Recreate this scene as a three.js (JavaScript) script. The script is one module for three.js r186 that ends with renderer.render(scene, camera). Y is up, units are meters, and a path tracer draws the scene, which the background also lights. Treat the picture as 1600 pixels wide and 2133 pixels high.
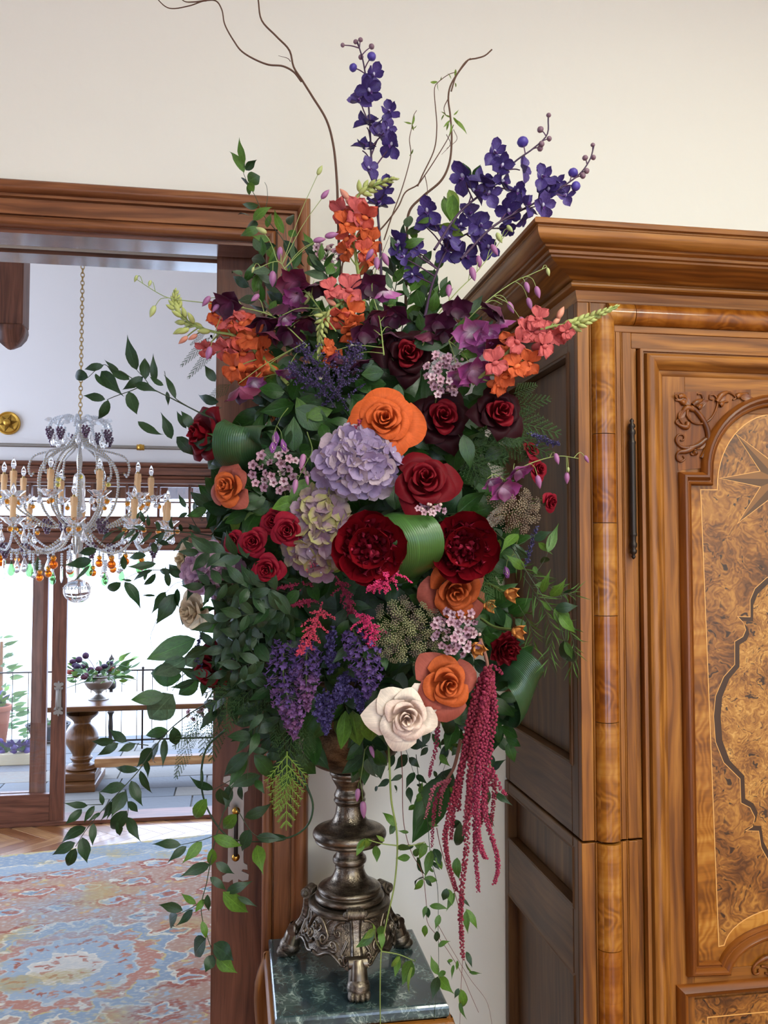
import * as THREE from 'three';
import { RoundedBoxGeometry } from 'three/addons/geometries/RoundedBoxGeometry.js';
import { mergeGeometries, mergeVertices, toCreasedNormals } from 'three/addons/utils/BufferGeometryUtils.js';
import { RectAreaLightUniformsLib } from 'three/addons/lights/RectAreaLightUniformsLib.js';

// ---------- camera, sky, sun, area lights, exposure ----------
const scene = new THREE.Scene();
const FOV = 60, EYE = new THREE.Vector3(0, 1.8, 0), YAW = 9.5 * Math.PI / 180, PITCH = 2.74 * Math.PI / 180;
const camera = new THREE.PerspectiveCamera(FOV, 1600 / 2133, 0.05, 4000);
const FWD = new THREE.Vector3(Math.sin(YAW) * Math.cos(PITCH), Math.sin(PITCH), -Math.cos(YAW) * Math.cos(PITCH));
camera.position.copy(EYE); camera.lookAt(EYE.clone().add(FWD));
scene.background = new THREE.Color(0.72, 0.87, 1.2); scene.backgroundIntensity = 3.1;   // bright even haze over the lake
const renderer = new THREE.WebGLRenderer({ antialias: true });
renderer.toneMapping = THREE.LinearToneMapping; renderer.toneMappingExposure = 1.62;
renderer.shadowMap.enabled = true;
RectAreaLightUniformsLib.init();
const sun = new THREE.DirectionalLight(0xfff0d8, 3.2);
sun.position.set(5, 16, 9); sun.target.position.set(-1, 0, -8); sun.castShadow = true; sun.shadow.mapSize.set(2048, 2048);
Object.assign(sun.shadow.camera, { left: -14, right: 14, top: 14, bottom: -14, near: 1, far: 60 });
scene.add(sun, sun.target);
const CEIL = 3.75;
const CEILING_LAMPS = [[0.5, 1.9, 0.8], [2.4, 1.5, 0.8], [1.3, -0.3, 0.6]];   // x, z, side of the flat ceiling lamps of the near room
const LAMP_COLOR = new THREE.Color(0.95, 1, 0.88), LAMP_LEVEL = 23;
for (const [x, z, s] of CEILING_LAMPS) {
  const l = new THREE.RectAreaLight(LAMP_COLOR, LAMP_LEVEL, s, s);
  l.position.set(x, CEIL - 0.075, z); l.lookAt(x, 0, z); scene.add(l);
}

// ---------- helpers ----------
const V = (x, y, z) => new THREE.Vector3(x, y, z), PI = Math.PI;
const RGT = V(Math.cos(YAW), 0, Math.sin(YAW)), UPV = RGT.clone().cross(FWD), FPX = 1066.5 / Math.tan(FOV * PI / 360);
const ray = (px, py) => FWD.clone().addScaledVector(RGT, (px - 800) / FPX).addScaledVector(UPV, (1066.5 - py) / FPX);
const P = (px, py, d) => ray(px, py).multiplyScalar(d).add(EYE);                       // the point at that depth
const onPlane = (px, py, axis, value) => { const r = ray(px, py); return r.multiplyScalar((value - EYE[axis]) / r[axis]).add(EYE); };
let seedState = 7;
const rnd = (a = 1, b) => { seedState = (seedState * 1664525 + 1013904223) >>> 0; const r = seedState / 4294967296; return b === undefined ? r * a : a + r * (b - a); };
const reseed = (s) => { seedState = (s * 2654435761 + 12345) >>> 0; };
const clamp = THREE.MathUtils.clamp, lerp = THREE.MathUtils.lerp, smooth = (x, a, b) => THREE.MathUtils.smoothstep(x, a, b);
const HASH = new Uint8Array(512), GX = [1, -1, 1, -1, 1.4, -1.4, 0, 0], GY = [1, 1, -1, -1, 0, 0, 1.4, -1.4];
for (let i = 0, h = 77; i < 512; i++) { h = (h * 1664525 + 1013904223) >>> 0; HASH[i] = i < 256 ? h >>> 23 : HASH[i - 256]; }
function pnoise(x, y, px, py, s) {                       // tiling gradient noise: px, py whole periods
  const fx = Math.floor(x), fy = Math.floor(y), a = x - fx, b = y - fy, k = (s * 29.7) & 255, x0 = ((fx % px) + px) % px, y0 = ((fy % py) + py) % py, x1 = (x0 + 1) % px, y1 = (y0 + 1) % py;
  const A = HASH[(x0 + k) & 255], B = HASH[(x1 + k) & 255], u = a * a * a * (a * (a * 6 - 15) + 10), v = b * b * b * (b * (b * 6 - 15) + 10);
  const g00 = HASH[A + (y0 & 255)] & 7, g10 = HASH[B + (y0 & 255)] & 7, g01 = HASH[A + (y1 & 255)] & 7, g11 = HASH[B + (y1 & 255)] & 7;
  const n00 = GX[g00] * a + GY[g00] * b, n10 = GX[g10] * (a - 1) + GY[g10] * b, n01 = GX[g01] * a + GY[g01] * (b - 1), n11 = GX[g11] * (a - 1) + GY[g11] * (b - 1);
  const p = n00 + u * (n10 - n00), q = n01 + u * (n11 - n01); return p + v * (q - p);
}
function fbm(u, v, fx, fy, s, oct = 4) { let t = 0, a = 0.5; for (let i = 0; i < oct; i++) { t += a * pnoise(u * fx, v * fy, fx, fy, s + i * 5.3); fx *= 2; fy *= 2; a *= 0.5; } return t; }
const hexrgb = (h) => [h >> 16 & 255, h >> 8 & 255, h & 255];
const mixc = (a, b, t) => [0, 1, 2].map((i) => a[i] + (b[i] - a[i]) * t);
function texture(w, h, f, srgb = true) {
  const d = new Uint8Array(w * h * 4);
  for (let y = 0; y < h; y++) for (let x = 0; x < w; x++) {
    const c = f((x + 0.5) / w, (y + 0.5) / h), o = (y * w + x) * 4;
    if (typeof c === 'number') { d[o] = d[o + 1] = d[o + 2] = clamp(c, 0, 255); } else for (let k = 0; k < 3; k++) d[o + k] = clamp(c[k], 0, 255);
    d[o + 3] = 255;
  }
  const t = new THREE.DataTexture(d, w, h);
  t.wrapS = t.wrapT = THREE.RepeatWrapping; t.magFilter = THREE.LinearFilter; t.minFilter = THREE.LinearMipmapLinearFilter; t.generateMipmaps = true;
  if (srgb) t.colorSpace = THREE.SRGBColorSpace;
  t.needsUpdate = true; return t;
}
const std = (o) => new THREE.MeshStandardMaterial(o), phys = (o) => new THREE.MeshPhysicalMaterial(o);

const used = new Map();
function numbered(name) { const n = used.get(name) ?? 0; used.set(name, n + 1); return n ? `${name}_${String(n).padStart(3, '0')}` : name; }
function tag(o, label, category, group) { Object.assign(o.userData, { label, category }); if (group) o.userData.group = group; return o; }
function thing(name, label, category, pos = V(0, 0, 0), group) {
  const o = new THREE.Group(); o.name = numbered(name); o.position.copy(pos); scene.add(o); return tag(o, label, category, group);
}
function mesh(name, geo, mat, parent) {
  const m = new THREE.Mesh(Array.isArray(geo) ? merge(geo) : geo, mat); m.name = parent ? name : numbered(name);
  m.castShadow = m.receiveShadow = true; (parent ?? scene).add(m); return m;
}
function struct(name, geo, mat, parent) { const m = mesh(name, geo, mat, parent); if (!parent) m.userData.kind = 'structure'; return m; }
function structGroup(name) { const o = new THREE.Group(); o.name = name; o.userData.kind = 'structure'; scene.add(o); return o; }
// a part whose geometry is given in the world's coordinates
function wmesh(name, geo, mat, parent) {
  const g = Array.isArray(geo) ? merge(geo) : geo;
  parent.updateWorldMatrix(true, false); g.applyMatrix4(parent.matrixWorld.clone().invert()); return mesh(name, g, mat, parent);
}
function stuff(name, geo, mat, places, parent) {          // many small copies as one InstancedMesh
  const m = new THREE.InstancedMesh(geo, mat, places.length); places.forEach((p, i) => m.setMatrixAt(i, p));
  m.name = parent ? name : numbered(name); m.userData.kind = 'stuff'; m.castShadow = m.receiveShadow = true; (parent ?? scene).add(m); return m;
}
function merge(list) {
  const all = list.map((g) => { g = g.index ? g.toNonIndexed() : g; if (!g.attributes.uv) g.setAttribute('uv', new THREE.BufferAttribute(new Float32Array(g.attributes.position.count * 2), 2)); return g; });
  const color = all.some((g) => g.attributes.color);
  for (const g of all) {
    if (!g.attributes.normal) g.computeVertexNormals();
    if (color && !g.attributes.color) g.setAttribute('color', new THREE.BufferAttribute(new Float32Array(g.attributes.position.count * 3).fill(1), 3));
    for (const k of Object.keys(g.attributes)) if (!['position', 'normal', 'uv', 'color'].includes(k)) g.deleteAttribute(k);
  }
  return mergeGeometries(all);
}
const M4 = () => new THREE.Matrix4();
const place = (pos, quat, scale = 1) => M4().compose(pos, quat ?? new THREE.Quaternion(), typeof scale === 'number' ? V(scale, scale, scale) : scale);
function basis(z, up = V(0, 1, 0), roll = 0) {            // quaternion whose local +z is z
  const Z = z.clone().normalize(); let X = up.clone().cross(Z); if (X.lengthSq() < 1e-6) X = V(1, 0, 0).cross(Z); X.normalize();
  const q = new THREE.Quaternion().setFromRotationMatrix(M4().makeBasis(X, Z.clone().cross(X), Z));
  return roll ? q.multiply(new THREE.Quaternion().setFromAxisAngle(V(0, 0, 1), roll)) : q;
}
// uv in metres, v along the grain axis
function metric(geo, grain = 'y', off = [0, 0]) {
  const g = geo.index ? geo.toNonIndexed() : geo, p = g.attributes.position, uv = new Float32Array(p.count * 2), ax = ['x', 'y', 'z'], a = V(), b = V(), c = V();
  for (let i = 0; i < p.count; i += 3) {
    a.fromBufferAttribute(p, i); b.fromBufferAttribute(p, i + 1); c.fromBufferAttribute(p, i + 2);
    const n = b.clone().sub(a).cross(c.clone().sub(a)), m = ax.map((k) => Math.abs(n[k])), dom = ax[m.indexOf(Math.max(...m))];
    const rest = ax.filter((k) => k !== dom), vk = rest.includes(grain) ? grain : rest[1], uk = rest.find((k) => k !== vk);
    [a, b, c].forEach((q, k) => { uv[(i + k) * 2] = q[uk] + off[0]; uv[(i + k) * 2 + 1] = q[vk] + off[1]; });
  }
  g.setAttribute('uv', new THREE.BufferAttribute(uv, 2)); return g;
}
let grainShift = 0;
function box(x0, x1, y0, y1, z0, z1, grain = 'y', r = 0.003) {
  const w = x1 - x0, h = y1 - y0, d = z1 - z0, rr = Math.min(r, w / 2.1, h / 2.1, d / 2.1);
  const g = r ? new RoundedBoxGeometry(w, h, d, 1, rr) : new THREE.BoxGeometry(w, h, d);
  g.translate((x0 + x1) / 2, (y0 + y1) / 2, (z0 + z1) / 2); grainShift += 0.37;
  return metric(g, grain, [grainShift, grainShift * 1.7]);
}
// sweeps a profile [[side, out], ...] along corner points, mitred; side = tangent x normal
function sweep(profile, path, N, closed = false, crease = 0.6) {
  const n = path.length, pos = [], uv = [], rows = [], arc = [0]; let len = 0;
  for (let j = 1; j < profile.length; j++) arc.push(arc[j - 1] + Math.hypot(profile[j][0] - profile[j - 1][0], profile[j][1] - profile[j - 1][1]));
  for (let k = 0; k < n + (closed ? 1 : 0); k++) {
    const i = k % n, prev = path[(i - 1 + n) % n], next = path[(i + 1) % n], here = path[i];
    const t0 = (closed || i > 0) ? here.clone().sub(prev).normalize() : next.clone().sub(here).normalize(), t1 = (closed || i < n - 1) ? next.clone().sub(here).normalize() : t0;
    const s0 = t0.clone().cross(N), s1 = t1.clone().cross(N), m = s0.clone().add(s1).normalize(), sc = 1 / Math.max(0.3, m.dot(s0));
    if (k) len += here.distanceTo(path[(k - 1) % n]);
    rows.push(profile.map(([a, b], j) => ({ p: here.clone().addScaledVector(m, a * sc).addScaledVector(N, b), u: arc[j], v: len })));
  }
  const push = (q) => { pos.push(q.p.x, q.p.y, q.p.z); uv.push(q.u, q.v); };
  for (let k = 0; k < rows.length - 1; k++) for (let j = 0; j < profile.length - 1; j++) {
    const a = rows[k][j], b = rows[k][j + 1], c = rows[k + 1][j + 1], d = rows[k + 1][j];
    [a, b, c, a, c, d].forEach(push);
  }
  const g = new THREE.BufferGeometry();
  g.setAttribute('position', new THREE.Float32BufferAttribute(pos, 3)); g.setAttribute('uv', new THREE.Float32BufferAttribute(uv, 2));
  g.computeVertexNormals(); return toCreasedNormals(g, crease);
}
const arcPts = (cx, cy, rx, ry, a0, a1, n) => Array.from({ length: n + 1 }, (_, i) => { const t = (a0 + (a1 - a0) * i / n) * PI / 180; return [cx + rx * Math.cos(t), cy + ry * Math.sin(t)]; });
// a tube whose radius changes along smooth points
function tube(pts, r0, r1 = r0, seg = 24, sides = 6, shape) {
  const curve = pts.length > 2 ? new THREE.CatmullRomCurve3(pts, false, 'centripetal') : new THREE.LineCurve3(...pts);
  const fr = curve.computeFrenetFrames(seg, false), pos = [], uv = [], idx = [], L = curve.getLength();
  for (let i = 0; i <= seg; i++) {
    const t = i / seg, c = curve.getPointAt(t), r = shape ? shape(t) : lerp(r0, r1, t);
    for (let j = 0; j <= sides; j++) {
      const a = j / sides * 2 * PI, q = c.clone().addScaledVector(fr.normals[i], Math.cos(a) * r).addScaledVector(fr.binormals[i], Math.sin(a) * r);
      pos.push(q.x, q.y, q.z); uv.push(j / sides * 2 * PI * r0, t * L);
      if (i < seg && j < sides) { const k = i * (sides + 1) + j; idx.push(k, k + 1, k + sides + 2, k, k + sides + 2, k + sides + 1); }
    }
  }
  const g = new THREE.BufferGeometry();
  g.setAttribute('position', new THREE.Float32BufferAttribute(pos, 3)); g.setAttribute('uv', new THREE.Float32BufferAttribute(uv, 2)); g.setIndex(idx); g.computeVertexNormals();
  return g;
}
const lathe = (pts, seg = 32) => new THREE.LatheGeometry(pts.map(([r, y]) => new THREE.Vector2(Math.max(r, 0.0001), y)), seg);
function smoothProfile(pts, n = 6) {                     // a rounded outline through [r, y] points
  const c = new THREE.SplineCurve(pts.map((p) => new THREE.Vector2(...p))); return c.getPoints(pts.length * n).map((p) => [p.x, p.y]);
}
function extrude(shape, depth, bevel = 0, curve = 12) {
  return new THREE.ExtrudeGeometry(shape, { depth, bevelEnabled: bevel > 0, bevelSize: bevel, bevelThickness: bevel, bevelSegments: 2, curveSegments: curve });
}
const outline = (pts) => new THREE.Shape(pts.map((p) => new THREE.Vector2(p[0], p[1])));

// ---------- surface materials ----------
function woodTexture(dark, mid, light, { streak = 24, wave = 0.35, figure = 0, pores = 0.35, s = 1, w = 512, h = 1024 } = {}) {
  const [a, b, c] = [dark, mid, light].map(hexrgb);
  return texture(w, h, (u, v) => {
    const bend = fbm(u, v, 3, 2, s, 3) * wave, line = fbm(u + bend * 0.25, v, streak, 2, s + 9, 4), ring = Math.sin((u * 7 + bend * 5) * 2 * PI) * 0.5;
    let t = 0.5 + line * 0.9 + ring * 0.16 + fbm(u, v, 4, 3, s + 20, 3) * 0.5;
    if (figure) t += figure * Math.sin((v * 46 + fbm(u, v, 4, 10, s + 31, 3) * 5) * 2 * PI) * (0.6 + fbm(u, v, 3, 5, s + 3, 2));
    let col = t < 0.5 ? mixc(a, b, clamp(t * 2, 0, 1)) : mixc(b, c, clamp(t * 2 - 1, 0, 1));
    const pore = fbm(u, v, 128, 8, s + 40, 2); if (pore > 0.14) col = mixc(col, a, Math.min(1, (pore - 0.14) * 5) * pores);
    return col;
  });
}
function burlTexture(dark, mid, light, s, w = 1024) {
  const [a, b, c] = [dark, mid, light].map(hexrgb);
  return texture(w, w, (u, v) => {
    const wx = fbm(u, v, 5, 5, s, 4), wy = fbm(u, v, 5, 5, s + 7, 4), x = u + wx * 0.22, y = v + wy * 0.22;
    const swirl = Math.sin((fbm(x, y, 7, 7, s + 13, 4) * 9 + wx * 4) * 2), fine = fbm(x, y, 40, 40, s + 3, 3), cloud = fbm(u, v, 4, 4, s + 23, 3);
    let t = 0.5 + swirl * 0.16 + fine * 0.75 + cloud * 0.9;
    let col = t < 0.5 ? mixc(a, b, clamp(t * 2, 0, 1)) : mixc(b, c, clamp(t * 2 - 1, 0, 1));
    const eye = fbm(x, y, 22, 22, s + 51, 2); if (eye > 0.27) col = mixc(col, hexrgb(0x2e1809), Math.min(1, (eye - 0.27) * 9));
    return col;
  });
}
const scaled = (t, su, sv, rot = 0) => { const c = t.clone(); c.repeat.set(su, sv); c.rotation = rot; c.needsUpdate = true; return c; };
const TEX = {
  walnut: woodTexture(0x572f0e, 0x85501a, 0xa66c2a, { s: 2.1 }),
  dark: woodTexture(0x412915, 0x604024, 0x785430, { s: 5.4, streak: 20 }),  // walnut with the shade on the armoire's left side put into its colour
  crossfire: woodTexture(0x693a10, 0x945a1c, 0xb27a34, { s: 8.7, figure: 0.26, streak: 10, pores: 0.2 }),
  mahogany: woodTexture(0x4a2c1f, 0x6f4431, 0x875640, { s: 11.3 }),
  casing: woodTexture(0x5a3722, 0x82553a, 0x9d6d4a, { s: 11.3 }),  // lighter mahogany copy, the top light on the near casing put into its colour
  burl: burlTexture(0x4a270a, 0x7f4d1b, 0xa97331, 14.2),
  burlLight: burlTexture(0x673b10, 0x9b6627, 0xc2914a, 19.9, 512),
  oak: woodTexture(0x8a5c36, 0xa97a4d, 0xc39865, { s: 23.5, w: 256, h: 512 }),
};
const wood = (t, rough = 0.44, o = {}) => phys({ map: scaled(t, 2.2, 1.1), roughness: rough, specularIntensity: 0.6, clearcoat: 0.12, clearcoatRoughness: 0.2, ...o });
const MAT = {
  wall: std({ color: 0xe8e3d6, roughness: 0.92, bumpMap: texture(256, 256, (u, v) => 128 + 120 * fbm(u, v, 24, 24, 3.3, 4), false), bumpScale: 0.0015 }),
  farWall: std({ color: 0xece5de, roughness: 0.92 }),
  ceiling: std({ color: 0xeeeae2, roughness: 0.95 }),
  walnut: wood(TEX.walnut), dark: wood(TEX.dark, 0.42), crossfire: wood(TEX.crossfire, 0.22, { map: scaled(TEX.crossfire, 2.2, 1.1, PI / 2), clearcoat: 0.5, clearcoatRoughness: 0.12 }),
  crossfireDark: wood(TEX.crossfire, 0.22, { map: scaled(TEX.crossfire, 1.7, 1.3, PI / 2), color: 0xe6d2b4, clearcoat: 0.5, clearcoatRoughness: 0.12 }),
  mahogany: wood(TEX.mahogany, 0.4), casing: wood(TEX.mahogany, 0.4, { color: 0xfff0d8, map: scaled(TEX.casing, 2.2, 1.1) }), varnish: wood(TEX.mahogany, 0.22, { clearcoat: 1, clearcoatRoughness: 0.12 }), carved: wood(TEX.walnut, 0.4, { color: 0xdcc6ae }),
  burl: phys({ map: scaled(TEX.burl, 2.1, 2.1), roughness: 0.3, clearcoat: 0.35, clearcoatRoughness: 0.2 }),
  burlLight: phys({ map: scaled(TEX.burlLight, 3.4, 3.4), roughness: 0.3, clearcoat: 0.35, clearcoatRoughness: 0.2 }),
  inlayLight: std({ color: 0xd29a55, roughness: 0.35 }), inlayDark: std({ color: 0x3b2413, roughness: 0.35 }), starDark: std({ color: 0x55381f, roughness: 0.35 }), starMid: std({ color: 0x7c522a, roughness: 0.35 }),
  oak: phys({ map: scaled(TEX.oak, 3, 1.5), roughness: 0.3, clearcoat: 0.5, clearcoatRoughness: 0.06 }), oakB: phys({ map: scaled(TEX.oak, 3, 1.5), color: 0xd0b89e, roughness: 0.3, clearcoat: 0.5, clearcoatRoughness: 0.06 }),
  iron: std({ color: 0x3a332e, metalness: 0.85, roughness: 0.4 }), pewter: std({ color: 0x9c958c, metalness: 0.9, roughness: 0.38 }), brass: std({ color: 0xc79a45, metalness: 1, roughness: 0.28 }),
  pane: phys({ color: 0xffffff, roughness: 0, transmission: 1, thickness: 0, ior: 1.45 }),
  black: std({ color: 0x0d0b0a, roughness: 0.8 }),
};

// ---------- the near room ----------
const OPEN_X0 = -1.9, OPEN_X1 = 0.075, OPEN_Y = 2.649;
const W0 = -3.2, W1 = 3.4, SOUTH = 3.6, FARZ = -6.28, FW0 = -3.4, FW1 = 1.3, FCEIL = 4.3;
const plain = (x0, x1, y0, y1, z0, z1) => box(x0, x1, y0, y1, z0, z1, 'y', 0);
struct('wall_north', [
  plain(W0, OPEN_X0, 0, OPEN_Y, -2.65, -2.4), plain(OPEN_X1 + 0.011, W1, 0, OPEN_Y, -2.5, -2.4), plain(OPEN_X1 + 0.011, W1, 0, OPEN_Y, -2.65, -2.58), plain(OPEN_X1 + 0.9, W1, 0, OPEN_Y, -2.58, -2.5),
  plain(W0, W1, OPEN_Y + 0.16, FCEIL, -2.65, -2.4), plain(W0, W1, OPEN_Y, OPEN_Y + 0.16, -2.5, -2.4), plain(W0, W1, OPEN_Y, OPEN_Y + 0.16, -2.65, -2.56),
], MAT.wall);
struct('trim_1', [box(OPEN_X0, OPEN_X1, OPEN_Y - 0.012, OPEN_Y, -2.5, -2.4, 'x', 0.001), box(OPEN_X0, OPEN_X1, OPEN_Y - 0.012, OPEN_Y, -2.65, -2.56, 'x', 0.001), box(OPEN_X1, OPEN_X1 + 0.012, 0, OPEN_Y, -2.65, -2.585, 'y', 0.001), box(OPEN_X1, OPEN_X1 + 0.012, 0, OPEN_Y, -2.495, -2.4, 'y', 0.001)], MAT.varnish);
// unseen west wall, made dark wood to cut bounce onto the armoire side; it has one tall narrow window, whose streak the armoire's half columns mirror
struct('wall_west', [plain(W0 - 0.2, W0, 0, CEIL, -2.4, -0.85), plain(W0 - 0.2, W0, 0, CEIL, -0.2, SOUTH), plain(W0 - 0.2, W0, 0, 0.4, -0.85, -0.2), plain(W0 - 0.2, W0, 3.0, CEIL, -0.85, -0.2)], MAT.mahogany);
struct('window_5', [box(W0 - 0.12, W0 - 0.07, 0.4, 3.0, -0.85, -0.8), box(W0 - 0.12, W0 - 0.07, 0.4, 3.0, -0.25, -0.2), box(W0 - 0.12, W0 - 0.07, 0.4, 0.46, -0.8, -0.25, 'z'), box(W0 - 0.12, W0 - 0.07, 2.94, 3.0, -0.8, -0.25, 'z')], MAT.mahogany);
struct('wall_east', plain(W1, W1 + 0.2, 0, CEIL, -2.4, SOUTH), MAT.wall);
const SW = [[-1.4, -0.2], [0.7, 2.9]], SWY0 = 0.3, SWY1 = 3.1;
struct('wall_south', [plain(W0, W1, 0, SWY0, SOUTH, SOUTH + 0.2), plain(W0, W1, SWY1, CEIL, SOUTH, SOUTH + 0.2), plain(W0, SW[0][0], SWY0, SWY1, SOUTH, SOUTH + 0.2), plain(SW[0][1], SW[1][0], SWY0, SWY1, SOUTH, SOUTH + 0.2), plain(SW[1][1], W1, SWY0, SWY1, SOUTH, SOUTH + 0.2)], MAT.wall);
SW.forEach(([a, b], i) => {
  const m = (a + b) / 2, z0 = SOUTH + 0.06, z1 = SOUTH + 0.12, w = structGroup(`window_${i + 1}`);
  struct('window_frame', [box(a, a + 0.06, SWY0, SWY1, z0, z1), box(b - 0.06, b, SWY0, SWY1, z0, z1), box(m - 0.03, m + 0.03, SWY0, SWY1, z0, z1), box(a, b, SWY0, SWY0 + 0.06, z0, z1, 'x'), box(a, b, SWY1 - 0.06, SWY1, z0, z1, 'x')], MAT.mahogany, w);
  for (const [p, q] of [[a + 0.06, m - 0.03], [m + 0.03, b - 0.06]]) struct('pane', plain(p, q, SWY0 + 0.06, SWY1 - 0.06, SOUTH + 0.085, SOUTH + 0.088), MAT.pane, w);
});
struct('floor', plain(W0, W1, -0.15, 0, -2.65, SOUTH), MAT.oakB);
struct('ceiling', plain(W0 - 0.2, W1 + 0.2, CEIL, CEIL + 0.15, -2.4, SOUTH + 0.2), MAT.ceiling);
CEILING_LAMPS.forEach(([x, z, s], i) => {
  const lamp = thing('ceiling_lamp', ['flat square ceiling lamp over the left of the room', 'flat square ceiling lamp over the right of the room', 'small flat ceiling lamp nearest the armoire'][i], 'lamp', V(x, CEIL, z));
  const h = s / 2; mesh('lamp_frame', [box(-h - 0.03, -h, -0.07, 0, -h - 0.03, h + 0.03), box(h, h + 0.03, -0.07, 0, -h - 0.03, h + 0.03), box(-h, h, -0.07, 0, -h - 0.03, -h), box(-h, h, -0.07, 0, h, h + 0.03)], MAT.brass, lamp);
  mesh('lamp_diffuser', box(-h, h, -0.06, -0.04, -h, h, 'y', 0), std({ color: 0xffffff, emissive: LAMP_COLOR, emissiveIntensity: 2.5, roughness: 0.6 }), lamp);
});

// door casing: bead, groove, flat band, ovolo
const casingProfile = [[0, 0], [0, 0.018], ...arcPts(0.013, 0.018, 0.013, 0.014, 180, 0, 8), [0.028, 0.011], [0.0305, 0.011], [0.031, 0.02], [0.07, 0.02], [0.0705, 0.011], [0.0755, 0.011], [0.076, 0.025], [0.083, 0.025], ...arcPts(0.101, 0.025, 0.0175, 0.02, 180, 0, 10), [0.12, 0.018], [0.12, 0]];
struct('trim_2', sweep(casingProfile, [V(OPEN_X1, 0, -2.4), V(OPEN_X1, OPEN_Y, -2.4), V(OPEN_X0, OPEN_Y, -2.4), V(OPEN_X0, 0, -2.4)], V(0, 0, 1)), MAT.casing);
struct('trim_3', sweep(casingProfile, [V(OPEN_X0, 0, -2.65), V(OPEN_X0, OPEN_Y, -2.65), V(OPEN_X1, OPEN_Y, -2.65), V(OPEN_X1, 0, -2.65)], V(0, 0, -1)), MAT.mahogany);

// the sliding door that stands a hand's width out of its pocket
const pocketDoor = structGroup('door_1');
struct('door_stile', [box(-0.058, 0.2, 0.012, 2.66, -2.565, -2.52), box(0.2, 0.9, 0.012, 0.3, -2.56, -2.525, 'x'), box(0.2, 0.9, 2.5, 2.66, -2.56, -2.525, 'x')], MAT.mahogany, pocketDoor);
{ const c = onPlane(531, 578, 'z', -2.52), g = new THREE.CylinderGeometry(0.006, 0.011, 0.006, 4); g.rotateX(PI / 2); g.translate(c.x, c.y, -2.517); struct('door_stud', metric(g), MAT.iron, pocketDoor); }
function plateShape(hw, y0, y1, k) {                    // an escutcheon: straight sides, scrolled and lobed ends
  const half = [[hw, y0 + 0.06 * k], [hw * 1.05, y0 + 0.052 * k], [hw * 1.5, y0 + 0.046 * k], [hw * 1.55, y0 + 0.034 * k], [hw * 0.9, y0 + 0.036 * k], [hw * 0.75, y0 + 0.03 * k], [hw * 1.7, y0 + 0.02 * k], [hw * 1.65, y0 + 0.006 * k], [hw * 0.9, y0 + 0.003 * k], [hw * 0.35, y0 + 0.01 * k], [hw * 0.3, y0], [0, y0 - 0.008 * k]];
  const mirror = (p) => p.map(([x, y]) => [-x, y]).reverse(), top = half.map(([x, y]) => [x, y0 + y1 - y]).reverse();
  return outline([...top, ...half, ...mirror(half), ...mirror(top)]);
}
{
  const a = onPlane(493, 1612, 'z', -2.52), b = onPlane(490, 1838, 'z', -2.52), x = (a.x + b.x) / 2, g = extrude(plateShape(0.021, 0, a.y - b.y, 1), 0.003, 0.0008);
  g.translate(x, b.y, -2.52); struct('lock_plate', g, MAT.pewter, pocketDoor);
  const h = (t) => lerp(b.y, a.y, t);
  struct('door_handle', [tube([V(x, h(0.28), -2.51), V(x, h(0.28), -2.482), V(x, h(0.34), -2.478), V(x, h(0.62), -2.478), V(x, h(0.68), -2.482), V(x, h(0.68), -2.51)], 0.0055, 0.0055, 40, 10)], MAT.iron, pocketDoor);
  struct('handle_boss', [new THREE.SphereGeometry(0.011, 14, 10).translate(x, h(0.27), -2.485), new THREE.SphereGeometry(0.011, 14, 10).translate(x, h(0.69), -2.485)], MAT.brass, pocketDoor);
}

// ---------- the far room ----------
const HEAD = 1.836, TR0 = 2.043, TR1 = 2.289, GX0 = -2.75, GX1 = 0.35;
struct('wall_far_north', [plain(FW0, GX0, 0, FCEIL, FARZ - 0.2, FARZ), plain(GX1, FW1, 0, FCEIL, FARZ - 0.2, FARZ), plain(GX0, GX1, TR1, FCEIL, FARZ - 0.2, FARZ), plain(GX0, GX1, HEAD, TR0, FARZ - 0.2, FARZ)], MAT.farWall);
struct('wall_far_west', [plain(FW0 - 0.2, FW0, 0, FCEIL, -6.48, -5.8), plain(FW0 - 0.2, FW0, 0, FCEIL, -3.3, -2.65), plain(FW0 - 0.2, FW0, 0, 0.4, -5.8, -3.3), plain(FW0 - 0.2, FW0, 3.4, FCEIL, -5.8, -3.3)], MAT.farWall);
struct('wall_far_east', plain(FW1, FW1 + 0.2, 0, FCEIL, -6.48, -2.65), MAT.farWall);
struct('wall_far_south', [plain(FW0, W0, 0, FCEIL, -2.65, -2.4), plain(FW0, FW1, OPEN_Y + 0.13, FCEIL, -2.66, -2.65)], MAT.farWall);
struct('ceiling_far', plain(FW0 - 0.2, FW1 + 0.2, FCEIL, FCEIL + 0.15, -6.5, -2.4), MAT.ceiling);
const farFloor = structGroup('floor_far');
struct('subfloor', plain(FW0, FW1, -0.15, -0.009, -6.48, -2.65), MAT.oakB, farFloor);
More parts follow.
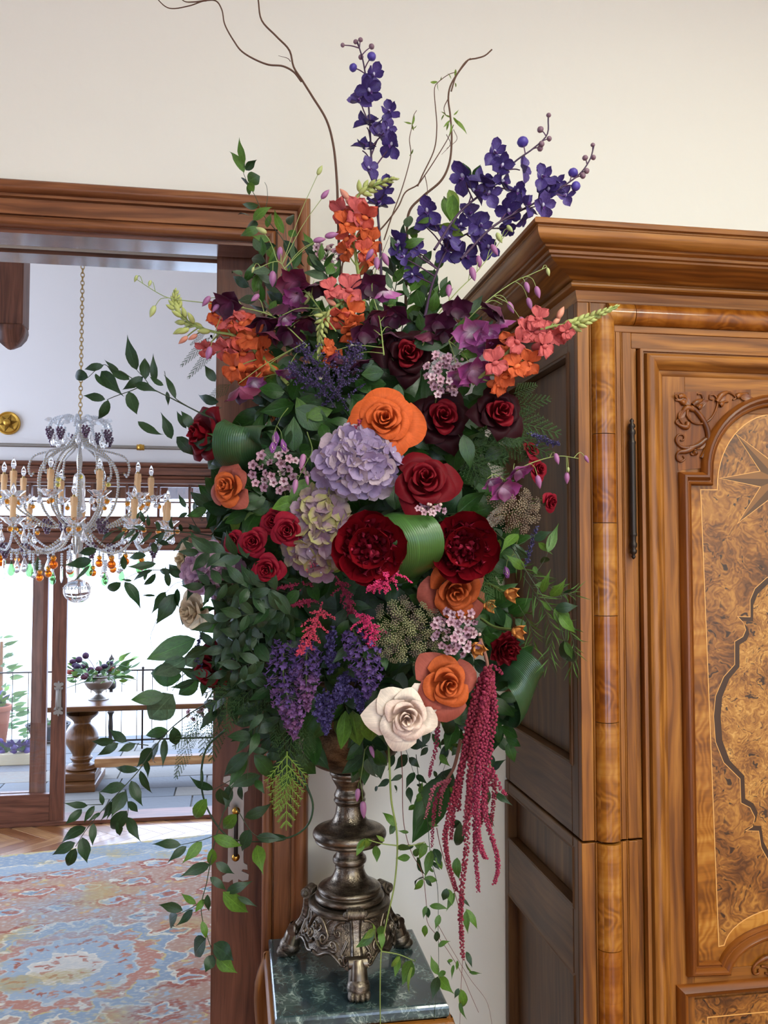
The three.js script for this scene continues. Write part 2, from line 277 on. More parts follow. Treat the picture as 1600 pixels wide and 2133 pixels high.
{   // herringbone blocks in the strip between rug and glass doors
  const w = 0.1, l = 0.4, geos = [0, 1, 2].map(() => box(0.0008, l - 0.0008, -0.01, 0, 0.0008, w - 0.0008, 'x', 0.0012)), turn = PI / 4, o = V(-0.8, 0, -5.75);
  for (let j = -4; j <= 4; j++) for (let i = -14; i <= 14; i++) for (const s of [0, 1]) {
    const bx = i * w + j * (l + w), bz = i * w + j * (w - l), p = s ? V(bx + l + w, 0, bz + w - l) : V(bx, 0, bz), c = (s ? V(p.x - w / 2, 0, p.z + l / 2) : V(p.x + l / 2, 0, p.z + w / 2)).applyAxisAngle(V(0, 1, 0), turn).add(o);
    if (c.z > -5.3 || c.z < FARZ + 0.12 || c.x < -1.9 || c.x > 0.3) continue;
    const m = struct('plank', geos[(i + j + 40) % 3], [MAT.oak, MAT.oakB][(i * 3 + j + s + 60) % 2], farFloor); m.rotation.y = turn + (s ? -PI / 2 : 0); m.position.copy(p.applyAxisAngle(V(0, 1, 0), turn).add(o));
  }
}
// casing and mouldings above the glass doors, transom windows
const farTrim = (y0, y1, z, round) => sweep(round ? [[0, 0], ...arcPts(0, (y1 - y0) / 2, z, (y1 - y0) / 2, -90, 90, 8).map(([b, a]) => [a, b]), [y1 - y0, 0]] : [[0, 0], [0, z], [y1 - y0, z], [y1 - y0, 0]], [V(GX1 + 0.2, y0, FARZ), V(GX0 - 0.2, y0, FARZ)], V(0, 0, 1));
struct('trim_4', [farTrim(2.289, 2.315, 0.03), farTrim(2.315, 2.345, 0.05, true), farTrim(2.345, 2.395, 0.035), farTrim(2.395, 2.434, 0.06, true), farTrim(HEAD - 0.01, 1.88, 0.04, true), farTrim(1.88, 1.95, 0.025), farTrim(1.95, 1.985, 0.045, true), farTrim(1.985, 2.05, 0.03)], MAT.mahogany);
const transom = structGroup('window_3');
{
  const parts = [box(GX0, GX1, TR0, TR0 + 0.02, FARZ - 0.09, FARZ - 0.04, 'x'), box(GX0, GX1, TR1 - 0.02, TR1, FARZ - 0.09, FARZ - 0.04, 'x')];
  for (let x = -2.65, k = 0; x < GX1; x += 0.212, k++) parts.push(box(x - (k % 4 ? 0.009 : 0.03), x + (k % 4 ? 0.009 : 0.03), TR0, TR1, FARZ - 0.09, FARZ - 0.03));
  struct('window_frame', parts, MAT.mahogany, transom);
  struct('glazing_bar', box(GX0, GX1, 2.158, 2.168, FARZ - 0.08, FARZ - 0.05, 'x', 0.001), MAT.mahogany, transom);
  for (let x = -2.65, k = 0; x < GX1 - 0.2; x += 0.212, k++) for (const [a, b] of [[TR0 + 0.02, 2.158], [2.168, TR1 - 0.02]]) struct('pane', plain(x + 0.012, x + 0.2, a, b, FARZ - 0.067, FARZ - 0.064), MAT.pane, transom);
}
function glassDoor(n, x0, x1, z, stile) {
  const d = structGroup(`door_${n}`), z0 = z - 0.05;
  struct('door_stile', box(x0, x0 + stile, 0.02, 1.83, z0, z), MAT.mahogany, d); struct('door_stile', box(x1 - stile, x1, 0.02, 1.83, z0, z), MAT.mahogany, d);
  struct('bottom_rail', box(x0 + stile, x1 - stile, 0.02, 0.2, z0, z, 'x'), MAT.mahogany, d); struct('top_rail', box(x0 + stile, x1 - stile, 1.735, 1.83, z0, z, 'x'), MAT.mahogany, d);
  struct('pane', plain(x0 + stile, x1 - stile, 0.2, 1.735, z - 0.027, z - 0.023), MAT.pane, d);
  return d;
}
const doorA = glassDoor(2, -2.35, -1.122, FARZ - 0.02, 0.093); glassDoor(3, -2.6, -1.26, FARZ - 0.09, 0.1);
{ const a = onPlane(122, 1455, 'z', FARZ - 0.02), g = extrude(plateShape(0.018, 0, 0.22, 1), 0.004, 0.001); g.translate(a.x, a.y - 0.11, FARZ - 0.02); struct('lock_plate', g, MAT.pewter, doorA);
  struct('door_handle', tube([V(a.x, a.y - 0.06, FARZ - 0.01), V(a.x, a.y - 0.06, FARZ + 0.03), V(a.x, a.y + 0.06, FARZ + 0.03), V(a.x, a.y + 0.06, FARZ - 0.01)], 0.006, 0.006, 24, 8), MAT.pewter, doorA); }
struct('trim_5', box(GX0, GX1, 0, 0.025, FARZ - 0.2, FARZ + 0.02, 'x'), MAT.mahogany);

// the rod along the far wall, the star medallion, the pendant post of the roof truss
{
  const a = onPlane(0, 926, 'z', FARZ + 0.06), b = onPlane(375, 934, 'z', FARZ + 0.06), y = (a.y + b.y) / 2, rod = thing('hanging_rod', 'long grey metal rod with a brass knob across the white far wall', 'rod', V(-0.6, y, FARZ + 0.06));
  mesh('rod', tube([V(-2.2, 0, 0), V(0.9, 0, 0)], 0.013, 0.013, 4, 12), MAT.pewter, rod);
  for (const x of [-1.9, 0.8]) mesh('bracket', box(x - 0.012, x + 0.012, -0.02, 0.02, -0.06, 0.01), MAT.brass, rod);
  const k = onPlane(293, 932, 'z', FARZ + 0.06); mesh('knob', [new THREE.SphereGeometry(0.022, 16, 12).translate(k.x + 0.6, 0, 0.01), new THREE.CylinderGeometry(0.02, 0.02, 0.05, 16).rotateZ(PI / 2).translate(k.x + 0.6, 0, 0)], MAT.brass, rod);
  const c = onPlane(18, 882, 'z', FARZ), star = thing('wall_medallion', 'round brass medallion with a star and a knob on the white far wall', 'medallion', V(c.x, c.y, FARZ + 0.012));
  mesh('disc', lathe(smoothProfile([[0, 0.006], [0.04, 0.006], [0.06, 0.004], [0.072, 0.01], [0.078, 0.004], [0.078, -0.012]]), 40).rotateX(PI / 2), MAT.brass, star);
  const pts = Array.from({ length: 12 }, (_, i) => { const r = i % 2 ? 0.024 : 0.058, t = i * PI / 6 + 0.2; return [r * Math.cos(t), r * Math.sin(t)]; });
  mesh('star', extrude(outline(pts), 0.003, 0.002), std({ color: 0x7c5a22, metalness: 0.9, roughness: 0.4 }), star).position.z = 0.006;
  mesh('knob', lathe(smoothProfile([[0.008, 0.006], [0.012, 0.02], [0.024, 0.035], [0.018, 0.05], [0, 0.055]]), 24).rotateX(PI / 2), MAT.brass, star);
  const t = P(22, 690, 4.4), post = thing('truss_post', 'wooden pendant post of the roof truss with a pointed end', 'beam', V(t.x, t.y, t.z));
  mesh('post', box(-0.072, 0.072, 0.02, FCEIL - t.y, -0.072, 0.072, 'y', 0.008), MAT.mahogany, post);
  const tip = lathe([[0.098, 0.02], [0.1, 0.0], [0.09, -0.03], [0.06, -0.065], [0.02, -0.088], [0, -0.094]], 4).rotateY(PI / 4); mesh('point', metric(tip), MAT.mahogany, post);
}
// the rug
{
  const W = 1024, cv = document.createElement('canvas'); cv.width = cv.height = W; const c = cv.getContext('2d');
  const B = ['#84929c', '#93a0a8', '#76868f'], R = ['#a0604a', '#ad7660', '#98543f'], G = ['#cfc5ad', '#bda66c', '#c0945a'];
  c.setTransform(W / 3.5, 0, 0, W / 2.85, W / 2, W / 2);                        // drawn in metres from the middle of the rug
  const poly = (cx, cy, rx, ry, n, k, f, rot = 0, st) => { c.beginPath(); for (let i = 0; i < n; i++) { const r = i % 2 ? k : 1, t = i / n * 2 * PI + rot; c[i ? 'lineTo' : 'moveTo'](cx + rx * r * Math.cos(t), cy + ry * r * Math.sin(t)); } c.closePath(); c.fillStyle = f; c.fill(); if (st) { c.strokeStyle = st; c.lineWidth = 0.012; c.stroke(); } };
  const rect = (x, y, f) => { c.fillStyle = f; c.fillRect(-x, -y, 2 * x, 2 * y); };
  rect(1.75, 1.425, G[1]); rect(1.72, 1.4, B[0]); rect(1.4, 1.2, G[0]); rect(1.39, 1.185, B[1]); rect(1.36, 1.05, '#a8836c'); reseed(5);
  for (let i = 0; i < 420; i++) poly(rnd(-1.7, 1.7), rnd(-1.38, 1.38), rnd(0.01, 0.05), rnd(0.008, 0.03), 7, 0.6, [B[1], R[1], G[0], G[2], B[2]][i % 5], rnd(6));
  for (let y = 0; y < 9; y++) for (let x = 0; x < 11; x++) {
    const cx = -1.28 + x * 0.255 + (y % 2) * 0.12, cy = -0.98 + y * 0.245; poly(cx, cy, 0.125, 0.09, 12, 0.82, R[(x + y) % 3], 0.3); poly(cx, cy, 0.085, 0.05, 8, 0.75, B[(x * 2 + y) % 3], 0.3, G[0]); poly(cx + 0.02, cy, 0.04, 0.022, 6, 0.8, R[y % 3], 0.2);
    for (let k = 0; k < 4; k++) poly(cx + 0.11 + (k % 2) * 0.05, cy + 0.07 + (k >> 1) * 0.05, 0.018, 0.016, 4, 1, k % 3 ? G[k % 3] : B[1], 0.8);
  }
  for (const [mx, my] of [[0.29, 0.22], [-1.05, 0.22]]) {
    for (const [r, f, st, k, n] of [[0.52, B[0], G[0], 0.8, 28], [0.42, R[1], G[1], 0.84, 28], [0.31, B[1], '#b4b6ac', 0.9, 22], [0.16, '#c4bbaa', '#d2c8b2', 0.82, 18]]) poly(mx, my, r, r * 1.02, n, k, f, 0.1, st);
    for (let i = 0; i < 26; i++) { const t = i / 26 * 2 * PI; poly(mx + 0.37 * Math.cos(t), my + 0.37 * Math.sin(t), 0.03, 0.025, 8, 0.6, i % 2 ? B[1] : G[0]); poly(mx + 0.24 * Math.cos(t + 0.1), my + 0.24 * Math.sin(t + 0.1), 0.028, 0.022, 8, 0.5, R[i % 3]); poly(mx + 0.1 * Math.cos(t * 2), my + 0.1 * Math.sin(t * 2), 0.022, 0.016, 6, 0.6, R[i % 2]); }
  }
  c.setTransform(1, 0, 0, 1, 0, 0);
  const px = c.getImageData(0, 0, W, W).data, blue = hexrgb(0x8b989f), pale = hexrgb(0xbfb7a6), sand = hexrgb(0xb09350);
  const rugTex = texture(W, W, (u, v) => {               // worn, abraded pile: the ground shows through in patches
    const wx = fbm(u, v, 40, 40, 3, 3) * 0.022, wy = fbm(u, v, 40, 40, 8, 3) * 0.022, x = clamp(Math.floor((u + wx) * W), 0, W - 1), y = clamp(Math.floor((v + wy) * W), 0, W - 1), o = (y * W + x) * 4;
    let col = [px[o], px[o + 1], px[o + 2]]; const n = fbm(u, v, 130, 190, 12, 3), big = fbm(u, v, 6, 6, 30, 3), patch = fbm(u, v, 9, 9, 44, 3);
    col = mixc(col, blue, clamp(0.12 + big * 1.5 + n * 0.9, 0, 0.7)); col = mixc(col, pale, clamp(n * 2.2 - 0.05, 0, 0.6)); col = mixc(col, sand, clamp(patch * 2.2 - 0.3 + n * 0.6, 0, 0.6));
    return col;
  });
  const edge = Math.atan2(0.197, 1.172), rug = thing('rug', 'large worn oriental rug in faded blue and terracotta on the parquet', 'rug', V(-1.02, 0, -4.28)), w = 3.5, l = 2.85;
  rug.rotation.y = edge; const g = new RoundedBoxGeometry(w, 0.012, l, 2, 0.005).translate(0, 0.007, 0), p = g.attributes.position;
  g.setAttribute('uv', new THREE.Float32BufferAttribute(Array.from({ length: p.count }, (_, i) => [p.getX(i) / 3.5 + 0.5, p.getZ(i) / 2.85 + 0.5]).flat(), 2));
  mesh('pile', g, std({ map: rugTex, roughness: 0.95, bumpMap: texture(256, 256, (u, v) => 128 + 200 * fbm(u, v, 50, 50, 6, 3), false), bumpScale: 0.004 }), rug);
  const f = []; for (let i = 0; i < 150; i++) for (const s of [-1, 1]) f.push(place(V(s * (w / 2 + 0.015), 0.006, -l / 2 + (i + 0.5) * l / 150), basis(V(s, -0.1, rnd(-0.3, 0.3))), 1));
  stuff('fringe', new THREE.BoxGeometry(0.006, 0.003, 0.045), std({ color: 0xc9b06a, roughness: 0.95 }), f, rug);
}

// ---------- the terrace, the lake and what stands outside ----------
const TY = -0.3;                                          // the terrace lies two steps lower
{
  struct('terrace_bed', plain(-8, 8, TY - 0.3, TY - 0.02, -10.6, -6.4), std({ color: 0xa8a49a, roughness: 0.95 }));
  struct('house_step', box(GX0, GX1, TY, -0.12, -6.75, -6.45, 'x', 0.01), std({ color: 0xa8a49a, roughness: 0.9 }));
  const paving = structGroup('terrace_paving'), stone = [0x6b6e70, 0x75736d, 0x63686b, 0x79756c].map((color, i) => std({ color, roughness: 0.85, bumpMap: MAT.wall.bumpMap, bumpScale: 0.004 }));
  reseed(21);
  for (let z = -6.8, r = 0; z > -10.5; r++) { const d = rnd(0.28, 0.45); for (let x = -3.4 - rnd(0.5); x < 1.6;) { const w = rnd(0.35, 0.8); struct('flagstone', box(x + 0.006, x + w - 0.006, TY - 0.03, TY + rnd(0.006), z - d + 0.006, z - 0.006, 'x', 0.006), stone[Math.floor(rnd(4))], paving); x += w; } z -= d; }
  struct('eave', [plain(-6, 4, 2.26, 2.36, -7.6, -7.5), new THREE.BoxGeometry(10, 0.06, 1.2).rotateX(0.42).translate(-1, 2.54, -7.0)], MAT.mahogany);
  struct('roof', [plain(-4, 4, 4.47, 4.6, -6.9, 4.6)], std({ color: 0x6a5a50, roughness: 0.9 }));
  struct('lake', plain(-900, 900, -12.5, -12, -1500, -20), std({ color: 0xb9c6cc, roughness: 0.12 }));
  // railing
  const rail = thing('terrace_railing', 'thin black iron railing along the far edge of the terrace', 'railing', V(0, TY, -10));
  mesh('top_rail', box(-7, 6, 0.838, 0.855, -0.012, 0.012, 'x', 0.004), MAT.iron, rail); mesh('bottom_rail', box(-7, 6, 0.09, 0.11, -0.01, 0.01, 'x', 0.004), MAT.iron, rail);
  const bal = new THREE.CylinderGeometry(0.0045, 0.0045, 0.74, 6).translate(0, 0.47, 0), knot = new THREE.SphereGeometry(0.011, 8, 6).scale(1, 1.6, 1), gb = merge([bal, knot.translate(0, 0.45, 0)]);
  for (let i = 0; i < 30; i++) mesh('baluster', gb, MAT.iron, rail).position.x = -4.4 + i * 0.16;
  for (let i = 0; i < 4; i++) mesh('post', [box(-4.79 + i * 1.9, -4.77 + i * 1.9, 0, 0.86, -0.01, 0.01), new THREE.SphereGeometry(0.016, 12, 8).translate(-4.78 + i * 1.9, 0.87, 0)], MAT.iron, rail);
  // refectory table
  const dark = wood(TEX.dark, 0.3, { color: 0xfff2e0 }), tp = onPlane(167, 1636, 'y', TY), table = thing('terrace_table', 'long dark wooden table on bulbous pedestals outside the glass doors', 'table', V(tp.x, TY, tp.z - 0.05));
  const topY = 0.72;
  mesh('tabletop', box(-0.28, 2.35, topY + 0.005, topY + 0.05, -0.4, 0.42, 'x', 0.01), dark, table);
  mesh('apron', box(-0.12, 2.18, topY - 0.035, topY, -0.2, 0.2, 'x', 0.008), dark, table);
  const ped = smoothProfile([[0.1, 0.13], [0.14, 0.15], [0.12, 0.18], [0.075, 0.2], [0.1, 0.24], [0.08, 0.27], [0.13, 0.36], [0.15, 0.43], [0.12, 0.5], [0.075, 0.55], [0.085, 0.58], [0.13, 0.62], [0.15, 0.64]], 5);
  for (const x of [0, 2.05]) { const l = mesh('pedestal', metric(lathe(ped, 28)), dark, table); l.position.x = x; mesh('plinth', [box(x - 0.17, x + 0.17, 0, 0.07, -0.32, 0.32, 'x', 0.01), box(x - 0.15, x + 0.15, 0.07, 0.14, -0.2, 0.2, 'x', 0.01)], dark, table); }
  mesh('stretcher', box(0.12, 1.93, 0.15, 0.23, -0.05, 0.05, 'x', 0.008), wood(TEX.oak, 0.45), table);
}
const LEAFY = (color, o = {}) => phys({ color, roughness: 0.62, transmission: 0.22, thickness: 0, ...o });
const farGreen = LEAFY(0x40602c), farGreenB = LEAFY(0x6d8f3c);
function blade(len, wid, curl = 0.2, fold = 0.15, segs = 6, tip = 1.6, base = 0.8) {      // a leaf along +y, face to +z
  const pos = [], uv = [], idx = [];
  for (let i = 0; i <= segs; i++) {
    const t = i / segs, w = wid / 2 * Math.pow(Math.sin(PI * Math.pow(t, base)), 0.9) * (t > 0.5 ? Math.pow(Math.max(0, 1 - (t - 0.5) * 2), 0.25 * tip - 0.2) : 1), a = curl * t * t;
    const y = len * (curl ? Math.sin(a) / a || t : 1) * t, z = -len * t * Math.sin(a) * 0.6;
    for (const s of [-1, -0.5, 0, 0.5, 1]) { pos.push(s * w, y, z + Math.abs(s) * w * fold * 2 - s * s * w * 0.25); uv.push(0.5 + s * 0.5, t); }
    if (i < segs) for (let j = 0; j < 4; j++) { const k = i * 5 + j; idx.push(k, k + 1, k + 6, k, k + 6, k + 5); }
  }
  const g = new THREE.BufferGeometry(); g.setAttribute('position', new THREE.Float32BufferAttribute(pos, 3)); g.setAttribute('uv', new THREE.Float32BufferAttribute(uv, 2)); g.setIndex(idx); g.computeVertexNormals(); return g;
}
{
  // the small arrangement on the terrace table
  const vp = P(205, 1478, 8.15), tableTop = TY + 0.77, vase = thing('footed_vase', 'small silver footed bowl vase on the terrace table', 'vase', V(vp.x, tableTop, vp.z));
  mesh('bowl', lathe(smoothProfile([[0, 0.075], [0.03, 0.075], [0.09, 0.1], [0.13, 0.16], [0.125, 0.2], [0.14, 0.215], [0.12, 0.21], [0.1, 0.17], [0, 0.15]]), 28), MAT.pewter, vase);
  mesh('foot', lathe(smoothProfile([[0, 0], [0.085, 0], [0.08, 0.015], [0.035, 0.04], [0.028, 0.06], [0.045, 0.078], [0, 0.08]]), 28), MAT.pewter, vase);
  const b = thing('flower_arrangement', 'low loose arrangement of green leaves and dark flowers in the terrace vase', 'flowers', V(vp.x, tableTop + 0.2, vp.z)); reseed(31);
  const lf = [blade(0.1, 0.05, 0.6), blade(0.13, 0.04, 0.4)];
  for (let i = 0; i < 95; i++) { const a = rnd(2 * PI), e = rnd(-0.25, 0.9), r = rnd(0.08, 0.23), dir = V(Math.cos(a) * 1.25, e, Math.sin(a)), m = mesh('leaf', lf[i % 2], i % 4 ? farGreen : farGreenB, b); m.position.copy(dir.clone().multiply(V(r, r * 0.75, r))); m.quaternion.setFromUnitVectors(V(0, 1, 0), dir.normalize()); m.rotateY(rnd(6)); }
  const bl = new THREE.IcosahedronGeometry(0.03, 1);
  for (let i = 0; i < 18; i++) { const a = rnd(2 * PI), e = rnd(0.1, 0.9), r = rnd(0.14, 0.22), m = mesh('blossom', bl, std({ color: [0x3a1230, 0x25102f, 0x4a1a2a, 0x2d1a38, 0x8a3a2a][i % 5], roughness: 0.8 }), b); m.position.set(Math.cos(a) * r * 1.2, e * r, Math.sin(a) * r); m.scale.set(1.1, 0.8, 1.1); }
  for (const [x, y, z] of [[-0.17, 0.17, 0.05], [-0.12, 0.2, 0]]) mesh('blossom', [tube([V(0, 0, 0), V(x * 0.6, y * 0.7, z), V(x, y, z)], 0.004, 0.003, 8, 5), new THREE.IcosahedronGeometry(0.032, 1).translate(x, y, z)], std({ color: 0x3a1736, roughness: 0.8 }), b);
  for (const [x, y] of [[0.27, 0.1], [0.3, -0.02], [-0.28, -0.08]]) mesh('trailing_stem', tube([V(0, 0, 0.05), V(x * 0.6, y * 0.9 + 0.03, 0.1), V(x, y, 0.12)], 0.006, 0.003, 10, 5), farGreen, b);
  // iron finial post behind the arrangement
  const fp = P(228, 1500, 9.7), post = thing('finial_post', 'ornate black iron newel post with a finial behind the terrace flowers', 'post', V(fp.x, TY, fp.z - 0.1)), h = P(228, 1362, 9.8).y - TY;
  mesh('post', lathe(smoothProfile([[0.05, 0], [0.05, 0.04], [0.022, 0.08], [0.028, 0.2], [0.022, 0.32], [0.04, 0.36], [0.022, 0.4], [0.02, h - 0.4]], 4), 12), MAT.iron, post);
  mesh('finial', lathe(smoothProfile([[0.02, h - 0.4], [0.055, h - 0.37], [0.05, h - 0.3], [0.02, h - 0.27], [0.05, h - 0.2], [0.048, h - 0.13], [0.02, h - 0.1], [0.03, h - 0.06], [0.012, h - 0.03], [0, h]], 4), 12), MAT.iron, post);
  // pots at the left, seen through the glass
  const pot = (n, label, px, py, r, hh, color, prof) => { const q = onPlane(px, py, 'y', TY), t = thing(n, label, 'planter', V(q.x, TY, q.z)); mesh('pot', lathe(smoothProfile(prof.map(([a, c]) => [a * r, c * hh])), 28), std({ color, roughness: 0.8 }), t); mesh('soil', new THREE.CylinderGeometry(r * 0.85, r * 0.8, 0.02, 24).translate(0, hh * 0.93, 0), std({ color: 0x33261c, roughness: 1 }), t); return t; };
  const tall = [[0.7, 0], [0.72, 0.05], [0.85, 0.5], [0.95, 0.85], [1.05, 0.88], [1.05, 1], [0.9, 1], [0.85, 0.9]], low = [[0.5, 0], [0.75, 0.2], [0.95, 0.7], [1.1, 0.95], [1.1, 1], [0.95, 0.95]];
  const plant = (t, y, r, n, mats, up) => { for (let i = 0; i < n; i++) { const a = rnd(2 * PI), dir = V(Math.cos(a), rnd(0.1, 1.4) * up, Math.sin(a)), m = mesh(i % 3 ? 'leaf' : 'blossom', i % 3 ? lf[i % 2] : bl, mats[i % mats.length], t); m.position.copy(dir.clone().multiplyScalar(rnd(0.2, 1) * r)).add(V(0, y, 0)); m.quaternion.setFromUnitVectors(V(0, 1, 0), dir.normalize()); } };
  const violet = std({ color: 0x53407a, roughness: 0.8 });
  const p1 = pot('terracotta_pot', 'tall terracotta pot with a flowering plant at the left edge of the glass', -12, 1550, 0.17, 0.42, 0x9a5a40, tall); plant(p1, 0.42, 0.13, 34, [farGreen, farGreenB, violet], 0.9);
  const p2 = pot('planter_bowl', 'dark oval planter bowl on the terrace behind the glass door stile', 100, 1545, 0.22, 0.2, 0x4a4a4c, low); plant(p2, 0.18, 0.16, 24, [farGreen, farGreenB, farGreen], 0.7);
  const q3 = onPlane(34, 1590, 'y', TY), tr = thing('stone_trough', 'pale stone trough of violet flowers on the terrace paving', 'planter', V(q3.x, TY, q3.z));
  mesh('trough', [box(-0.2, 0.2, 0, 0.12, -0.11, 0.11, 'x', 0.015)], std({ color: 0xc2b596, roughness: 0.9 }), tr); plant(tr, 0.12, 0.17, 60, [violet, farGreen, violet], 0.6);
  const q4 = P(3, 1360, 11.2), tree = thing('young_conifer', 'blue green young conifer beyond the railing at the left edge', 'tree', V(q4.x, TY - 0.5, q4.z));
  mesh('trunk', new THREE.CylinderGeometry(0.02, 0.04, 1.5, 8).translate(0, 0.75, 0), MAT.dark, tree);
  const cg = blade(0.2, 0.05, 0.5); for (let i = 0; i < 110; i++) { const y = rnd(0.3, 1.55), a = rnd(2 * PI), r = (1.65 - y) * 0.16, m = mesh('needle_branch', cg, farGreen, tree); m.position.set(Math.cos(a) * r, y, Math.sin(a) * r); m.quaternion.setFromUnitVectors(V(0, 1, 0), V(Math.cos(a), 0.2, Math.sin(a)).normalize()); }
}

// ---------- the armoire ----------
const AX = 0.743, AZ = -1.845, arm = thing('armoire', 'tall carved walnut armoire with burl door panel and star inlay at the right', 'cabinet', V(AX, 0, AZ));
const AW = 2.0, AD = 0.553, SEAM = 1.181, ATOP = 2.394;
{
  const L = (px, py) => { const q = onPlane(px, py, 'z', AZ); return [q.x - AX, q.y]; };
  // sides: frame members round sunk panels
  const side = (s, d) => { // s: x of the outer face, d: inward sign
    const b = (y0, y1, z0, z1, in0, in1, g) => box(Math.min(s + d * in0, s + d * in1), Math.max(s + d * in0, s + d * in1), y0, y1, z0, z1, g);
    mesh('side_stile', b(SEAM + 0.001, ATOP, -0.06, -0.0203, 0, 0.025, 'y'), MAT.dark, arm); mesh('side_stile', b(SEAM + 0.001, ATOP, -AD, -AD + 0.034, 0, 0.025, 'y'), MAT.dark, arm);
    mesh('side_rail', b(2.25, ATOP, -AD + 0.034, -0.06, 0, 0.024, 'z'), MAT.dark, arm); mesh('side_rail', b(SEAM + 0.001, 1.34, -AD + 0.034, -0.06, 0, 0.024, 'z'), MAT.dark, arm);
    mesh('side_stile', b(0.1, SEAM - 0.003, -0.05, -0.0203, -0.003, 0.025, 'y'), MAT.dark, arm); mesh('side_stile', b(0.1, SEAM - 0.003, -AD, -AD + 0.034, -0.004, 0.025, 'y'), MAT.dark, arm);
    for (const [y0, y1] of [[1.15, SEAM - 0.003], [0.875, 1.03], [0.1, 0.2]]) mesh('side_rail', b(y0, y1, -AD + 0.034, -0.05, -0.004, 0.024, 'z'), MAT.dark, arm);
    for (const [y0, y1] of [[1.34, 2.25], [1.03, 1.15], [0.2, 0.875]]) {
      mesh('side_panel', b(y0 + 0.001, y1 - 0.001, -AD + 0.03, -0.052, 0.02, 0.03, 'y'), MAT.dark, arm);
      const z0 = -AD + 0.034, z1 = y0 > 1.2 ? -0.06 : -0.05, x = s, path = [V(x, y0, z1), V(x, y1, z1), V(x, y1, z0), V(x, y0, z0)];
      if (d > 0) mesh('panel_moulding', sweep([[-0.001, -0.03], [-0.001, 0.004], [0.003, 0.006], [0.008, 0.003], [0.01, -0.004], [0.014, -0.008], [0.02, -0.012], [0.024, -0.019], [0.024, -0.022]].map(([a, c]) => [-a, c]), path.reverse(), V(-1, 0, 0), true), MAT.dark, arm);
    }
  };
  side(0, 1); side(AW, -1);
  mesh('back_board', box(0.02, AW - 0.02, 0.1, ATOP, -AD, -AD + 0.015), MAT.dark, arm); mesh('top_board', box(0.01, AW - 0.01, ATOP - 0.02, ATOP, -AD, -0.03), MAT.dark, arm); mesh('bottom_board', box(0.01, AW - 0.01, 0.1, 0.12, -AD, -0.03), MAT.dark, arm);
  mesh('plinth', [box(-0.03, AW + 0.03, 0, 0.1, -AD, 0.03, 'x', 0.008)], MAT.walnut, arm);
  // cornice, mitred at the corner
  const cp = [[-0.0005, 2.36], [0.004, 2.375], [0.006, 2.384], [0.016, 2.387], ...arcPts(0.016, 2.3935, 0.006, 0.0065, -90, 90, 5), [0.016, 2.402], [0.026, 2.404], [0.03, 2.407], [0.05, 2.41], [0.07, 2.415], [0.086, 2.421], [0.094, 2.425], [0.095, 2.429], [0.101, 2.431], [0.102, 2.437], [0.112, 2.44], [0.114, 2.444], ...arcPts(0.114, 2.468, 0.024, 0.025, -80, -5, 7), [0.138, 2.471], [0.138, 2.475], [0.147, 2.476], [0.148, 2.484], [0.144, 2.488], [0, 2.488]];
  mesh('cornice', sweep(cp.map(([a, b]) => [a, b]), [V(0, 0, -AD), V(0, 0, 0), V(AW, 0, 0), V(AW, 0, -AD)].map((p) => p.clone()), V(0, 1, 0), false, 0.5), MAT.walnut, arm);
  mesh('cornice_top', box(-0.14, AW + 0.14, 2.47, 2.486, -AD, 0.14, 'x'), MAT.walnut, arm);
  mesh('frieze', box(0, AW, 2.36, ATOP, -0.02, 0.001, 'x', 0.001), MAT.walnut, arm);
  // corner post, half columns in segments, beads
  const CX0 = 0.031, CX1 = 0.085, CR = (CX1 - CX0) / 2, CC = (CX0 + CX1) / 2, HY0 = 2.311, HY1 = 2.36;
  for (const [y0, y1, o] of [[SEAM + 0.0015, 2.36, 0], [0.1, SEAM - 0.0025, 0.002]]) {
    mesh('corner_post', box(y0 < 1 ? -0.003 : 0, CX0 - 0.004, y0, y1, -0.02, o, 'y', 0.0015), MAT.walnut, arm);
    for (const x of [CX0 - 0.003, CX1 + 0.0005, 0.1]) mesh('bead', sweep([...arcPts(0, 0, 0.0018, 0.0025, 180, 0, 5)], [V(x + 0.0012, y0, o), V(x + 0.0012, y1, o)], V(0, 0, 1)), MAT.walnut, arm);
    mesh('post_back', box(CX0 - 0.005, 0.138, y0, y1, -0.03, -0.0015, 'y', 0.001), MAT.walnut, arm);
    mesh('post_fillet', box(CX1 + 0.004, 0.099, y0, y1, -0.01, o + 0.002, 'y', 0.001), MAT.walnut, arm); mesh('post_strip', box(0.104, 0.126, y0, y1, -0.01, o + 0.001, 'y', 0.002), MAT.walnut, arm);
  }
  const halfRound = (len, r, bulge = 1) => { const g = new THREE.CylinderGeometry(r, r, len, 20, 1, false, -PI / 2, PI).scale(1, 1, bulge); g.scale(1, 1, 1); return metric(g, 'y'); };
  const joints = [2.334, 2.064, 1.868, 1.666, 1.436, SEAM + 0.0015];
  for (let i = 0; i < joints.length - 1; i++) { const l = joints[i] - joints[i + 1] - 0.0016; mesh('column_segment', halfRound(l, CR, 0.85).translate(CC, joints[i] - l / 2, 0), i % 2 ? MAT.crossfireDark : MAT.crossfire, arm); }
  const jl = [SEAM - 0.003, 0.954, 0.7, 0.45, 0.1];
  for (let i = 0; i < jl.length - 1; i++) { const l = jl[i] - jl[i + 1] - 0.0016; mesh('column_segment', halfRound(l, CR, 0.92).translate(CC, jl[i] - l / 2, 0.001), i % 2 ? MAT.crossfireDark : MAT.crossfire, arm); }
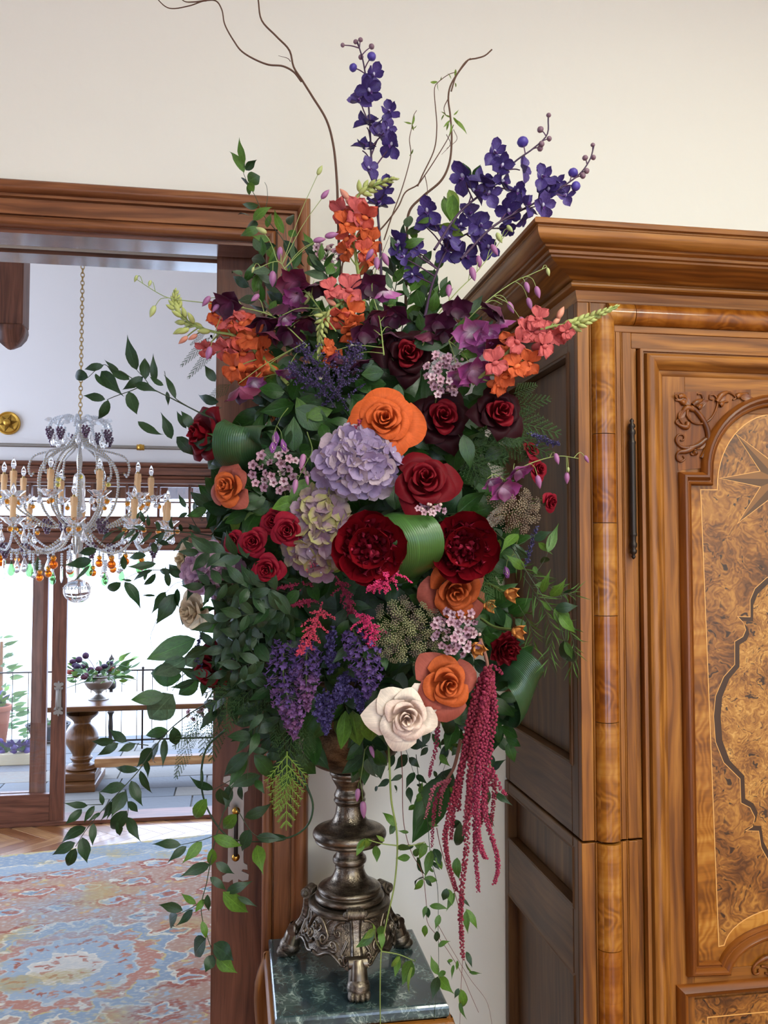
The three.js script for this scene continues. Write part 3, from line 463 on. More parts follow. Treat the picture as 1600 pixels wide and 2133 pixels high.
  for (let i = 0, x = CC + 0.01; i < 5; i++) { const l = i ? 0.34 : 0.062; mesh('column_segment', halfRound(l - 0.0016, (HY1 - HY0) / 2, 0.85).rotateZ(PI / 2).translate(x + l / 2, (HY0 + HY1) / 2, 0), i % 2 ? MAT.crossfireDark : MAT.crossfire, arm); x += l; }
  mesh('frame_head', [box(0.085, AW - 0.1, 2.295, HY0, -0.02, 0.003, 'x', 0.002), box(0.126, AW - 0.126, 2.26, 2.297, -0.02, 0.0, 'x', 0.002)], MAT.walnut, arm);
  // doors: left one in view, right one its mirror
  const DX0 = 0.14, DX1 = 0.815, DY0 = 0.2, DY1 = 2.257, mid = (DX0 + DX1) / 2;
  const door = new THREE.Group(); door.name = 'door'; arm.add(door);
  mesh('door_board', box(DX0, DX1, DY0, DY1, -0.025, -0.004, 'y', 0.001), MAT.walnut, door);
  mesh('door_moulding', sweep([[0, -0.005], [0, 0.016], [0.003, 0.018], [0.006, 0.018], [0.0065, 0.013], [0.01, 0.013], [0.012, 0.024], [0.018, 0.029], [0.026, 0.03], [0.034, 0.025], [0.04, 0.017], [0.045, 0.013], [0.046, 0.008], [0.052, 0.007], [0.058, 0.003], [0.058, -0.004]].map(([a, b]) => [-a, b]), [V(DX0, DY0, 0), V(DX0, DY1, 0), V(DX1, DY1, 0), V(DX1, DY0, 0)].reverse(), V(0, 0, 1), true), MAT.walnut, door);
  const fx0 = DX0 + 0.057, fx1 = DX1 - 0.057;
  mesh('door_stile', box(fx0, 0.252, DY0 + 0.05, DY1 - 0.057, -0.006, 0.003, 'y', 0.001), MAT.walnut, door); mesh('door_stile', box(DX0 + DX1 - 0.252, fx1, DY0 + 0.05, DY1 - 0.057, -0.006, 0.003, 'y', 0.001), MAT.walnut, door);
  mesh('door_rail', box(0.252, DX0 + DX1 - 0.252, 0.845, 0.892, -0.006, 0.003, 'x', 0.001), MAT.walnut, door);
  mesh('door_rail', box(0.252, DX0 + DX1 - 0.252, 2.12, DY1 - 0.057, -0.006, 0.003, 'x', 0.001), MAT.walnut, door);
  // shaped inner moulding: ears and arches
  const [ex, ey] = L(1411, 984), [ax] = L(1458, 984), R = mid - ax, by = 0.884, [b0] = L(1517, 2020), r2 = mid - b0;
  const pathL = [[ex, by], [ex, ey], [ax, ey]];
  const topArc = arcPts(mid, ey + 0.004, R, 0.178, 180, 90, 14).map(([x, y]) => [x, y]), botArc = arcPts(mid, by - 0.004, r2, 0.075, 90, 180, 9);
  const half = [...botArc, ...pathL, ...topArc.slice(1)];
  const all = [...half, ...half.slice(1, -1).reverse().map(([x, y]) => [2 * mid - x, y])].slice(0);
  const P3 = (pts, z = 0.002) => pts.map(([x, y]) => V(x, y, z));
  const closedPath = P3([...all]);
  mesh('panel_moulding', sweep([[0, -0.004], [0, 0.01], [-0.004, 0.014], [-0.011, 0.02], [-0.018, 0.021], [-0.025, 0.016], [-0.028, 0.009], [-0.033, 0.009], [-0.038, 0.012], [-0.041, 0.009], [-0.044, 0.003], [-0.044, -0.006]].map(([a, b]) => [a * 0.66, b]), closedPath.reverse(), V(0, 0, 1), true, 0.7), MAT.carved, door);
  // burl panel with crossbanded border and inlay line
  const inset = (k) => { const hh = half.map(([x, y]) => [mid + (x - mid) * 1, y]); return hh; };
  mesh('crossbanding', box(ex + 0.02, 2 * mid - ex - 0.02, by, 2.14, -0.006, 0.0004, 'y', 0), MAT.crossfire, door);
  const [ix, iy1] = L(1459, 1020), [jx] = L(1494, 1020), [, iy0] = L(1497, 1971), R3 = mid - jx, r3 = mid - L(1507, 1971)[0];
  const lineHalf = [...arcPts(mid, iy0 - 0.01, r3, 0.085, 90, 172, 10), [L(1497, 1971)[0], iy0], [ix, iy1], [jx, iy1], ...arcPts(mid, iy1 + 0.004, R3, 0.172, 180, 90, 14).slice(0)];
  const lineAll = [...lineHalf, ...lineHalf.slice(1, -1).reverse().map(([x, y]) => [2 * mid - x, y])];
  const flat = (pts, depth, z) => metric(extrude(outline(pts), depth).translate(0, 0, z), 'y', [0.3, 0.2]);
  mesh('burl_panel', flat(lineAll, 0.0006, 0.0003), MAT.burl, door);
  const strip = (pts, w, h, z, closed = true) => sweep([[-w / 2, 0], [-w / 2, h], [w / 2, h], [w / 2, 0]], P3(pts, z), V(0, 0, 1), closed, 0.3);
  mesh('inlay_line', strip(lineAll, 0.0022, 0.0009, 0.0003), MAT.inlayLight, door);
  const [, sy] = L(1600, 998), star = (R0, r0) => Array.from({ length: 16 }, (_, i) => { const t = i * PI / 8, r = i % 2 ? r0 : R0; return [mid + r * Math.cos(t), sy + r * Math.sin(t)]; });
  const sp = star(mid - L(1499, 1000)[0], 0.047);
  for (let i = 0; i < 8; i++) { const a = sp[i * 2], b = sp[(i * 2 + 1) % 16], c = sp[(i * 2 + 15) % 16]; mesh('star_point', flat([a, b, [mid, sy]], 0.0006, 0.0006), MAT.starDark, door); mesh('star_point', flat([a, [mid, sy], c], 0.0006, 0.0006), MAT.starMid, door); }
  mesh('inlay_line', strip(sp, 0.0016, 0.0008, 0.0006), MAT.inlayLight, door);
  const cart = [[1620, 1188], [1596, 1204], [1572, 1226], [1562, 1250], [1562, 1285], [1536, 1284], [1549, 1298], [1553, 1312], [1547, 1326], [1530, 1336], [1530, 1384], [1507, 1410], [1490, 1450], [1486, 1492], [1490, 1545], [1507, 1588], [1541, 1622], [1543, 1672], [1562, 1682], [1572, 1702], [1567, 1722], [1553, 1730], [1580, 1731], [1585, 1765], [1600, 1792], [1620, 1802]].map(([x, y]) => L(x, y));
  const cartAll = [...cart, ...cart.slice(1, -1).reverse().map(([x, y]) => [2 * mid - x, y])];
  const cartIn = cartAll.map(([x, y]) => [mid + (x - mid) * 0.9, lerp((cart[0][1] + cart[25][1]) / 2, y, 0.955)]);
  mesh('cartouche_band', flat(cartAll, 0.0005, 0.0006), MAT.inlayDark, door); mesh('cartouche', flat(cartIn, 0.0005, 0.0009), MAT.burlLight, door);
  mesh('inlay_line', strip(cartAll, 0.0014, 0.0008, 0.0005), MAT.inlayLight, door);
  // lower panel, only its head in view
  mesh('panel_moulding', sweep([[0, -0.004], [0, 0.01], [0.011, 0.018], [0.02, 0.012], [0.024, 0.006], [0.024, -0.004]].map(([a, b]) => [a, b]), P3([[ex, 0.3], [ex, 0.842], [2 * mid - ex, 0.842], [2 * mid - ex, 0.3]]).reverse(), V(0, 0, 1), true), MAT.carved, door);
  mesh('burl_panel', box(ex + 0.02, 2 * mid - ex - 0.02, 0.32, 0.83, -0.004, 0.001, 'y', 0), MAT.burl, door); mesh('inlay_line', strip([[ex + 0.05, 0.36], [ex + 0.05, 0.79], [2 * mid - ex - 0.05, 0.79], [2 * mid - ex - 0.05, 0.36]], 0.002, 0.001, 0.0008), MAT.inlayLight, door);
  // carved spandrels: scrolls and acanthus leaves on a sunk ground
  const scroll = (pts, r0, r1, z = 0.006) => { const g = tube(pts.map(([x, y, k]) => { const q = L(x, y); return V(q[0], q[1], z + (k ?? 0)); }), r0, r1, 36, 8, (t) => lerp(r0, r1, t) * (0.55 + 0.45 * Math.sin(PI * Math.min(1, t * 1.6 + 0.12)))); return metric(g); };
  const S1 = [[[1459, 955], [1472, 925], [1470, 893], [1452, 862], [1434, 848], [1428, 862], [1437, 878], [1455, 884], [1475, 876], [1488, 856], [1492, 836], [1486, 824], [1476, 824], [1475, 832], [1482, 834]], [[1490, 838], [1500, 824], [1514, 818], [1526, 824], [1530, 830], [1524, 834]], [[1530, 828], [1542, 822], [1556, 820]], [[1468, 915], [1452, 928], [1432, 934], [1414, 930], [1406, 916], [1412, 906], [1422, 908], [1422, 917], [1415, 918]], [[1446, 930], [1428, 940], [1410, 944], [1408, 956], [1416, 962], [1424, 956], [1420, 950]], [[1442, 855], [1428, 850], [1418, 862], [1414, 874], [1420, 884]], [[1430, 880], [1428, 890], [1416, 888], [1406, 880], [1412, 874], [1418, 879]], [[1440, 845], [1450, 838], [1462, 832], [1458, 822], [1450, 822]], [[1424, 842], [1414, 836], [1404, 834]], [[1410, 828], [1420, 826], [1428, 832], [1424, 842]], [[1450, 852], [1462, 842], [1466, 836]], [[1448, 942], [1440, 948], [1436, 944]], [[1496, 846], [1506, 838], [1514, 838]]];
  const ground = [L(1411, 980), L(1404, 818), L(1562, 812), ...arcPts(mid, ey + 0.004, R - 0.003, 0.176, 110, 178, 10)].map((p) => p);
  mesh('spandrel_ground', flat(ground, 0.001, 0.003), MAT.carved, door);
  for (const s of S1) mesh('carved_scroll', scroll(s, 0.0075, 0.0035), MAT.carved, door);
  const leafy = (x, y, a, k) => { const q = L(x, y), g = blade(0.032 * k, 0.017 * k, -0.8, 0.25).rotateX(-0.3).rotateZ(a).translate(q[0], q[1], 0.009); return g; };
  mesh('carved_leaf', [leafy(1432, 846, 0.6, 1), leafy(1424, 856, 2.4, 0.9), leafy(1446, 846, -1.2, 1), leafy(1466, 922, 2.2, 0.9), leafy(1452, 932, 1.6, 0.8), leafy(1536, 826, -1.7, 1), leafy(1492, 838, -0.9, 0.8), leafy(1420, 832, 1.2, 0.8)], phys({ map: MAT.carved.map, color: MAT.carved.color, roughness: 0.4, side: THREE.DoubleSide }), door);
  const S2 = [[[1620, 2010], [1600, 1992], [1578, 2000], [1566, 2014], [1568, 2026], [1578, 2024], [1576, 2016]], [[1610, 2026], [1594, 2012], [1582, 2010]], [[1626, 2030], [1606, 2030], [1590, 2024]]];
  for (const s of S2) mesh('carved_scroll', scroll(s, 0.008, 0.004), MAT.carved, door);
  // long turned hinge
  const [hx, h1] = L(1311, 873), [, h0] = L(1311, 1165), n = (h1 - h0), end = [[0, 0], [0.003, 0.002], [0.005, 0.006], [0.003, 0.01], [0.007, 0.014], [0.008, 0.019], [0.005, 0.023], [0.008, 0.028], [0.0085, 0.034], [0.006, 0.038], [0.0065, 0.05], [0.0085, 0.052], [0.0085, 0.056], [0.0075, 0.06]];
  mesh('hinge', lathe([...end, ...end.map(([r, y]) => [r, n - y]).reverse()], 18).translate(hx, h0, 0.012), MAT.iron, arm);
  // the right-hand door and post mirror the left
  const twin = door.clone(); twin.scale.x = -1; twin.position.x = AW; arm.add(twin); mesh('post_back', box(AW - 0.138, AW - 0.001, 0.1, 2.36, -0.03, 0.002), MAT.walnut, arm); mesh('centre_post', box(DX1 + 0.005, AW - DX1 - 0.005, 0.1, 2.3, -0.03, 0.012), MAT.walnut, arm); mesh('bottom_frame', box(0.1, AW - 0.1, 0.1, DY0, -0.03, 0.004, 'x'), MAT.walnut, arm);
}

// ---------- the pedestal table and the urn ----------
const TABLE_Y = 0.834, UX = 0.272, UZ = -2.118;
{
  const [va, vb, vc, vd] = [0x27353a, 0x40534f, 0x8c9f94, 0xc4ccbf].map(hexrgb);
  const marbleTex = texture(768, 768, (u, v) => {
    const wx = fbm(u, v, 4, 4, 3, 4) * 0.3, wy = fbm(u, v, 4, 4, 17, 4) * 0.3, a = fbm(u + wx, v + wy, 5, 5, 41, 5), b = fbm(u + wy, v + wx, 11, 9, 61, 4), cl = fbm(u, v, 6, 6, 77, 4);
    let c = mixc(va, vb, clamp(0.5 + cl * 2, 0, 1)); const v1 = Math.pow(1 - Math.min(1, Math.abs(a) * 9), 3), v2 = Math.pow(1 - Math.min(1, Math.abs(b) * 12), 3);
    c = mixc(c, vc, v1 * 0.8 * clamp(0.7 + cl * 3, 0.15, 1)); return mixc(c, vd, v2 * 0.75 * clamp(0.35 + cl * 4, 0, 1));
  });
  const marble = phys({ map: scaled(marbleTex, 2.6, 2.6), roughness: 0.16, clearcoat: 0.4, clearcoatRoughness: 0.05 });
  const x0 = 0.089, x1 = 0.461, z0 = -2.30, z1 = -1.906, t = thing('plant_stand', 'square wooden stand with a dark green veined marble top under the urn', 'table', V((x0 + x1) / 2, 0, (z0 + z1) / 2)), w = x1 - x0, d = z1 - z0;
  const r = [V(x0, 0, z1), V(x1, 0, z1), V(x1, 0, z0), V(x0, 0, z0)], top = outline([[-w / 2 + 0.008, -d / 2 + 0.008], [w / 2 - 0.008, -d / 2 + 0.008], [w / 2 - 0.008, d / 2 - 0.008], [-w / 2 + 0.008, d / 2 - 0.008]]);
  mesh('marble_top', metric(new THREE.ExtrudeGeometry(top, { depth: 0.012, bevelEnabled: true, bevelSize: 0.008, bevelThickness: 0.009, bevelSegments: 3 }).rotateX(-PI / 2).translate(0, TABLE_Y - 0.021, 0), 'x'), marble, t);
  mesh('top_moulding', sweep([[0, 0], ...arcPts(-0.004, -0.012, 0.016, 0.012, 90, -60, 6), [0.002, -0.03], [-0.012, -0.034]].map(([a, b]) => [a, b]), [V(-w / 2, TABLE_Y - 0.031, d / 2), V(w / 2, TABLE_Y - 0.031, d / 2), V(w / 2, TABLE_Y - 0.031, -d / 2), V(-w / 2, TABLE_Y - 0.031, -d / 2)], V(0, 1, 0), true), MAT.walnut, t);
  mesh('apron', [box(-w / 2 + 0.02, w / 2 - 0.02, TABLE_Y - 0.15, TABLE_Y - 0.03, -d / 2 + 0.02, -d / 2 + 0.04, 'x'), box(-w / 2 + 0.02, w / 2 - 0.02, TABLE_Y - 0.15, TABLE_Y - 0.03, d / 2 - 0.04, d / 2 - 0.02, 'x'), box(-w / 2 + 0.02, -w / 2 + 0.04, TABLE_Y - 0.15, TABLE_Y - 0.03, -d / 2 + 0.02, d / 2 - 0.02, 'z'), box(w / 2 - 0.04, w / 2 - 0.02, TABLE_Y - 0.15, TABLE_Y - 0.03, -d / 2 + 0.02, d / 2 - 0.02, 'z')], MAT.walnut, t);
  for (const a of [-1, 1]) for (const b of [-1, 1]) {      // cabriole legs: the knee stands out past the top
    const X = a * (w / 2 - 0.03), Z = b * (d / 2 - 0.03), g = tube([V(X + a * 0.01, TABLE_Y - 0.045, Z + b * 0.01), V(X + a * 0.034, TABLE_Y - 0.12, Z + b * 0.03), V(X + a * 0.02, 0.5, Z + b * 0.02), V(X, 0.2, Z), V(X + a * 0.02, 0.02, Z + b * 0.02)], 0.03, 0.02, 30, 10, (q) => 0.034 - 0.02 * Math.min(1, q * 1.3) + (q > 0.92 ? 0.012 : 0));
    mesh('leg', metric(g), MAT.walnut, t);
  }
  mesh('lower_shelf', box(-w / 2 + 0.02, w / 2 - 0.02, 0.17, 0.19, -d / 2 + 0.02, d / 2 - 0.02, 'x'), MAT.walnut, t);
}
{
  const [d0, d1, d2] = [0x2a2521, 0x6d6255, 0xa89a82].map(hexrgb);
  const metalTex = texture(512, 512, (u, v) => { const n = fbm(u, v, 10, 14, 5, 5), f = fbm(u, v, 90, 90, 15, 2), b = fbm(u, v, 5, 3, 25, 3); const t = clamp(0.55 + n * 0.7 + f * 0.35 + b * 0.4, 0, 1); return t < 0.5 ? mixc(d0, d1, t * 2) : mixc(d1, d2, t * 2 - 1); });
  const metalBump = texture(512, 512, (u, v) => 128 + 160 * fbm(u, v, 60, 60, 33, 3), false);
  const silver = std({ map: scaled(metalTex, 1, 1), color: 0xffffff, metalness: 0.92, roughness: 0.3, bumpMap: metalBump, bumpScale: 0.0006 }), dull = std({ map: scaled(metalTex, 2, 2), color: 0xe8dcc8, metalness: 0.85, roughness: 0.5, bumpMap: metalBump, bumpScale: 0.0014 });
  const urn = thing('urn', 'aged silver footed urn on three scrolled feet holding the large bouquet', 'urn', V(UX, TABLE_Y, UZ));
  const K = 2.13 / FPX, Y = (py) => P(728, py, 2.13).y - TABLE_Y, prof = (a) => a.map(([r, py]) => [r * K, Y(py)]);
  mesh('bowl', lathe([[0.002, Y(1600)], ...smoothProfile(prof([[30, 1600], [48, 1596], [72, 1586], [92, 1568], [107, 1538], [118, 1490], [132, 1440], [150, 1405], [158, 1398], [152, 1400], [128, 1440], [108, 1500], [80, 1560], [20, 1580]]), 5)], 56), dull, urn);
  mesh('neck', lathe(smoothProfile(prof([[30, 1598], [40, 1600], [41, 1606], [37, 1611], [37, 1615], [32, 1624], [27, 1634], [29, 1641], [32, 1648], [31, 1655], [33, 1659], [30, 1664], [28, 1668]]), 5), 48), silver, urn);
  mesh('knop', lathe(smoothProfile(prof([[27, 1664], [28, 1676], [31, 1690], [39, 1702], [54, 1711], [69, 1716], [75, 1723], [75, 1731], [70, 1736], [71, 1740], [64, 1745], [48, 1750], [32, 1752], [28, 1754]]), 6), 56), silver, urn);
  mesh('collar', lathe(smoothProfile(prof([[29, 1750], [27, 1762], [29, 1769], [34, 1775], [34, 1783], [29, 1788], [30, 1793]]), 5), 48), silver, urn);
  mesh('dome', lathe(smoothProfile(prof([[28, 1788], [30, 1800], [37, 1814], [50, 1825], [62, 1831], [65, 1837], [62, 1842], [69, 1846], [71, 1853], [66, 1859], [58, 1862], [40, 1864]]), 6), 56), silver, urn);
  // three-cornered body
  const yb = 0.044, yt = Y(1862), legA = [PI / 2, PI / 2 + 2 * PI / 3, PI / 2 - 2 * PI / 3];        // angle of each leg, the first to the front
  const bodyR = (th, t) => { const c = Math.cos(3 * (th - PI / 2)) * 0.5 + 0.5, q = 1 - t; return lerp(0.088, lerp(0.106, 0.138, Math.pow(c, 3)), Math.pow(q, 1.5)) + (t > 0.9 ? 0.004 * Math.sin((t - 0.9) * 10 * PI) : 0); };
  const skirt = (th) => { const c = Math.cos(3 * (th - PI / 2)), f = Math.pow(0.5 - 0.5 * c, 1.2); return yb + 0.002 + 0.02 * Math.sin(Math.min(1, f * 1.25) * PI) + 0.012 * f; };
  const bodyPt = (th, t, lift = 0) => { const y0 = skirt(th), r = bodyR(th, t) + lift; return V(Math.cos(th) * r, lerp(y0, yt, t), Math.sin(th) * r); };
  { const pos = [], uv = [], idx = [], nu = 120, nv = 26; for (let i = 0; i <= nu; i++) for (let j = 0; j <= nv; j++) { const th = i / nu * 2 * PI, q = bodyPt(th, j / nv); pos.push(q.x, q.y, q.z); uv.push(i / nu * 3, j / nv * 0.6); if (i < nu && j < nv) { const k = i * (nv + 1) + j; idx.push(k, k + 1, k + nv + 2, k, k + nv + 2, k + nv + 1); } }
    const g = new THREE.BufferGeometry(); g.setAttribute('position', new THREE.Float32BufferAttribute(pos, 3)); g.setAttribute('uv', new THREE.Float32BufferAttribute(uv, 2)); g.setIndex(idx); g.computeVertexNormals(); mesh('body', g, std({ map: silver.map, metalness: 0.92, roughness: 0.38, bumpMap: metalBump, bumpScale: 0.001, side: THREE.DoubleSide }), urn); }
  mesh('body_rim', [lathe(smoothProfile([[0.08, yt + 0.004], [0.093, yt + 0.002], [0.097, yt - 0.006], [0.092, yt - 0.013], [0.085, yt - 0.016]], 5), 56), new THREE.CircleGeometry(0.085, 40).rotateX(-PI / 2).translate(0, yt + 0.003, 0)], silver, urn);
  const spiral = (cx, cy, r, a0, turns, dirn, n = 18) => Array.from({ length: n }, (_, i) => { const q = i / (n - 1), rr = r * (1 - q * 0.8); return [cx + rr * Math.cos(a0 + dirn * q * turns * 2 * PI), cy + rr * 1.4 * Math.sin(a0 + dirn * q * turns * 2 * PI)]; });
  for (const [f, face] of [[0, PI / 2 + PI / 3], [1, PI / 2 - PI / 3]]) for (const s of [-1, 1]) {
    const carve = (pts, r0, r1) => mesh('carved_scroll', tube(pts.map(([a, t]) => bodyPt(face + s * a * 1.32, t, 0.001)), r0, r1, 40, 7), silver, urn);
    carve([...[[0.02, 0.9], [0.1, 0.84], [0.2, 0.7], [0.27, 0.52]], ...spiral(0.2, 0.42, 0.1, 0.6, 1.3, -1)], 0.0045, 0.0025);
    carve([...[[0.62, 0.86], [0.5, 0.8], [0.42, 0.66]], ...spiral(0.48, 0.56, 0.08, 2.4, 1.2, 1)], 0.004, 0.0022);
    carve([...[[0.05, 0.3], [0.16, 0.2], [0.3, 0.16]], ...spiral(0.42, 0.22, 0.1, 3.6, 1.4, 1)], 0.0045, 0.0025);
    carve([...[[0.66, 0.5], [0.62, 0.36], [0.58, 0.2]], ...spiral(0.58, 0.08, 0.07, 1.4, 1.2, -1)], 0.0042, 0.0025);
    carve([[0.02, 0.06], [0.14, 0.03], [0.3, 0.05], [0.42, 0.02], [0.58, 0.03]], 0.004, 0.004);
    carve([[0.0, 0.62], [0.07, 0.7], [0.12, 0.62], [0.06, 0.54], [0.0, 0.58]], 0.003, 0.002);
    for (let i = 0; i < 4; i++) carve([[0.3 + i * 0.03, 0.34 + i * 0.05], [0.42 + i * 0.03, 0.38 + i * 0.06], [0.5 + i * 0.02, 0.46 + i * 0.06]], 0.002, 0.0012);
    for (let i = 0; i < 3; i++) carve([[0.5 - i * 0.05, 0.92 - i * 0.02], [0.4 - i * 0.06, 0.86 - i * 0.04], [0.34 - i * 0.06, 0.76 - i * 0.05]], 0.0026, 0.0014);
  }
  const strap = (pts, w, th) => { // a flat bar bent in the radial plane, local x across, z outward
    const c = new THREE.CatmullRomCurve3(pts.map(([r, y]) => V(0, y, r))), n = 40, pos = [], idx = [], uv = [];
    for (let i = 0; i <= n; i++) { const p = c.getPointAt(i / n), tg = c.getTangentAt(i / n), o = V(0, -tg.z, tg.y).multiplyScalar(-1); if (o.z < -2) o.negate(); const ww = w * (0.85 + 0.15 * Math.cos(i / n * 6)); [[-ww, 0], [-ww * 0.7, th], [-ww * 0.5, th * 0.6], [ww * 0.5, th * 0.6], [ww * 0.7, th], [ww, 0], [ww, -th], [-ww, -th], [-ww, 0]].forEach(([x, y]) => { pos.push(x, p.y + o.y * y, p.z + o.z * y); uv.push(x * 6, i / n); }); if (i < n) for (let j = 0; j < 8; j++) { const k = i * 9 + j; idx.push(k, k + 1, k + 10, k, k + 10, k + 9); } }
    const g = new THREE.BufferGeometry(); g.setAttribute('position', new THREE.Float32BufferAttribute(pos, 3)); g.setAttribute('uv', new THREE.Float32BufferAttribute(uv, 2)); g.setIndex(idx); return toCreasedNormals(g, 0.7);
  };
  legA.forEach((a) => {
    const leg = new THREE.Group(); leg.name = 'leg'; leg.rotation.y = PI / 2 - a; urn.add(leg);
    mesh('strap', strap([[0.091, yt + 0.012], [0.103, yt + 0.014], [0.108, yt - 0.004], [0.111, yt - 0.03], [0.12, 0.095], [0.138, 0.072], [0.147, 0.062]], 0.0165, 0.007), silver, leg);
    mesh('volute', [new THREE.CylinderGeometry(0.0125, 0.0125, 0.038, 20).rotateZ(PI / 2).translate(0, yt + 0.008, 0.106), new THREE.SphereGeometry(0.0075, 10, 8).translate(0.021, yt + 0.008, 0.106), new THREE.SphereGeometry(0.0075, 10, 8).translate(-0.021, yt + 0.008, 0.106)], silver, leg); mesh('volute', metric(new THREE.CylinderGeometry(0.0135, 0.0135, 0.042, 20).rotateZ(PI / 2).translate(0, 0.069, 0.14)), silver, leg);
    mesh('paw', [tube([V(0, 0.072, 0.136), V(0, 0.05, 0.146), V(0, 0.03, 0.152)], 0.019, 0.023, 12, 14), new THREE.SphereGeometry(0.026, 22, 16).scale(1, 0.95, 1).translate(0, 0.024, 0.155), ...[-0.0165, -0.0056, 0.0056, 0.0165].map((x) => new THREE.SphereGeometry(0.0098, 12, 10).scale(0.9, 1.2, 1.7).translate(x, 0.0118, 0.172 - Math.abs(x) * 0.35))], silver, leg);
    for (const s of [-1, 1]) mesh('side_scroll', tube(spiral(0, 0, 0.014, 0, 1.4, s).map(([x, y]) => V(s * 0.025 + x * 0.5, 0.072 + y * 0.7, 0.128)), 0.0032, 0.002, 30, 7), silver, leg);
  });
}

// ---------- the chandelier ----------
{
  const D = 4.4, k = D / FPX, c = P(165, 1000, D), Y = (py) => (1000 - py) * k, R = (px) => px * k;
  const ch = thing('chandelier', 'crystal chandelier with cream candles, grape clusters and coloured glass drops', 'chandelier', c);
  const glass = (o = {}) => phys({ color: 0xffffff, roughness: 0.03, transmission: 1, thickness: 0.02, ior: 1.5, ...o });
  const crystal = glass(), amber = glass({ attenuationColor: new THREE.Color(0.9, 0.4, 0.03), attenuationDistance: 0.017 }), green = glass({ color: 0xa9d4a0, thickness: 0 }), gold = glass({ attenuationColor: new THREE.Color(0.88, 0.72, 0.15), attenuationDistance: 0.02 });
  const grape = phys({ color: 0x5a3450, roughness: 0.12, clearcoat: 1, clearcoatRoughness: 0.05 }), gilt = std({ color: 0xb89a62, metalness: 0.9, roughness: 0.35 }), wax = phys({ color: 0xffdca8, roughness: 0.9, transmission: 0.35, thickness: 0 }), beadMat = phys({ color: 0xf4f6f8, roughness: 0.08, transmission: 0.4, thickness: 0.01, ior: 1.5 });
  const link = new THREE.TorusGeometry(0.0085, 0.0022, 6, 12).scale(1, 1.5, 1);
  const chainY0 = Y(868), n = Math.floor((FCEIL - c.y - chainY0) / 0.0205);
  for (let i = 0; i < n; i++) { const l = mesh('chain_link', link, gilt, ch); l.position.y = chainY0 + i * 0.0205; l.rotation.y = i % 2 ? 0.4 : 0.4 + PI / 2; }
  mesh('ceiling_rose', lathe([[0.07, FCEIL - c.y], [0.065, FCEIL - c.y - 0.02], [0.02, FCEIL - c.y - 0.05], [0.005, FCEIL - c.y - 0.06]], 20), gilt, ch);
  mesh('column', lathe(smoothProfile([[3, 868], [6, 880], [4, 895], [9, 905], [5, 930], [10, 960], [7, 985], [14, 1010], [16, 1040], [10, 1065], [18, 1085], [22, 1105], [12, 1125], [16, 1150], [8, 1175], [5, 1205]].map(([r, y]) => [R(r) * 0.62, Y(y)]), 4), 20), std({ color: 0xcfcac0, metalness: 0.8, roughness: 0.25 }), ch);
  mesh('column_glass', lathe(smoothProfile([[5, 985], [11, 992], [13, 1010], [12, 1040], [15, 1060], [8, 1068]].map(([r, y]) => [R(r), Y(y)]), 4), 24), crystal, ch);
  const radial = (a, r, y) => V(Math.sin(a) * R(r), Y(y), Math.cos(a) * R(r));
  const beads = [], bead = new THREE.IcosahedronGeometry(0.0062, 1), alongBeads = (pts, step = 0.0125) => { const cv = new THREE.CatmullRomCurve3(pts), L = cv.getLength(); for (let s = 0; s < L; s += step) { const p = cv.getPointAt(s / L); beads.push(place(p, null, 1)); } };
  const arm = (a, pts, r0, name) => { const q = pts.map(([r, y]) => radial(a, r, y)); mesh(name, tube(q, r0, r0, 28, 6), gilt, ch); return q; };
  for (let i = 0; i < 10; i++) { const q = arm(i * PI / 5 + 0.15, [[7, 900], [18, 925], [50, 944], [76, 975], [82, 1010], [72, 1060], [46, 1092], [20, 1110]], 0.004, 'cage_arm'); alongBeads(q); }
  for (let i = 0; i < 6; i++) { const a = i * PI / 3 + 0.5, q = arm(a, [[8, 902], [30, 932], [66, 942], [92, 952], [101, 975], [96, 992], [90, 984]], 0.0035, 'shoulder_arm'); alongBeads(q); }
  const dishG = (() => { const g = lathe(smoothProfile([[2, 6], [10, 4], [19, 0], [23, -3], [21, -1], [10, 7], [2, 9]].map(([r, y]) => [R(r), -y * k]), 4), 32), p = g.attributes.position; for (let i = 0; i < p.count; i++) { const a = Math.atan2(p.getX(i), p.getZ(i)), r = Math.hypot(p.getX(i), p.getZ(i)); if (r > R(15)) p.setY(i, p.getY(i) + 0.006 * Math.abs(Math.sin(a * 5))); } g.computeVertexNormals(); return g; })();
  const candleG = merge([new THREE.CylinderGeometry(0.0128, 0.0138, 0.098, 14).translate(0, 0.05, 0), ...Array.from({ length: 6 }, (_, i) => tube([V(Math.sin(i) * 0.0125, 0.1, Math.cos(i) * 0.0125), V(Math.sin(i) * 0.0142, 0.09, Math.cos(i) * 0.0142), V(Math.sin(i) * 0.014, 0.09 - 0.02 * (i % 3 + 1) / 2, Math.cos(i) * 0.014)], 0.0028, 0.0022, 6, 5))]);
  const bulbG = lathe(smoothProfile([[0.004, 0], [0.008, 0.008], [0.0115, 0.02], [0.009, 0.036], [0.003, 0.052], [0, 0.056]], 4), 14), dropG = lathe(smoothProfile([[0, 0], [0.004, -0.01], [0.0125, -0.032], [0.014, -0.044], [0.009, -0.056], [0, -0.061]], 4), 12), ballG = new THREE.SphereGeometry(0.0125, 14, 10), rodG = lathe([[0, 0], [0.006, -0.008], [0.0065, -0.06], [0.003, -0.075], [0, -0.078]], 6), pearG = merge([new THREE.SphereGeometry(0.011, 12, 10), new THREE.SphereGeometry(0.0165, 14, 10).translate(0, -0.024, 0)]);
  const capG = new THREE.CylinderGeometry(0.006, 0.009, 0.012, 10);
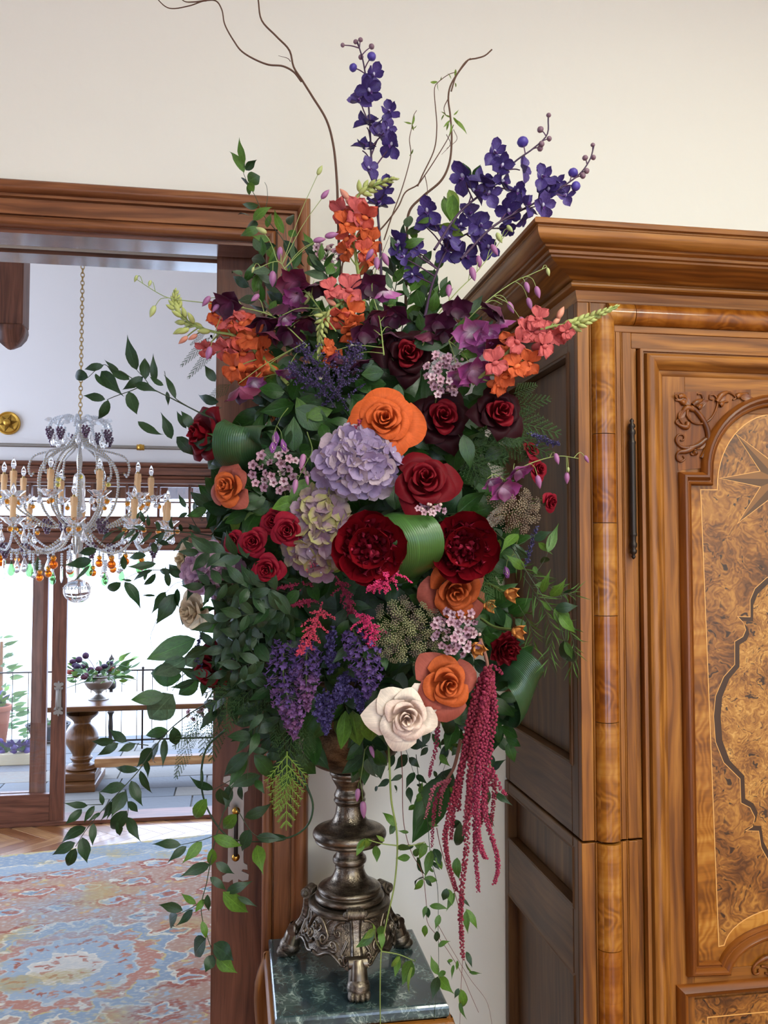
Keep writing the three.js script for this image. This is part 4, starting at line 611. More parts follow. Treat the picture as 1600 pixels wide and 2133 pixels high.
  const hang = (name, g, mat, p, len = 0.03) => { const o = mesh(name, g, mat, ch); o.position.copy(p); for (let s = 0.006; s < len; s += 0.0115) beads.push(place(p.clone().add(V(0, s, 0)))); return o; };
  const tier = (cnt, off, r, yb, armPts, drop) => { for (let i = 0; i < cnt; i++) {
    const a = off + i * 2 * PI / cnt, q = arm(a, armPts, 0.0042, 'candle_arm'); alongBeads(q, 0.014);
    const p = radial(a, r, yb), d = mesh('candle_dish', dishG, crystal, ch); d.position.copy(p);
    const cd = new THREE.Group(); cd.name = 'candle'; cd.position.copy(p).y += 0.004; ch.add(cd); mesh('wax', candleG, wax, cd); mesh('bulb_cap', capG, gilt, cd).position.y = 0.103; mesh('bulb', bulbG, crystal, cd).position.y = 0.108;
    for (let j = 0; j < 4; j++) { const b = a + j * PI / 2 + 0.5, e = p.clone().add(V(Math.sin(b) * R(20), -0.012 - R(3), Math.cos(b) * R(20))); hang('small_drop', drop[j % drop.length][0], drop[j % drop.length][1], e.add(V(0, -0.022, 0)), 0.026); }
  } };
  tier(10, -0.2, 145, 1035, [[24, 1090], [60, 1098], [105, 1082], [138, 1060], [145, 1038]], [[ballG, amber], [ballG, crystal]]);
  tier(10, 0.12, 187, 1090, [[20, 1106], [60, 1140], [120, 1152], [165, 1138], [186, 1112], [187, 1094]], [[ballG, amber], [dropG, crystal]]);
  for (let i = 0; i < 10; i++) { const a = 0.12 + i * PI / 5, b = a + PI / 5, m = (a + b) / 2; alongBeads([radial(a, 186, 1108), radial(lerp(a, b, 0.25), 168, 1136), radial(m, 160, 1146), radial(lerp(a, b, 0.75), 168, 1136), radial(b, 186, 1108)], 0.013); }
  const kinds = [['clear_drop', dropG, crystal], ['green_drop', dropG, green], ['amber_drop', pearG, amber], ['clear_drop', dropG, crystal], ['amber_drop', pearG, amber], ['green_drop', dropG, green], ['clear_rod', rodG, crystal]];
  for (let i = 0; i < 24; i++) { const [nm, g, mt] = kinds[i % 7], o = hang(nm, g, mt, radial(i * 2 * PI / 24 + 0.07, 150 - 22 * (i % 2), 1158 + (i * 5 % 3) * 4), 0.045); o.scale.setScalar(1.25); }
  for (let i = 0; i < 16; i++) { const [nm, g, mt] = kinds[(i * 2 + 4) % 7], o = hang(nm, g, mt, radial(i * PI / 8, 88 - 30 * (i % 2), 1176 + (i % 3) * 7), 0.06); o.scale.setScalar(1.1); }
  for (let i = 0; i < 8; i++) hang('gold_ball', ballG, gold, radial(i * PI / 4 + 0.2, 58, 998 + (i % 3) * 5), 0.04);
  const grapes = merge(Array.from({ length: 26 }, (_, i) => { const row = i < 2 ? 5 : i < 6 ? 4 : i < 11 ? 3 : i < 17 ? 2 : i < 22 ? 1 : 0, rr = [0.012, 0.016, 0.016, 0.013, 0.008, 0.004][row], a = i * 2.4; return new THREE.IcosahedronGeometry(0.0062, 1).translate(Math.cos(a) * rr, -0.003 - row * 0.0105, Math.sin(a) * rr); }));
  for (let i = 0; i < 8; i++) mesh('grape_cluster', grapes, grape, ch).position.copy(radial(i * PI / 4 + 0.35, 60 + (i % 2) * 6, 893 + (i % 3) * 5));
  for (let i = 0; i < 10; i++) { const m = mesh('grape_cluster', grapes, grape, ch); m.position.copy(radial(i * PI / 5 - 0.3, 62 + (i % 2) * 90, 1082 + (i % 2) * 50)); m.scale.setScalar(1.2); }
  const leafG = blade(0.05, 0.022, -0.9, 0.2, 4);
  for (let i = 0; i < 22; i++) { const a = i * 2 * PI / 22, q = radial(a, 20 + (i % 3) * 16, 882 - (i % 2) * 8), m = mesh('glass_leaf', leafG, beadMat, ch); m.position.copy(q); m.quaternion.setFromUnitVectors(V(0, 1, 0), V(Math.sin(a), 0.25 - 0.2 * (i % 3), Math.cos(a)).normalize()); }
  for (let i = 0; i < 11; i++) alongBeads([radial(i * 2 * PI / 11, 4, 880), radial(i * 2 * PI / 11, 28, 868), radial(i * 2 * PI / 11, 56, 878), radial(i * 2 * PI / 11, 64, 896)], 0.012);
  for (let i = 0; i < 12; i++) hang('clear_drop', dropG, crystal, radial(i * PI / 6 + 0.1, 52, 905), 0.02);
  stuff('bead_string', bead, beadMat, beads, ch);
  mesh('glass_ball', lathe(smoothProfile([[0, -0.058], [0.03, -0.054], [0.058, -0.03], [0.067, 0], [0.058, 0.03], [0.03, 0.052], [0.012, 0.058], [0.01, 0.068], [0, 0.07]], 5), 32).translate(0, Y(1230), 0), crystal, ch);
  const facets = []; for (let i = 0; i < 24; i++) facets.push(place(V(Math.sin(i * PI / 12) * R(26.5), Y(1224), Math.cos(i * PI / 12) * R(26.5)), null, V(1, 1.2, 1)));
  stuff('ball_facets', new THREE.OctahedronGeometry(0.007), crystal, facets, ch);
}

// ---------- flower and leaf builders ----------
const DS = THREE.DoubleSide;
const leafTex = texture(128, 256, (u, v) => {
  const x = Math.abs(u - 0.5), side = Math.sin((v * 13 - x * 9) * 2 * PI), vein = x < 0.018 ? 1 : clamp((side - 0.9) * 8, 0, 1) * 0.6, m = fbm(u, v, 8, 10, 4, 3) * 50;
  return [200 + vein * 55 + m, 200 + vein * 55 + m, 190 + vein * 60 + m];
});
const leafBump = texture(128, 256, (u, v) => { const x = Math.abs(u - 0.5), side = Math.sin((v * 13 - x * 9) * 2 * PI); return 140 - (x < 0.03 ? 90 : clamp((side - 0.8) * 5, 0, 1) * 40) + fbm(u, v, 20, 20, 9, 2) * 60; }, false);
const leafMat = (color, rough = 0.42, tr = 0.16) => phys({ color, map: leafTex, bumpMap: leafBump, bumpScale: 0.0006, roughness: rough, specularIntensity: 0.7, transmission: tr, thickness: 0, side: DS });
const streak = texture(128, 128, (u, v) => 236 + 26 * fbm(u, v, 30, 2, 3, 3) + 26 * fbm(u, v, 6, 6, 13, 3));
const petalMat = (color, o = {}) => phys({ color, map: streak, roughness: 0.6, specularIntensity: 0.25, side: DS, ...o });
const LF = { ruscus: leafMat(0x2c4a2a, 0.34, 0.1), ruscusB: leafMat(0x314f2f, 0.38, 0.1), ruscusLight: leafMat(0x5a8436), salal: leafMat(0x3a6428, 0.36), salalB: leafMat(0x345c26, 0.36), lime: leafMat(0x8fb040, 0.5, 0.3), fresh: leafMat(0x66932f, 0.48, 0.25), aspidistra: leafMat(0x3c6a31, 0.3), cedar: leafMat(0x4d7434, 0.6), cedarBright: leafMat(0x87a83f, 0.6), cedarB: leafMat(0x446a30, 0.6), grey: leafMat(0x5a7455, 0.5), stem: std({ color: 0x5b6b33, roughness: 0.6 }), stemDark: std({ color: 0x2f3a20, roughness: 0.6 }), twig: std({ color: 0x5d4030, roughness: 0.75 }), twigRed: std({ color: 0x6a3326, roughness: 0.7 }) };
const BL = { narrow: [blade(1, 0.29, 0.5, 0.2, 8, 3.6, 0.75), blade(1, 0.29, -0.6, 0.25, 8, 3.6, 0.75), blade(1, 0.28, 1.0, 0.1, 8, 3.6, 0.75)], oval: [blade(1, 0.46, 0.4, 0.15, 8, 1.7), blade(1, 0.46, -0.5, 0.2, 8, 1.7), blade(1, 0.44, 0.9, 0.12, 8, 1.7)], round: [blade(1, 0.62, 0.4, 0.12, 8, 1.2, 0.85), blade(1, 0.62, -0.4, 0.15, 8, 1.2, 0.85)], slim: [blade(1, 0.16, 0.6, 0.2, 6, 2), blade(1, 0.16, -0.6, 0.2, 6, 2)] };
const surf = (px, py) => { const q = 1 - ((px - 745) / 400) ** 2 - ((py - 1150) / (py < 1150 ? 520 : 430)) ** 2, d = 2.12 - 0.42 * Math.sqrt(Math.max(0, q)); return px > 950 ? Math.min(d, 2.12 - (px - 950) / 250 * 0.4) : d; };
const CORE = P(745, 1180, 2.1);
const facing = (p, out = 0.55, dx = 0, dy = 0) => p.clone().sub(CORE).normalize().multiplyScalar(out).add(EYE.clone().sub(p).normalize()).add(RGT.clone().multiplyScalar(dx)).add(V(0, dy, 0)).normalize();
function frame(A, B, hint) { const y = B.clone().sub(A), L = y.length(); y.normalize(); const z = hint.clone().addScaledVector(y, -hint.dot(y)).normalize(); return [new THREE.Quaternion().setFromRotationMatrix(M4().makeBasis(y.clone().cross(z), y, z)), L]; }
const toward = (p, tilt = 0.5) => EYE.clone().sub(p).normalize().add(V(rnd(-tilt, tilt), rnd(-tilt * 0.6, tilt), rnd(-tilt, tilt)));
function leafAt(parent, A, B, protos, mat, wide = 1, tilt = 0.5, name = 'leaf') {
  const [q, L] = frame(A, B, toward(A, tilt)), m = mesh(name, protos[Math.floor(rnd(protos.length))], mat, parent);
  m.position.copy(A).sub(parent.position); m.quaternion.copy(q); m.scale.set(L * wide, L, L); return m;
}
// a stem with leaves; leaves are [base x, base y, tip x, tip y] in the frame tf = [x, y, scale]
function spray(name, label, cat, { stem, d, tf = [0, 0, 1], leaves = [], mat = LF.ruscus, mats, protos = BL.narrow, wide = 1, r = 2, stemMat = LF.stemDark, group, tilt = 0.5, more = [] }) {
  const at = (x, y, dd) => P(tf[0] + x / tf[2], tf[1] + y / tf[2], dd), S = stem.map(([x, y, e = 0]) => at(x, y, d + e)), g = thing(name, label, cat, S[0], group), k = d / FPX;
  const loc = (p) => p.clone().sub(S[0]);
  mesh('stem', tube(S.map(loc), r * k * 0.8, r * k * 0.35, S.length * 7, 6), stemMat, g);
  for (const m of more) mesh('stem', tube(m.map(([x, y, e = 0]) => loc(at(x, y, d + e))), r * k * 0.5, r * k * 0.3, m.length * 5, 5), stemMat, g);
  leaves.forEach(([a, b, c, e, w = 1], i) => {
    let best = 0, bd = 1e9; stem.forEach(([x, y, z = 0]) => { const q = (x - a) ** 2 + (y - b) ** 2; if (q < bd) { bd = q; best = z; } });
    leafAt(g, at(a, b, d + best + rnd(-0.008, 0.008)), at(c, e, d + best + rnd(-0.035, 0.03)), protos, (mats ?? [mat])[i % (mats ?? [mat]).length], wide * w, tilt);
  });
  return g;
}
// leaves worked out along a stem of points [x, y, depth offset]
function autoLeaves(stem, n, len, spread = 55, from = 0.08, taper = 0.35) {
  const c = new THREE.CatmullRomCurve3(stem.map(([x, y]) => V(x, y, 0))), out = [];
  for (let i = 0; i < n; i++) {
    const t = lerp(from, 0.97, i / Math.max(1, n - 1)), p = c.getPoint(t), g = c.getTangent(t), a = Math.atan2(g.y, g.x) + (i % 2 ? 1 : -1) * (spread + rnd(-22, 22)) * PI / 180 * (i === n - 1 ? 0.1 : 1), l = len * (1 - taper * t) * rnd(0.8, 1.15);
    out.push([p.x, p.y, p.x + Math.cos(a) * l, p.y + Math.sin(a) * l]);
  }
  return out;
}
const auto = (name, label, cat, o) => spray(name, label, cat, { ...o, leaves: autoLeaves(o.stem, o.n, o.len, o.spread, o.from, o.taper) });
// petals: along +y, facing +z
function petal(len, wid, { cup = 0.2, curl = 0.3, tip = 0.5, ruffle = 0, nu = 6, nv = 6, seed = 0, fold = 0 } = {}) {
  const pos = [], uv = [], idx = [];
  for (let j = 0; j <= nv; j++) for (let i = 0; i <= nu; i++) {
    const v = j / nv, u = i / nu * 2 - 1, m = 0.32 + 0.3 * tip, w = wid / 2 * (v < m ? lerp(0.2, 1, smooth(v / m, -0.15, 1)) : Math.pow(Math.max(0, 1 - ((v - m) / (1 - m)) ** 2), lerp(1.25, 0.5, tip)) + 0.015), end = 1 - (1 - tip) * 0.3 * u * u * v;
    const a = curl * v, y = len * v * end * (Math.abs(a) > 0.01 ? Math.sin(a) / a : 1), z = -len * v * Math.sin(a) * 0.55 + cup * w * u * u * 1.6 - fold * w * (1 - Math.abs(u)) + ruffle * wid * Math.sin(u * 5 + seed + v * 3) * v * v;
    pos.push(u * w, y, z); uv.push(i / nu, v);
    if (i < nu && j < nv) { const k = j * (nu + 1) + i; idx.push(k, k + 1, k + nu + 2, k, k + nu + 2, k + nu + 1); }
  }
  const g = new THREE.BufferGeometry(); g.setAttribute('position', new THREE.Float32BufferAttribute(pos, 3)); g.setAttribute('uv', new THREE.Float32BufferAttribute(uv, 2)); g.setIndex(idx); g.computeVertexNormals(); return g;
}
const around = (g, a, tilt = 0, off = 0) => { const c = g.clone(); c.translate(0, off, 0); c.rotateX(tilt); c.rotateZ(a); return c; };   // tilt > 0 leans the tip to the front (+z)
function paint(g, f) { const p = g.attributes.position, u = g.attributes.uv, c = new Float32Array(p.count * 3); for (let i = 0; i < p.count; i++) { const q = f(u.getX(i), u.getY(i)); c.set(q, i * 3); } g.setAttribute('color', new THREE.BufferAttribute(c, 3)); return g; }
const lin = (h) => new THREE.Color(h).toArray();
function put(proto, name, label, cat, pos, quat, scale, group) { const g = thing(name, label, cat, pos, group); g.quaternion.copy(quat); g.scale.setScalar(scale); for (const c of proto.children) g.add(c.clone()); return g; }
const protoOf = (f) => { const g = new THREE.Group(); f(g); return g; };
const kid = (g, name, geo, mat) => { const m = new THREE.Mesh(geo, mat); m.name = name; m.castShadow = m.receiveShadow = true; g.add(m); return m; };

// a rose looking along +z, radius 1: petals wound round the axis, the outer ones opening and rolling back
function rosePetal(r, z0, h, W, flare, curl, point, seed) {
  const pos = [], uv = [], idx = [], nu = 10, nv = 9, taper = Math.min(0.9, point * 5);
  for (let j = 0; j <= nv; j++) for (let i = 0; i <= nu; i++) {
    const u = i / nu * 2 - 1, v = j / nv, top = 1 - 0.2 * u * u + point * Math.pow(1 - Math.abs(u), 2), t = v * top, s = 1 - t, rim = smooth(t, 0.72, 1.02);
    let rho = 3 * s * s * t * r * 0.9 + 3 * s * t * t * r * (1.02 + flare * 0.2) + t * t * t * r * (1 + flare), z = 3 * s * s * t * (h * 0.25) + 3 * s * t * t * (h * 0.95) + t * t * t * (h * (1 - curl));
    const roll = Math.pow(Math.abs(u), 3) * t * t; rho += roll * Math.max(0, flare) * r * 0.25 + rim * rim * (0.05 + 0.06 * r); z -= roll * (curl * 0.5 + 0.04) * h + rim * rim * 0.06;
    rho += 0.018 * Math.sin(u * 4 + seed * 3 + t * 4) * t; z += 0.03 * Math.sin(u * 5 + seed * 7) * t * t;
    const a = u * W * (0.62 + 0.38 * Math.sin(PI * 0.5 * Math.min(1, t * 1.3))) * (1 - taper * Math.max(0, t - 0.45)), rr = rho + (u + 1) * 0.035 * t;
    pos.push(rr * Math.cos(a), rr * Math.sin(a), z0 + z); uv.push(i / nu, v);
    if (i < nu && j < nv) { const k = j * (nu + 1) + i; idx.push(k, k + 1, k + nu + 2, k, k + nu + 2, k + nu + 1); }
  }
  const g = new THREE.BufferGeometry(); g.setAttribute('position', new THREE.Float32BufferAttribute(pos, 3)); g.setAttribute('uv', new THREE.Float32BufferAttribute(uv, 2)); g.setIndex(idx); g.computeVertexNormals(); return g;
}
const sepalG = petal(0.75, 0.3, { curl: 0.9, tip: 0.2 });
function roseProto(inner, outer, { n = 20, open = 0.5, point = 0.06, seed = 1, split = 0.5 } = {}) {
  return protoOf((g) => {
    reseed(seed * 31 + 5);
    for (let i = 0; i < n; i++) {
      const t = i / (n - 1), r = 0.06 + 0.6 * Math.pow(t, 1.05), h = lerp(0.84, 0.42, Math.pow(t, 1.5)) + rnd(-0.03, 0.03), flare = t * (0.12 + open * 0.5) - 0.4 * Math.pow(1 - t, 3), curl = Math.pow(t, 1.6) * (0.2 + open * 0.34);
      const m = kid(g, 'petal', rosePetal(r, lerp(-0.1, -0.32, t), h, lerp(1.45, 0.84, Math.sqrt(t)), flare, curl, point * (0.4 + t), seed + i), t < split ? inner : outer); m.rotation.z = i * 2.3999 + rnd(-0.25, 0.25);
    }
    for (let i = 0; i < 5; i++) { const m = kid(g, 'sepal', sepalG, LF.salal); m.rotation.set(-0.5, 0, 0); m.rotation.z = 0; m.quaternion.setFromEuler(new THREE.Euler(0, 0, i * 2 * PI / 5)).multiply(new THREE.Quaternion().setFromAxisAngle(V(1, 0, 0), -0.35)); m.position.set(0, 0, -0.34); }
    kid(g, 'hip', new THREE.SphereGeometry(0.16, 12, 8).translate(0, 0, -0.36), LF.salal); kid(g, 'stem', tube([V(0, 0, -0.4), V(0.03, 0.02, -1.2), V(0, 0.05, -2.2)], 0.06, 0.05, 8, 7), LF.stem);
  });
}
const CO = { black: petalMat(0x2c0810), blackIn: petalMat(0x780c1a), red: petalMat(0x680814), redIn: petalMat(0x760a18), orange: petalMat(0xd9622e, { transmission: 0.12, thickness: 0 }), orangeOut: petalMat(0xc4593a, { transmission: 0.12, thickness: 0 }), terra: petalMat(0xcf6432, { transmission: 0.12, thickness: 0 }), terraOut: petalMat(0xb05c4c, { transmission: 0.1, thickness: 0 }), blush: petalMat(0xf0d4c2), blushOut: petalMat(0xf2e0cc), cream: petalMat(0xd8c2a0, { transmission: 0.15, thickness: 0 }), spray: petalMat(0x7e0c1e), sprayOut: petalMat(0x861226), peony: petalMat(0x720412), peonyIn: petalMat(0x620618), peonyTip: petalMat(0xb03048) };
const RS = {
  black: roseProto(CO.blackIn, CO.black, { open: 0.65, point: 0.16, seed: 1, split: 0.55 }), blackB: roseProto(CO.blackIn, CO.black, { open: 0.75, point: 0.15, seed: 2, split: 0.6 }), red: roseProto(CO.redIn, CO.red, { n: 19, open: 0.75, point: 0.09, seed: 3 }),
  orange: roseProto(CO.orange, CO.orange, { n: 24, open: 1.15, point: 0.03, seed: 4 }), terra: roseProto(CO.terra, CO.terraOut, { n: 19, open: 0.85, point: 0.07, seed: 5, split: 0.78 }), blush: roseProto(CO.blush, CO.blushOut, { n: 21, open: 0.9, point: 0.1, seed: 6, split: 0.7 }), cream: roseProto(CO.cream, CO.cream, { n: 17, open: 0.6, seed: 7 }), spray: roseProto(CO.spray, CO.sprayOut, { n: 19, open: 0.6, point: 0.05, seed: 8, split: 0.7 }), burgundy: roseProto(CO.redIn, CO.red, { n: 17, open: 0.6, point: 0.1, seed: 9 }),
};
const bloom = (proto, name, label, cat, px, py, diam, { d = surf(px, py), out = 0.5, dx = 0, dy = 0, roll = rnd(6), group } = {}) => { const p = P(px, py, d); return put(proto, name, label, cat, p, basis(facing(p, out, dx, dy), V(0, 1, 0), roll), diam * 0.54 * d / FPX, group); };

// ---------- the bouquet: foam, roses and peonies ----------
{
  const foam = thing('floral_foam', 'dark green floral foam block in the urn behind the flowers', 'foam', V(UX, 1.5, UZ - 0.01));
  mesh('foam_block', new RoundedBoxGeometry(0.22, 0.3, 0.2, 4, 0.06), std({ color: 0x24301f, roughness: 1 }), foam);
  reseed(11);
  const rose = (k, label, x, y, dm, o) => bloom(RS[k], 'rose', label, 'rose', x, y, dm, o);
  rose('black', 'blackish burgundy rose, the highest rose, left of the pale pink waxflower', 848, 742, 118, { dy: -0.1 });
  rose('blackB', 'dark burgundy rose with a red heart right of the orange rose', 920, 874, 122, {});
  rose('black', 'dark burgundy pointed rose next to the armoire side', 1036, 862, 116, { dx: 0.15, dy: 0.05, d: 1.76 });
  rose('red', 'large deep red rose below the dark burgundy rose and right of the lilac hydrangea', 882, 1006, 136, { dy: 0.3 });
  rose('orange', 'wide open orange rose above the lilac hydrangea', 799, 880, 134, { dy: 0.05 });
  rose('terra', 'orange rose turned to the left beside the door frame', 478, 1016, 92, { dx: -0.5, d: 1.82 });
  rose('burgundy', 'burgundy rose seen from the side at the far left above the chandelier', 434, 908, 132, { dx: -0.9, d: 1.95, out: 0.3 });
  rose('terra', 'terracotta rose beside the red hanging amaranth', 928, 1424, 128, { dy: 0.1, dx: 0.1, d: 1.75 });
  rose('blush', 'pale blush rose at the lower edge over the urn', 846, 1490, 134, { dy: 0.05, d: 1.74 });
  rose('terra', 'terracotta rose half hidden under the right peony', 945, 1226, 140, { dy: -0.3, d: 1.79 });
  rose('cream', 'cream rose at the left edge under the small red roses', 404, 1274, 92, { dx: -0.7, d: 1.88 });
  rose('cream', 'cream rose at the left edge behind ruscus leaves near the chandelier', 396, 1165, 92, { dx: -0.8, d: 1.94 });
  rose('burgundy', 'burgundy rose low at the left behind purple veronica', 438, 1394, 100, { dx: -0.6, dy: -0.2, d: 1.9 });
  const sr = (label, x, y, dm, o) => bloom(RS.spray, 'spray_rose', label, 'rose', x, y, dm, { group: o?.g ?? 'small red spray roses on the left', ...o });
  sr('small red spray rose, largest and right of its cluster', 600, 1106, 74); sr('small red spray rose peeping out behind the largest of the left cluster', 570, 1086, 58, { d: surf(570, 1086) + 0.03 });
  sr('small red spray rose in the middle of the left cluster', 528, 1130, 66, {}); sr('small red spray rose half open at the left end of its cluster', 487, 1128, 48, { dx: -0.3 }); sr('small red spray rose hanging lowest of the left cluster', 557, 1186, 68, { dy: -0.15 });
  const right = 'small red spray roses by the armoire';
  sr('small red spray rose bud highest beside the cedar at right', 1107, 938, 42, { dx: 0.5, dy: 0.6, g: right, d: 1.83 }); sr('small red spray rose below the bud beside the cedar at right', 1120, 978, 50, { dx: 0.5, g: right, d: 1.83 }); sr('small red spray rose at the far right next to the armoire post', 1146, 1045, 44, { dx: 0.8, dy: -0.3, g: right, d: 1.78 });
  // peonies
  const bigPetal = [0, 1, 2].map((s) => petal(1, 0.86, { cup: 0.38, curl: -0.95, tip: 0.95, ruffle: 0.03, seed: s * 2, nu: 12, nv: 12 })), bit = [0, 1, 2].map((s) => petal(0.42, 0.16, { cup: 0.6, curl: -1.3 + s * 0.5, tip: 0.3, ruffle: 0.2, seed: s, nu: 4, nv: 5 }));
  const peony = protoOf((g) => {
    for (let i = 0; i < 12; i++) { const outer = i < 8, a = (outer ? i * PI / 4 : i * PI / 2 + 0.4) + rnd(-0.12, 0.12), m = kid(g, 'petal', bigPetal[i % 3], CO.peony); m.quaternion.setFromEuler(new THREE.Euler(0, 0, a)).multiply(new THREE.Quaternion().setFromAxisAngle(V(1, 0, 0), outer ? 0.1 + 0.1 * (i % 2) : 0.35)); m.scale.set(outer ? 1 : 0.8, outer ? 1.06 : 0.78, 1); m.position.z = outer ? -0.08 : 0; }
    for (let i = 0; i < 96; i++) { const q = Math.sqrt((i + 0.5) / 96), a = i * 2.39996, m = kid(g, 'stamen', bit[i % 3], i % 5 === 0 ? CO.peonyTip : CO.peonyIn); m.position.set(Math.cos(a) * q * 0.6, Math.sin(a) * q * 0.6, 0.1); m.quaternion.copy(basis(V(0, 0, 1), V(1, 0, 0), a - PI / 2)).multiply(new THREE.Quaternion().setFromAxisAngle(V(1, 0, 0), 1.45 - q * 0.7 + rnd(-0.25, 0.25))).multiply(new THREE.Quaternion().setFromAxisAngle(V(0, 1, 0), rnd(-1.5, 1.5))); m.scale.setScalar(rnd(0.8, 1.15)); }
    kid(g, 'stem', tube([V(0, 0, -0.05), V(0, 0, -1)], 0.07, 0.06, 4, 7), LF.stem);
  });
  bloom(peony, 'peony', 'deep red open peony with a ruffled heart, the left of two', 'peony', 769, 1143, 172, { out: 0.15, roll: 0.2 });
  bloom(peony, 'peony', 'deep red open peony beside the folded leaf, the right of two', 'peony', 962, 1141, 166, { out: 0.2, roll: 1.3 });
}

// ---------- sprays, spikes and clusters ----------
const nearest = (S, p, back = 0.06) => { let b = 0, bd = 1e9; const c = new THREE.CatmullRomCurve3(S); for (let i = 0; i <= 40; i++) { const q = c.getPoint(i / 40).distanceToSquared(p); if (q < bd) { bd = q; b = i / 40; } } return c.getPoint(Math.max(0, b - back)); };
// a stem that carries flowers or buds: items are [x, y, diameter, which prototype, depth offset]
function cluster(name, label, cat, { stem, d, r = 2, items = [], protos, part = 'floret', ped = 1.1, pedMat = LF.stem, stemMat = LF.stem, buds = [], budGeo, budMat, tip = budMat, out = 0.35, wild = 0.6, hang = 0, group, spin = true }) {
  const S = stem.map(([x, y, e = 0]) => P(x, y, d + e)), g = thing(name, label, cat, S[0], group), k = d / FPX, W = S.map((p) => p.clone()), loc = (p) => p.clone().sub(S[0]);
  mesh('stem', tube(S.map(loc), r * k, r * k * 0.5, S.length * 7, 6), stemMat, g);
  const peds = [];
  for (const [x, y, s, which = 0, e = 0] of items) {
    const p = P(x, y, d + e + rnd(-0.015, 0.015)), pr = protos[which], o = pr.clone(); o.name = part; o.position.copy(loc(p)); g.add(o);
    const n = nearest(W, p), dir = hang ? V(rnd(-wild, wild) * 0.6, -hang, rnd(-wild, wild)).add(EYE.clone().sub(p).normalize().multiplyScalar(0.35)) : facing(p, out).add(V(rnd(-wild, wild), rnd(-wild, wild), rnd(-wild, wild) * 0.5)).add(p.clone().sub(n).normalize().multiplyScalar(0.5));
    o.quaternion.copy(basis(dir, V(0, 1, 0), spin ? rnd(-0.5, 0.5) : 0)); o.scale.setScalar(s / 2 * k);
    if (ped) peds.push(tube([loc(n), loc(n.clone().lerp(p, 0.6).add(V(0, hang ? 0.012 : 0.002, -0.004))), loc(p).addScaledVector(dir.normalize(), -0.1 * s * k)], ped * k, ped * k * 0.7, 8, 5));
  }
  for (const [x, y, s, m] of buds) {
    const p = P(x, y, d + rnd(-0.01, 0.01)), n = nearest(W, p), b = mesh('bud', budGeo, m ? tip : budMat, g); b.position.copy(loc(p)); b.scale.setScalar(s / 2 * k); b.quaternion.setFromUnitVectors(V(0, 1, 0), p.clone().sub(n).add(V(0, 0.0001 - (hang ? 0.05 : 0), 0)).normalize());
    if (ped) peds.push(tube([loc(n), loc(n.clone().lerp(p, 0.5).add(V(0, hang ? 0.012 : 0.002, 0))), loc(p)], ped * k * 0.8, ped * k * 0.6, 6, 5));
  }
  if (peds.length) { const m = mesh('pedicels', peds, pedMat, g); m.userData.kind = 'stuff'; }
  return g;
}
reseed(101);
const colored = (o = {}) => phys({ color: 0xffffff, vertexColors: true, map: streak, roughness: 0.6, transmission: 0.12, thickness: 0, side: DS, ...o });
const meshProto = (name, geo, mat) => { const m = new THREE.Mesh(geo, mat); m.name = name; m.castShadow = m.receiveShadow = true; return m; };
const budOval = lathe(smoothProfile([[0, -1.1], [0.36, -0.8], [0.52, -0.1], [0.36, 0.6], [0, 1.25]], 3), 10), budRound = lathe(smoothProfile([[0, -0.9], [0.75, -0.5], [0.95, 0.1], [0.6, 0.7], [0, 0.95]], 3), 10);
// violet-blue orchids
const veins = texture(128, 128, (u, v) => 205 + 50 * Math.sin(u * 60 + fbm(u, v, 4, 4, 5, 2) * 6) * 0.4 + 60 * fbm(u, v, 12, 6, 8, 3));
const violet = [0x5a4590, 0x49367c, 0x6c56a0].map((c) => phys({ color: c, map: veins, roughness: 0.5, specularIntensity: 0.5, transmission: 0.14, thickness: 0, side: DS })), lipMat = std({ color: 0x6a3f86, roughness: 0.5 }), columnMat = std({ color: 0xb9b2c4, roughness: 0.5 });
const oPet = [petal(1, 0.68, { cup: 0.22, curl: -0.45, tip: 0.85, ruffle: 0.03 }), petal(1, 0.6, { cup: -0.2, curl: -0.8, tip: 0.8, ruffle: 0.04, seed: 2 }), petal(1, 0.78, { cup: 0.3, curl: 0.4, tip: 0.9, ruffle: 0.03, seed: 4 })];
const vanda = [0, 1, 2].map((v) => { const g = protoOf((q) => { for (let i = 0; i < 5; i++) { const m = kid(q, 'petal', oPet[(i + v) % 3], violet[v]); m.quaternion.setFromEuler(new THREE.Euler(0, 0, i * 2 * PI / 5 + rnd(-0.15, 0.15))).multiply(new THREE.Quaternion().setFromAxisAngle(V(1, 0, 0), [0.25, 0.5, 0.05, -0.1, 0.4][(i + v * 2) % 5])); m.scale.setScalar([1, 0.92, 1.05, 1.05, 0.92][i]); } kid(q, 'lip', petal(0.5, 0.26, { cup: 0.9, curl: -0.6, tip: 0.5 }).rotateZ(PI).rotateX(-0.7), lipMat); kid(q, 'column', new THREE.SphereGeometry(0.12, 10, 8).scale(0.8, 1.2, 1).translate(0, 0.05, 0.1), columnMat); }); return g; });
const budViolet = std({ color: 0x4b3b92, roughness: 0.5 }), budMauve = std({ color: 0x7d5f6c, roughness: 0.55 });
const vandaSpray = (label, d, stem, items, buds) => cluster('orchid_spray', label, 'orchid', { d, stem, r: 3, items: items.map(([x, y, s = 56], i) => [x, y, s * 1.12, i % 3]), protos: vanda, stemMat: std({ color: 0x3c2440, roughness: 0.6 }), pedMat: std({ color: 0x553350, roughness: 0.6 }), buds: buds.map(([x, y, s, m]) => [x, y, m ? s * 0.85 : s, m]), budGeo: budRound, budMat: budMauve, tip: budViolet, wild: 0.75, out: 0.1, ped: 1.8 });
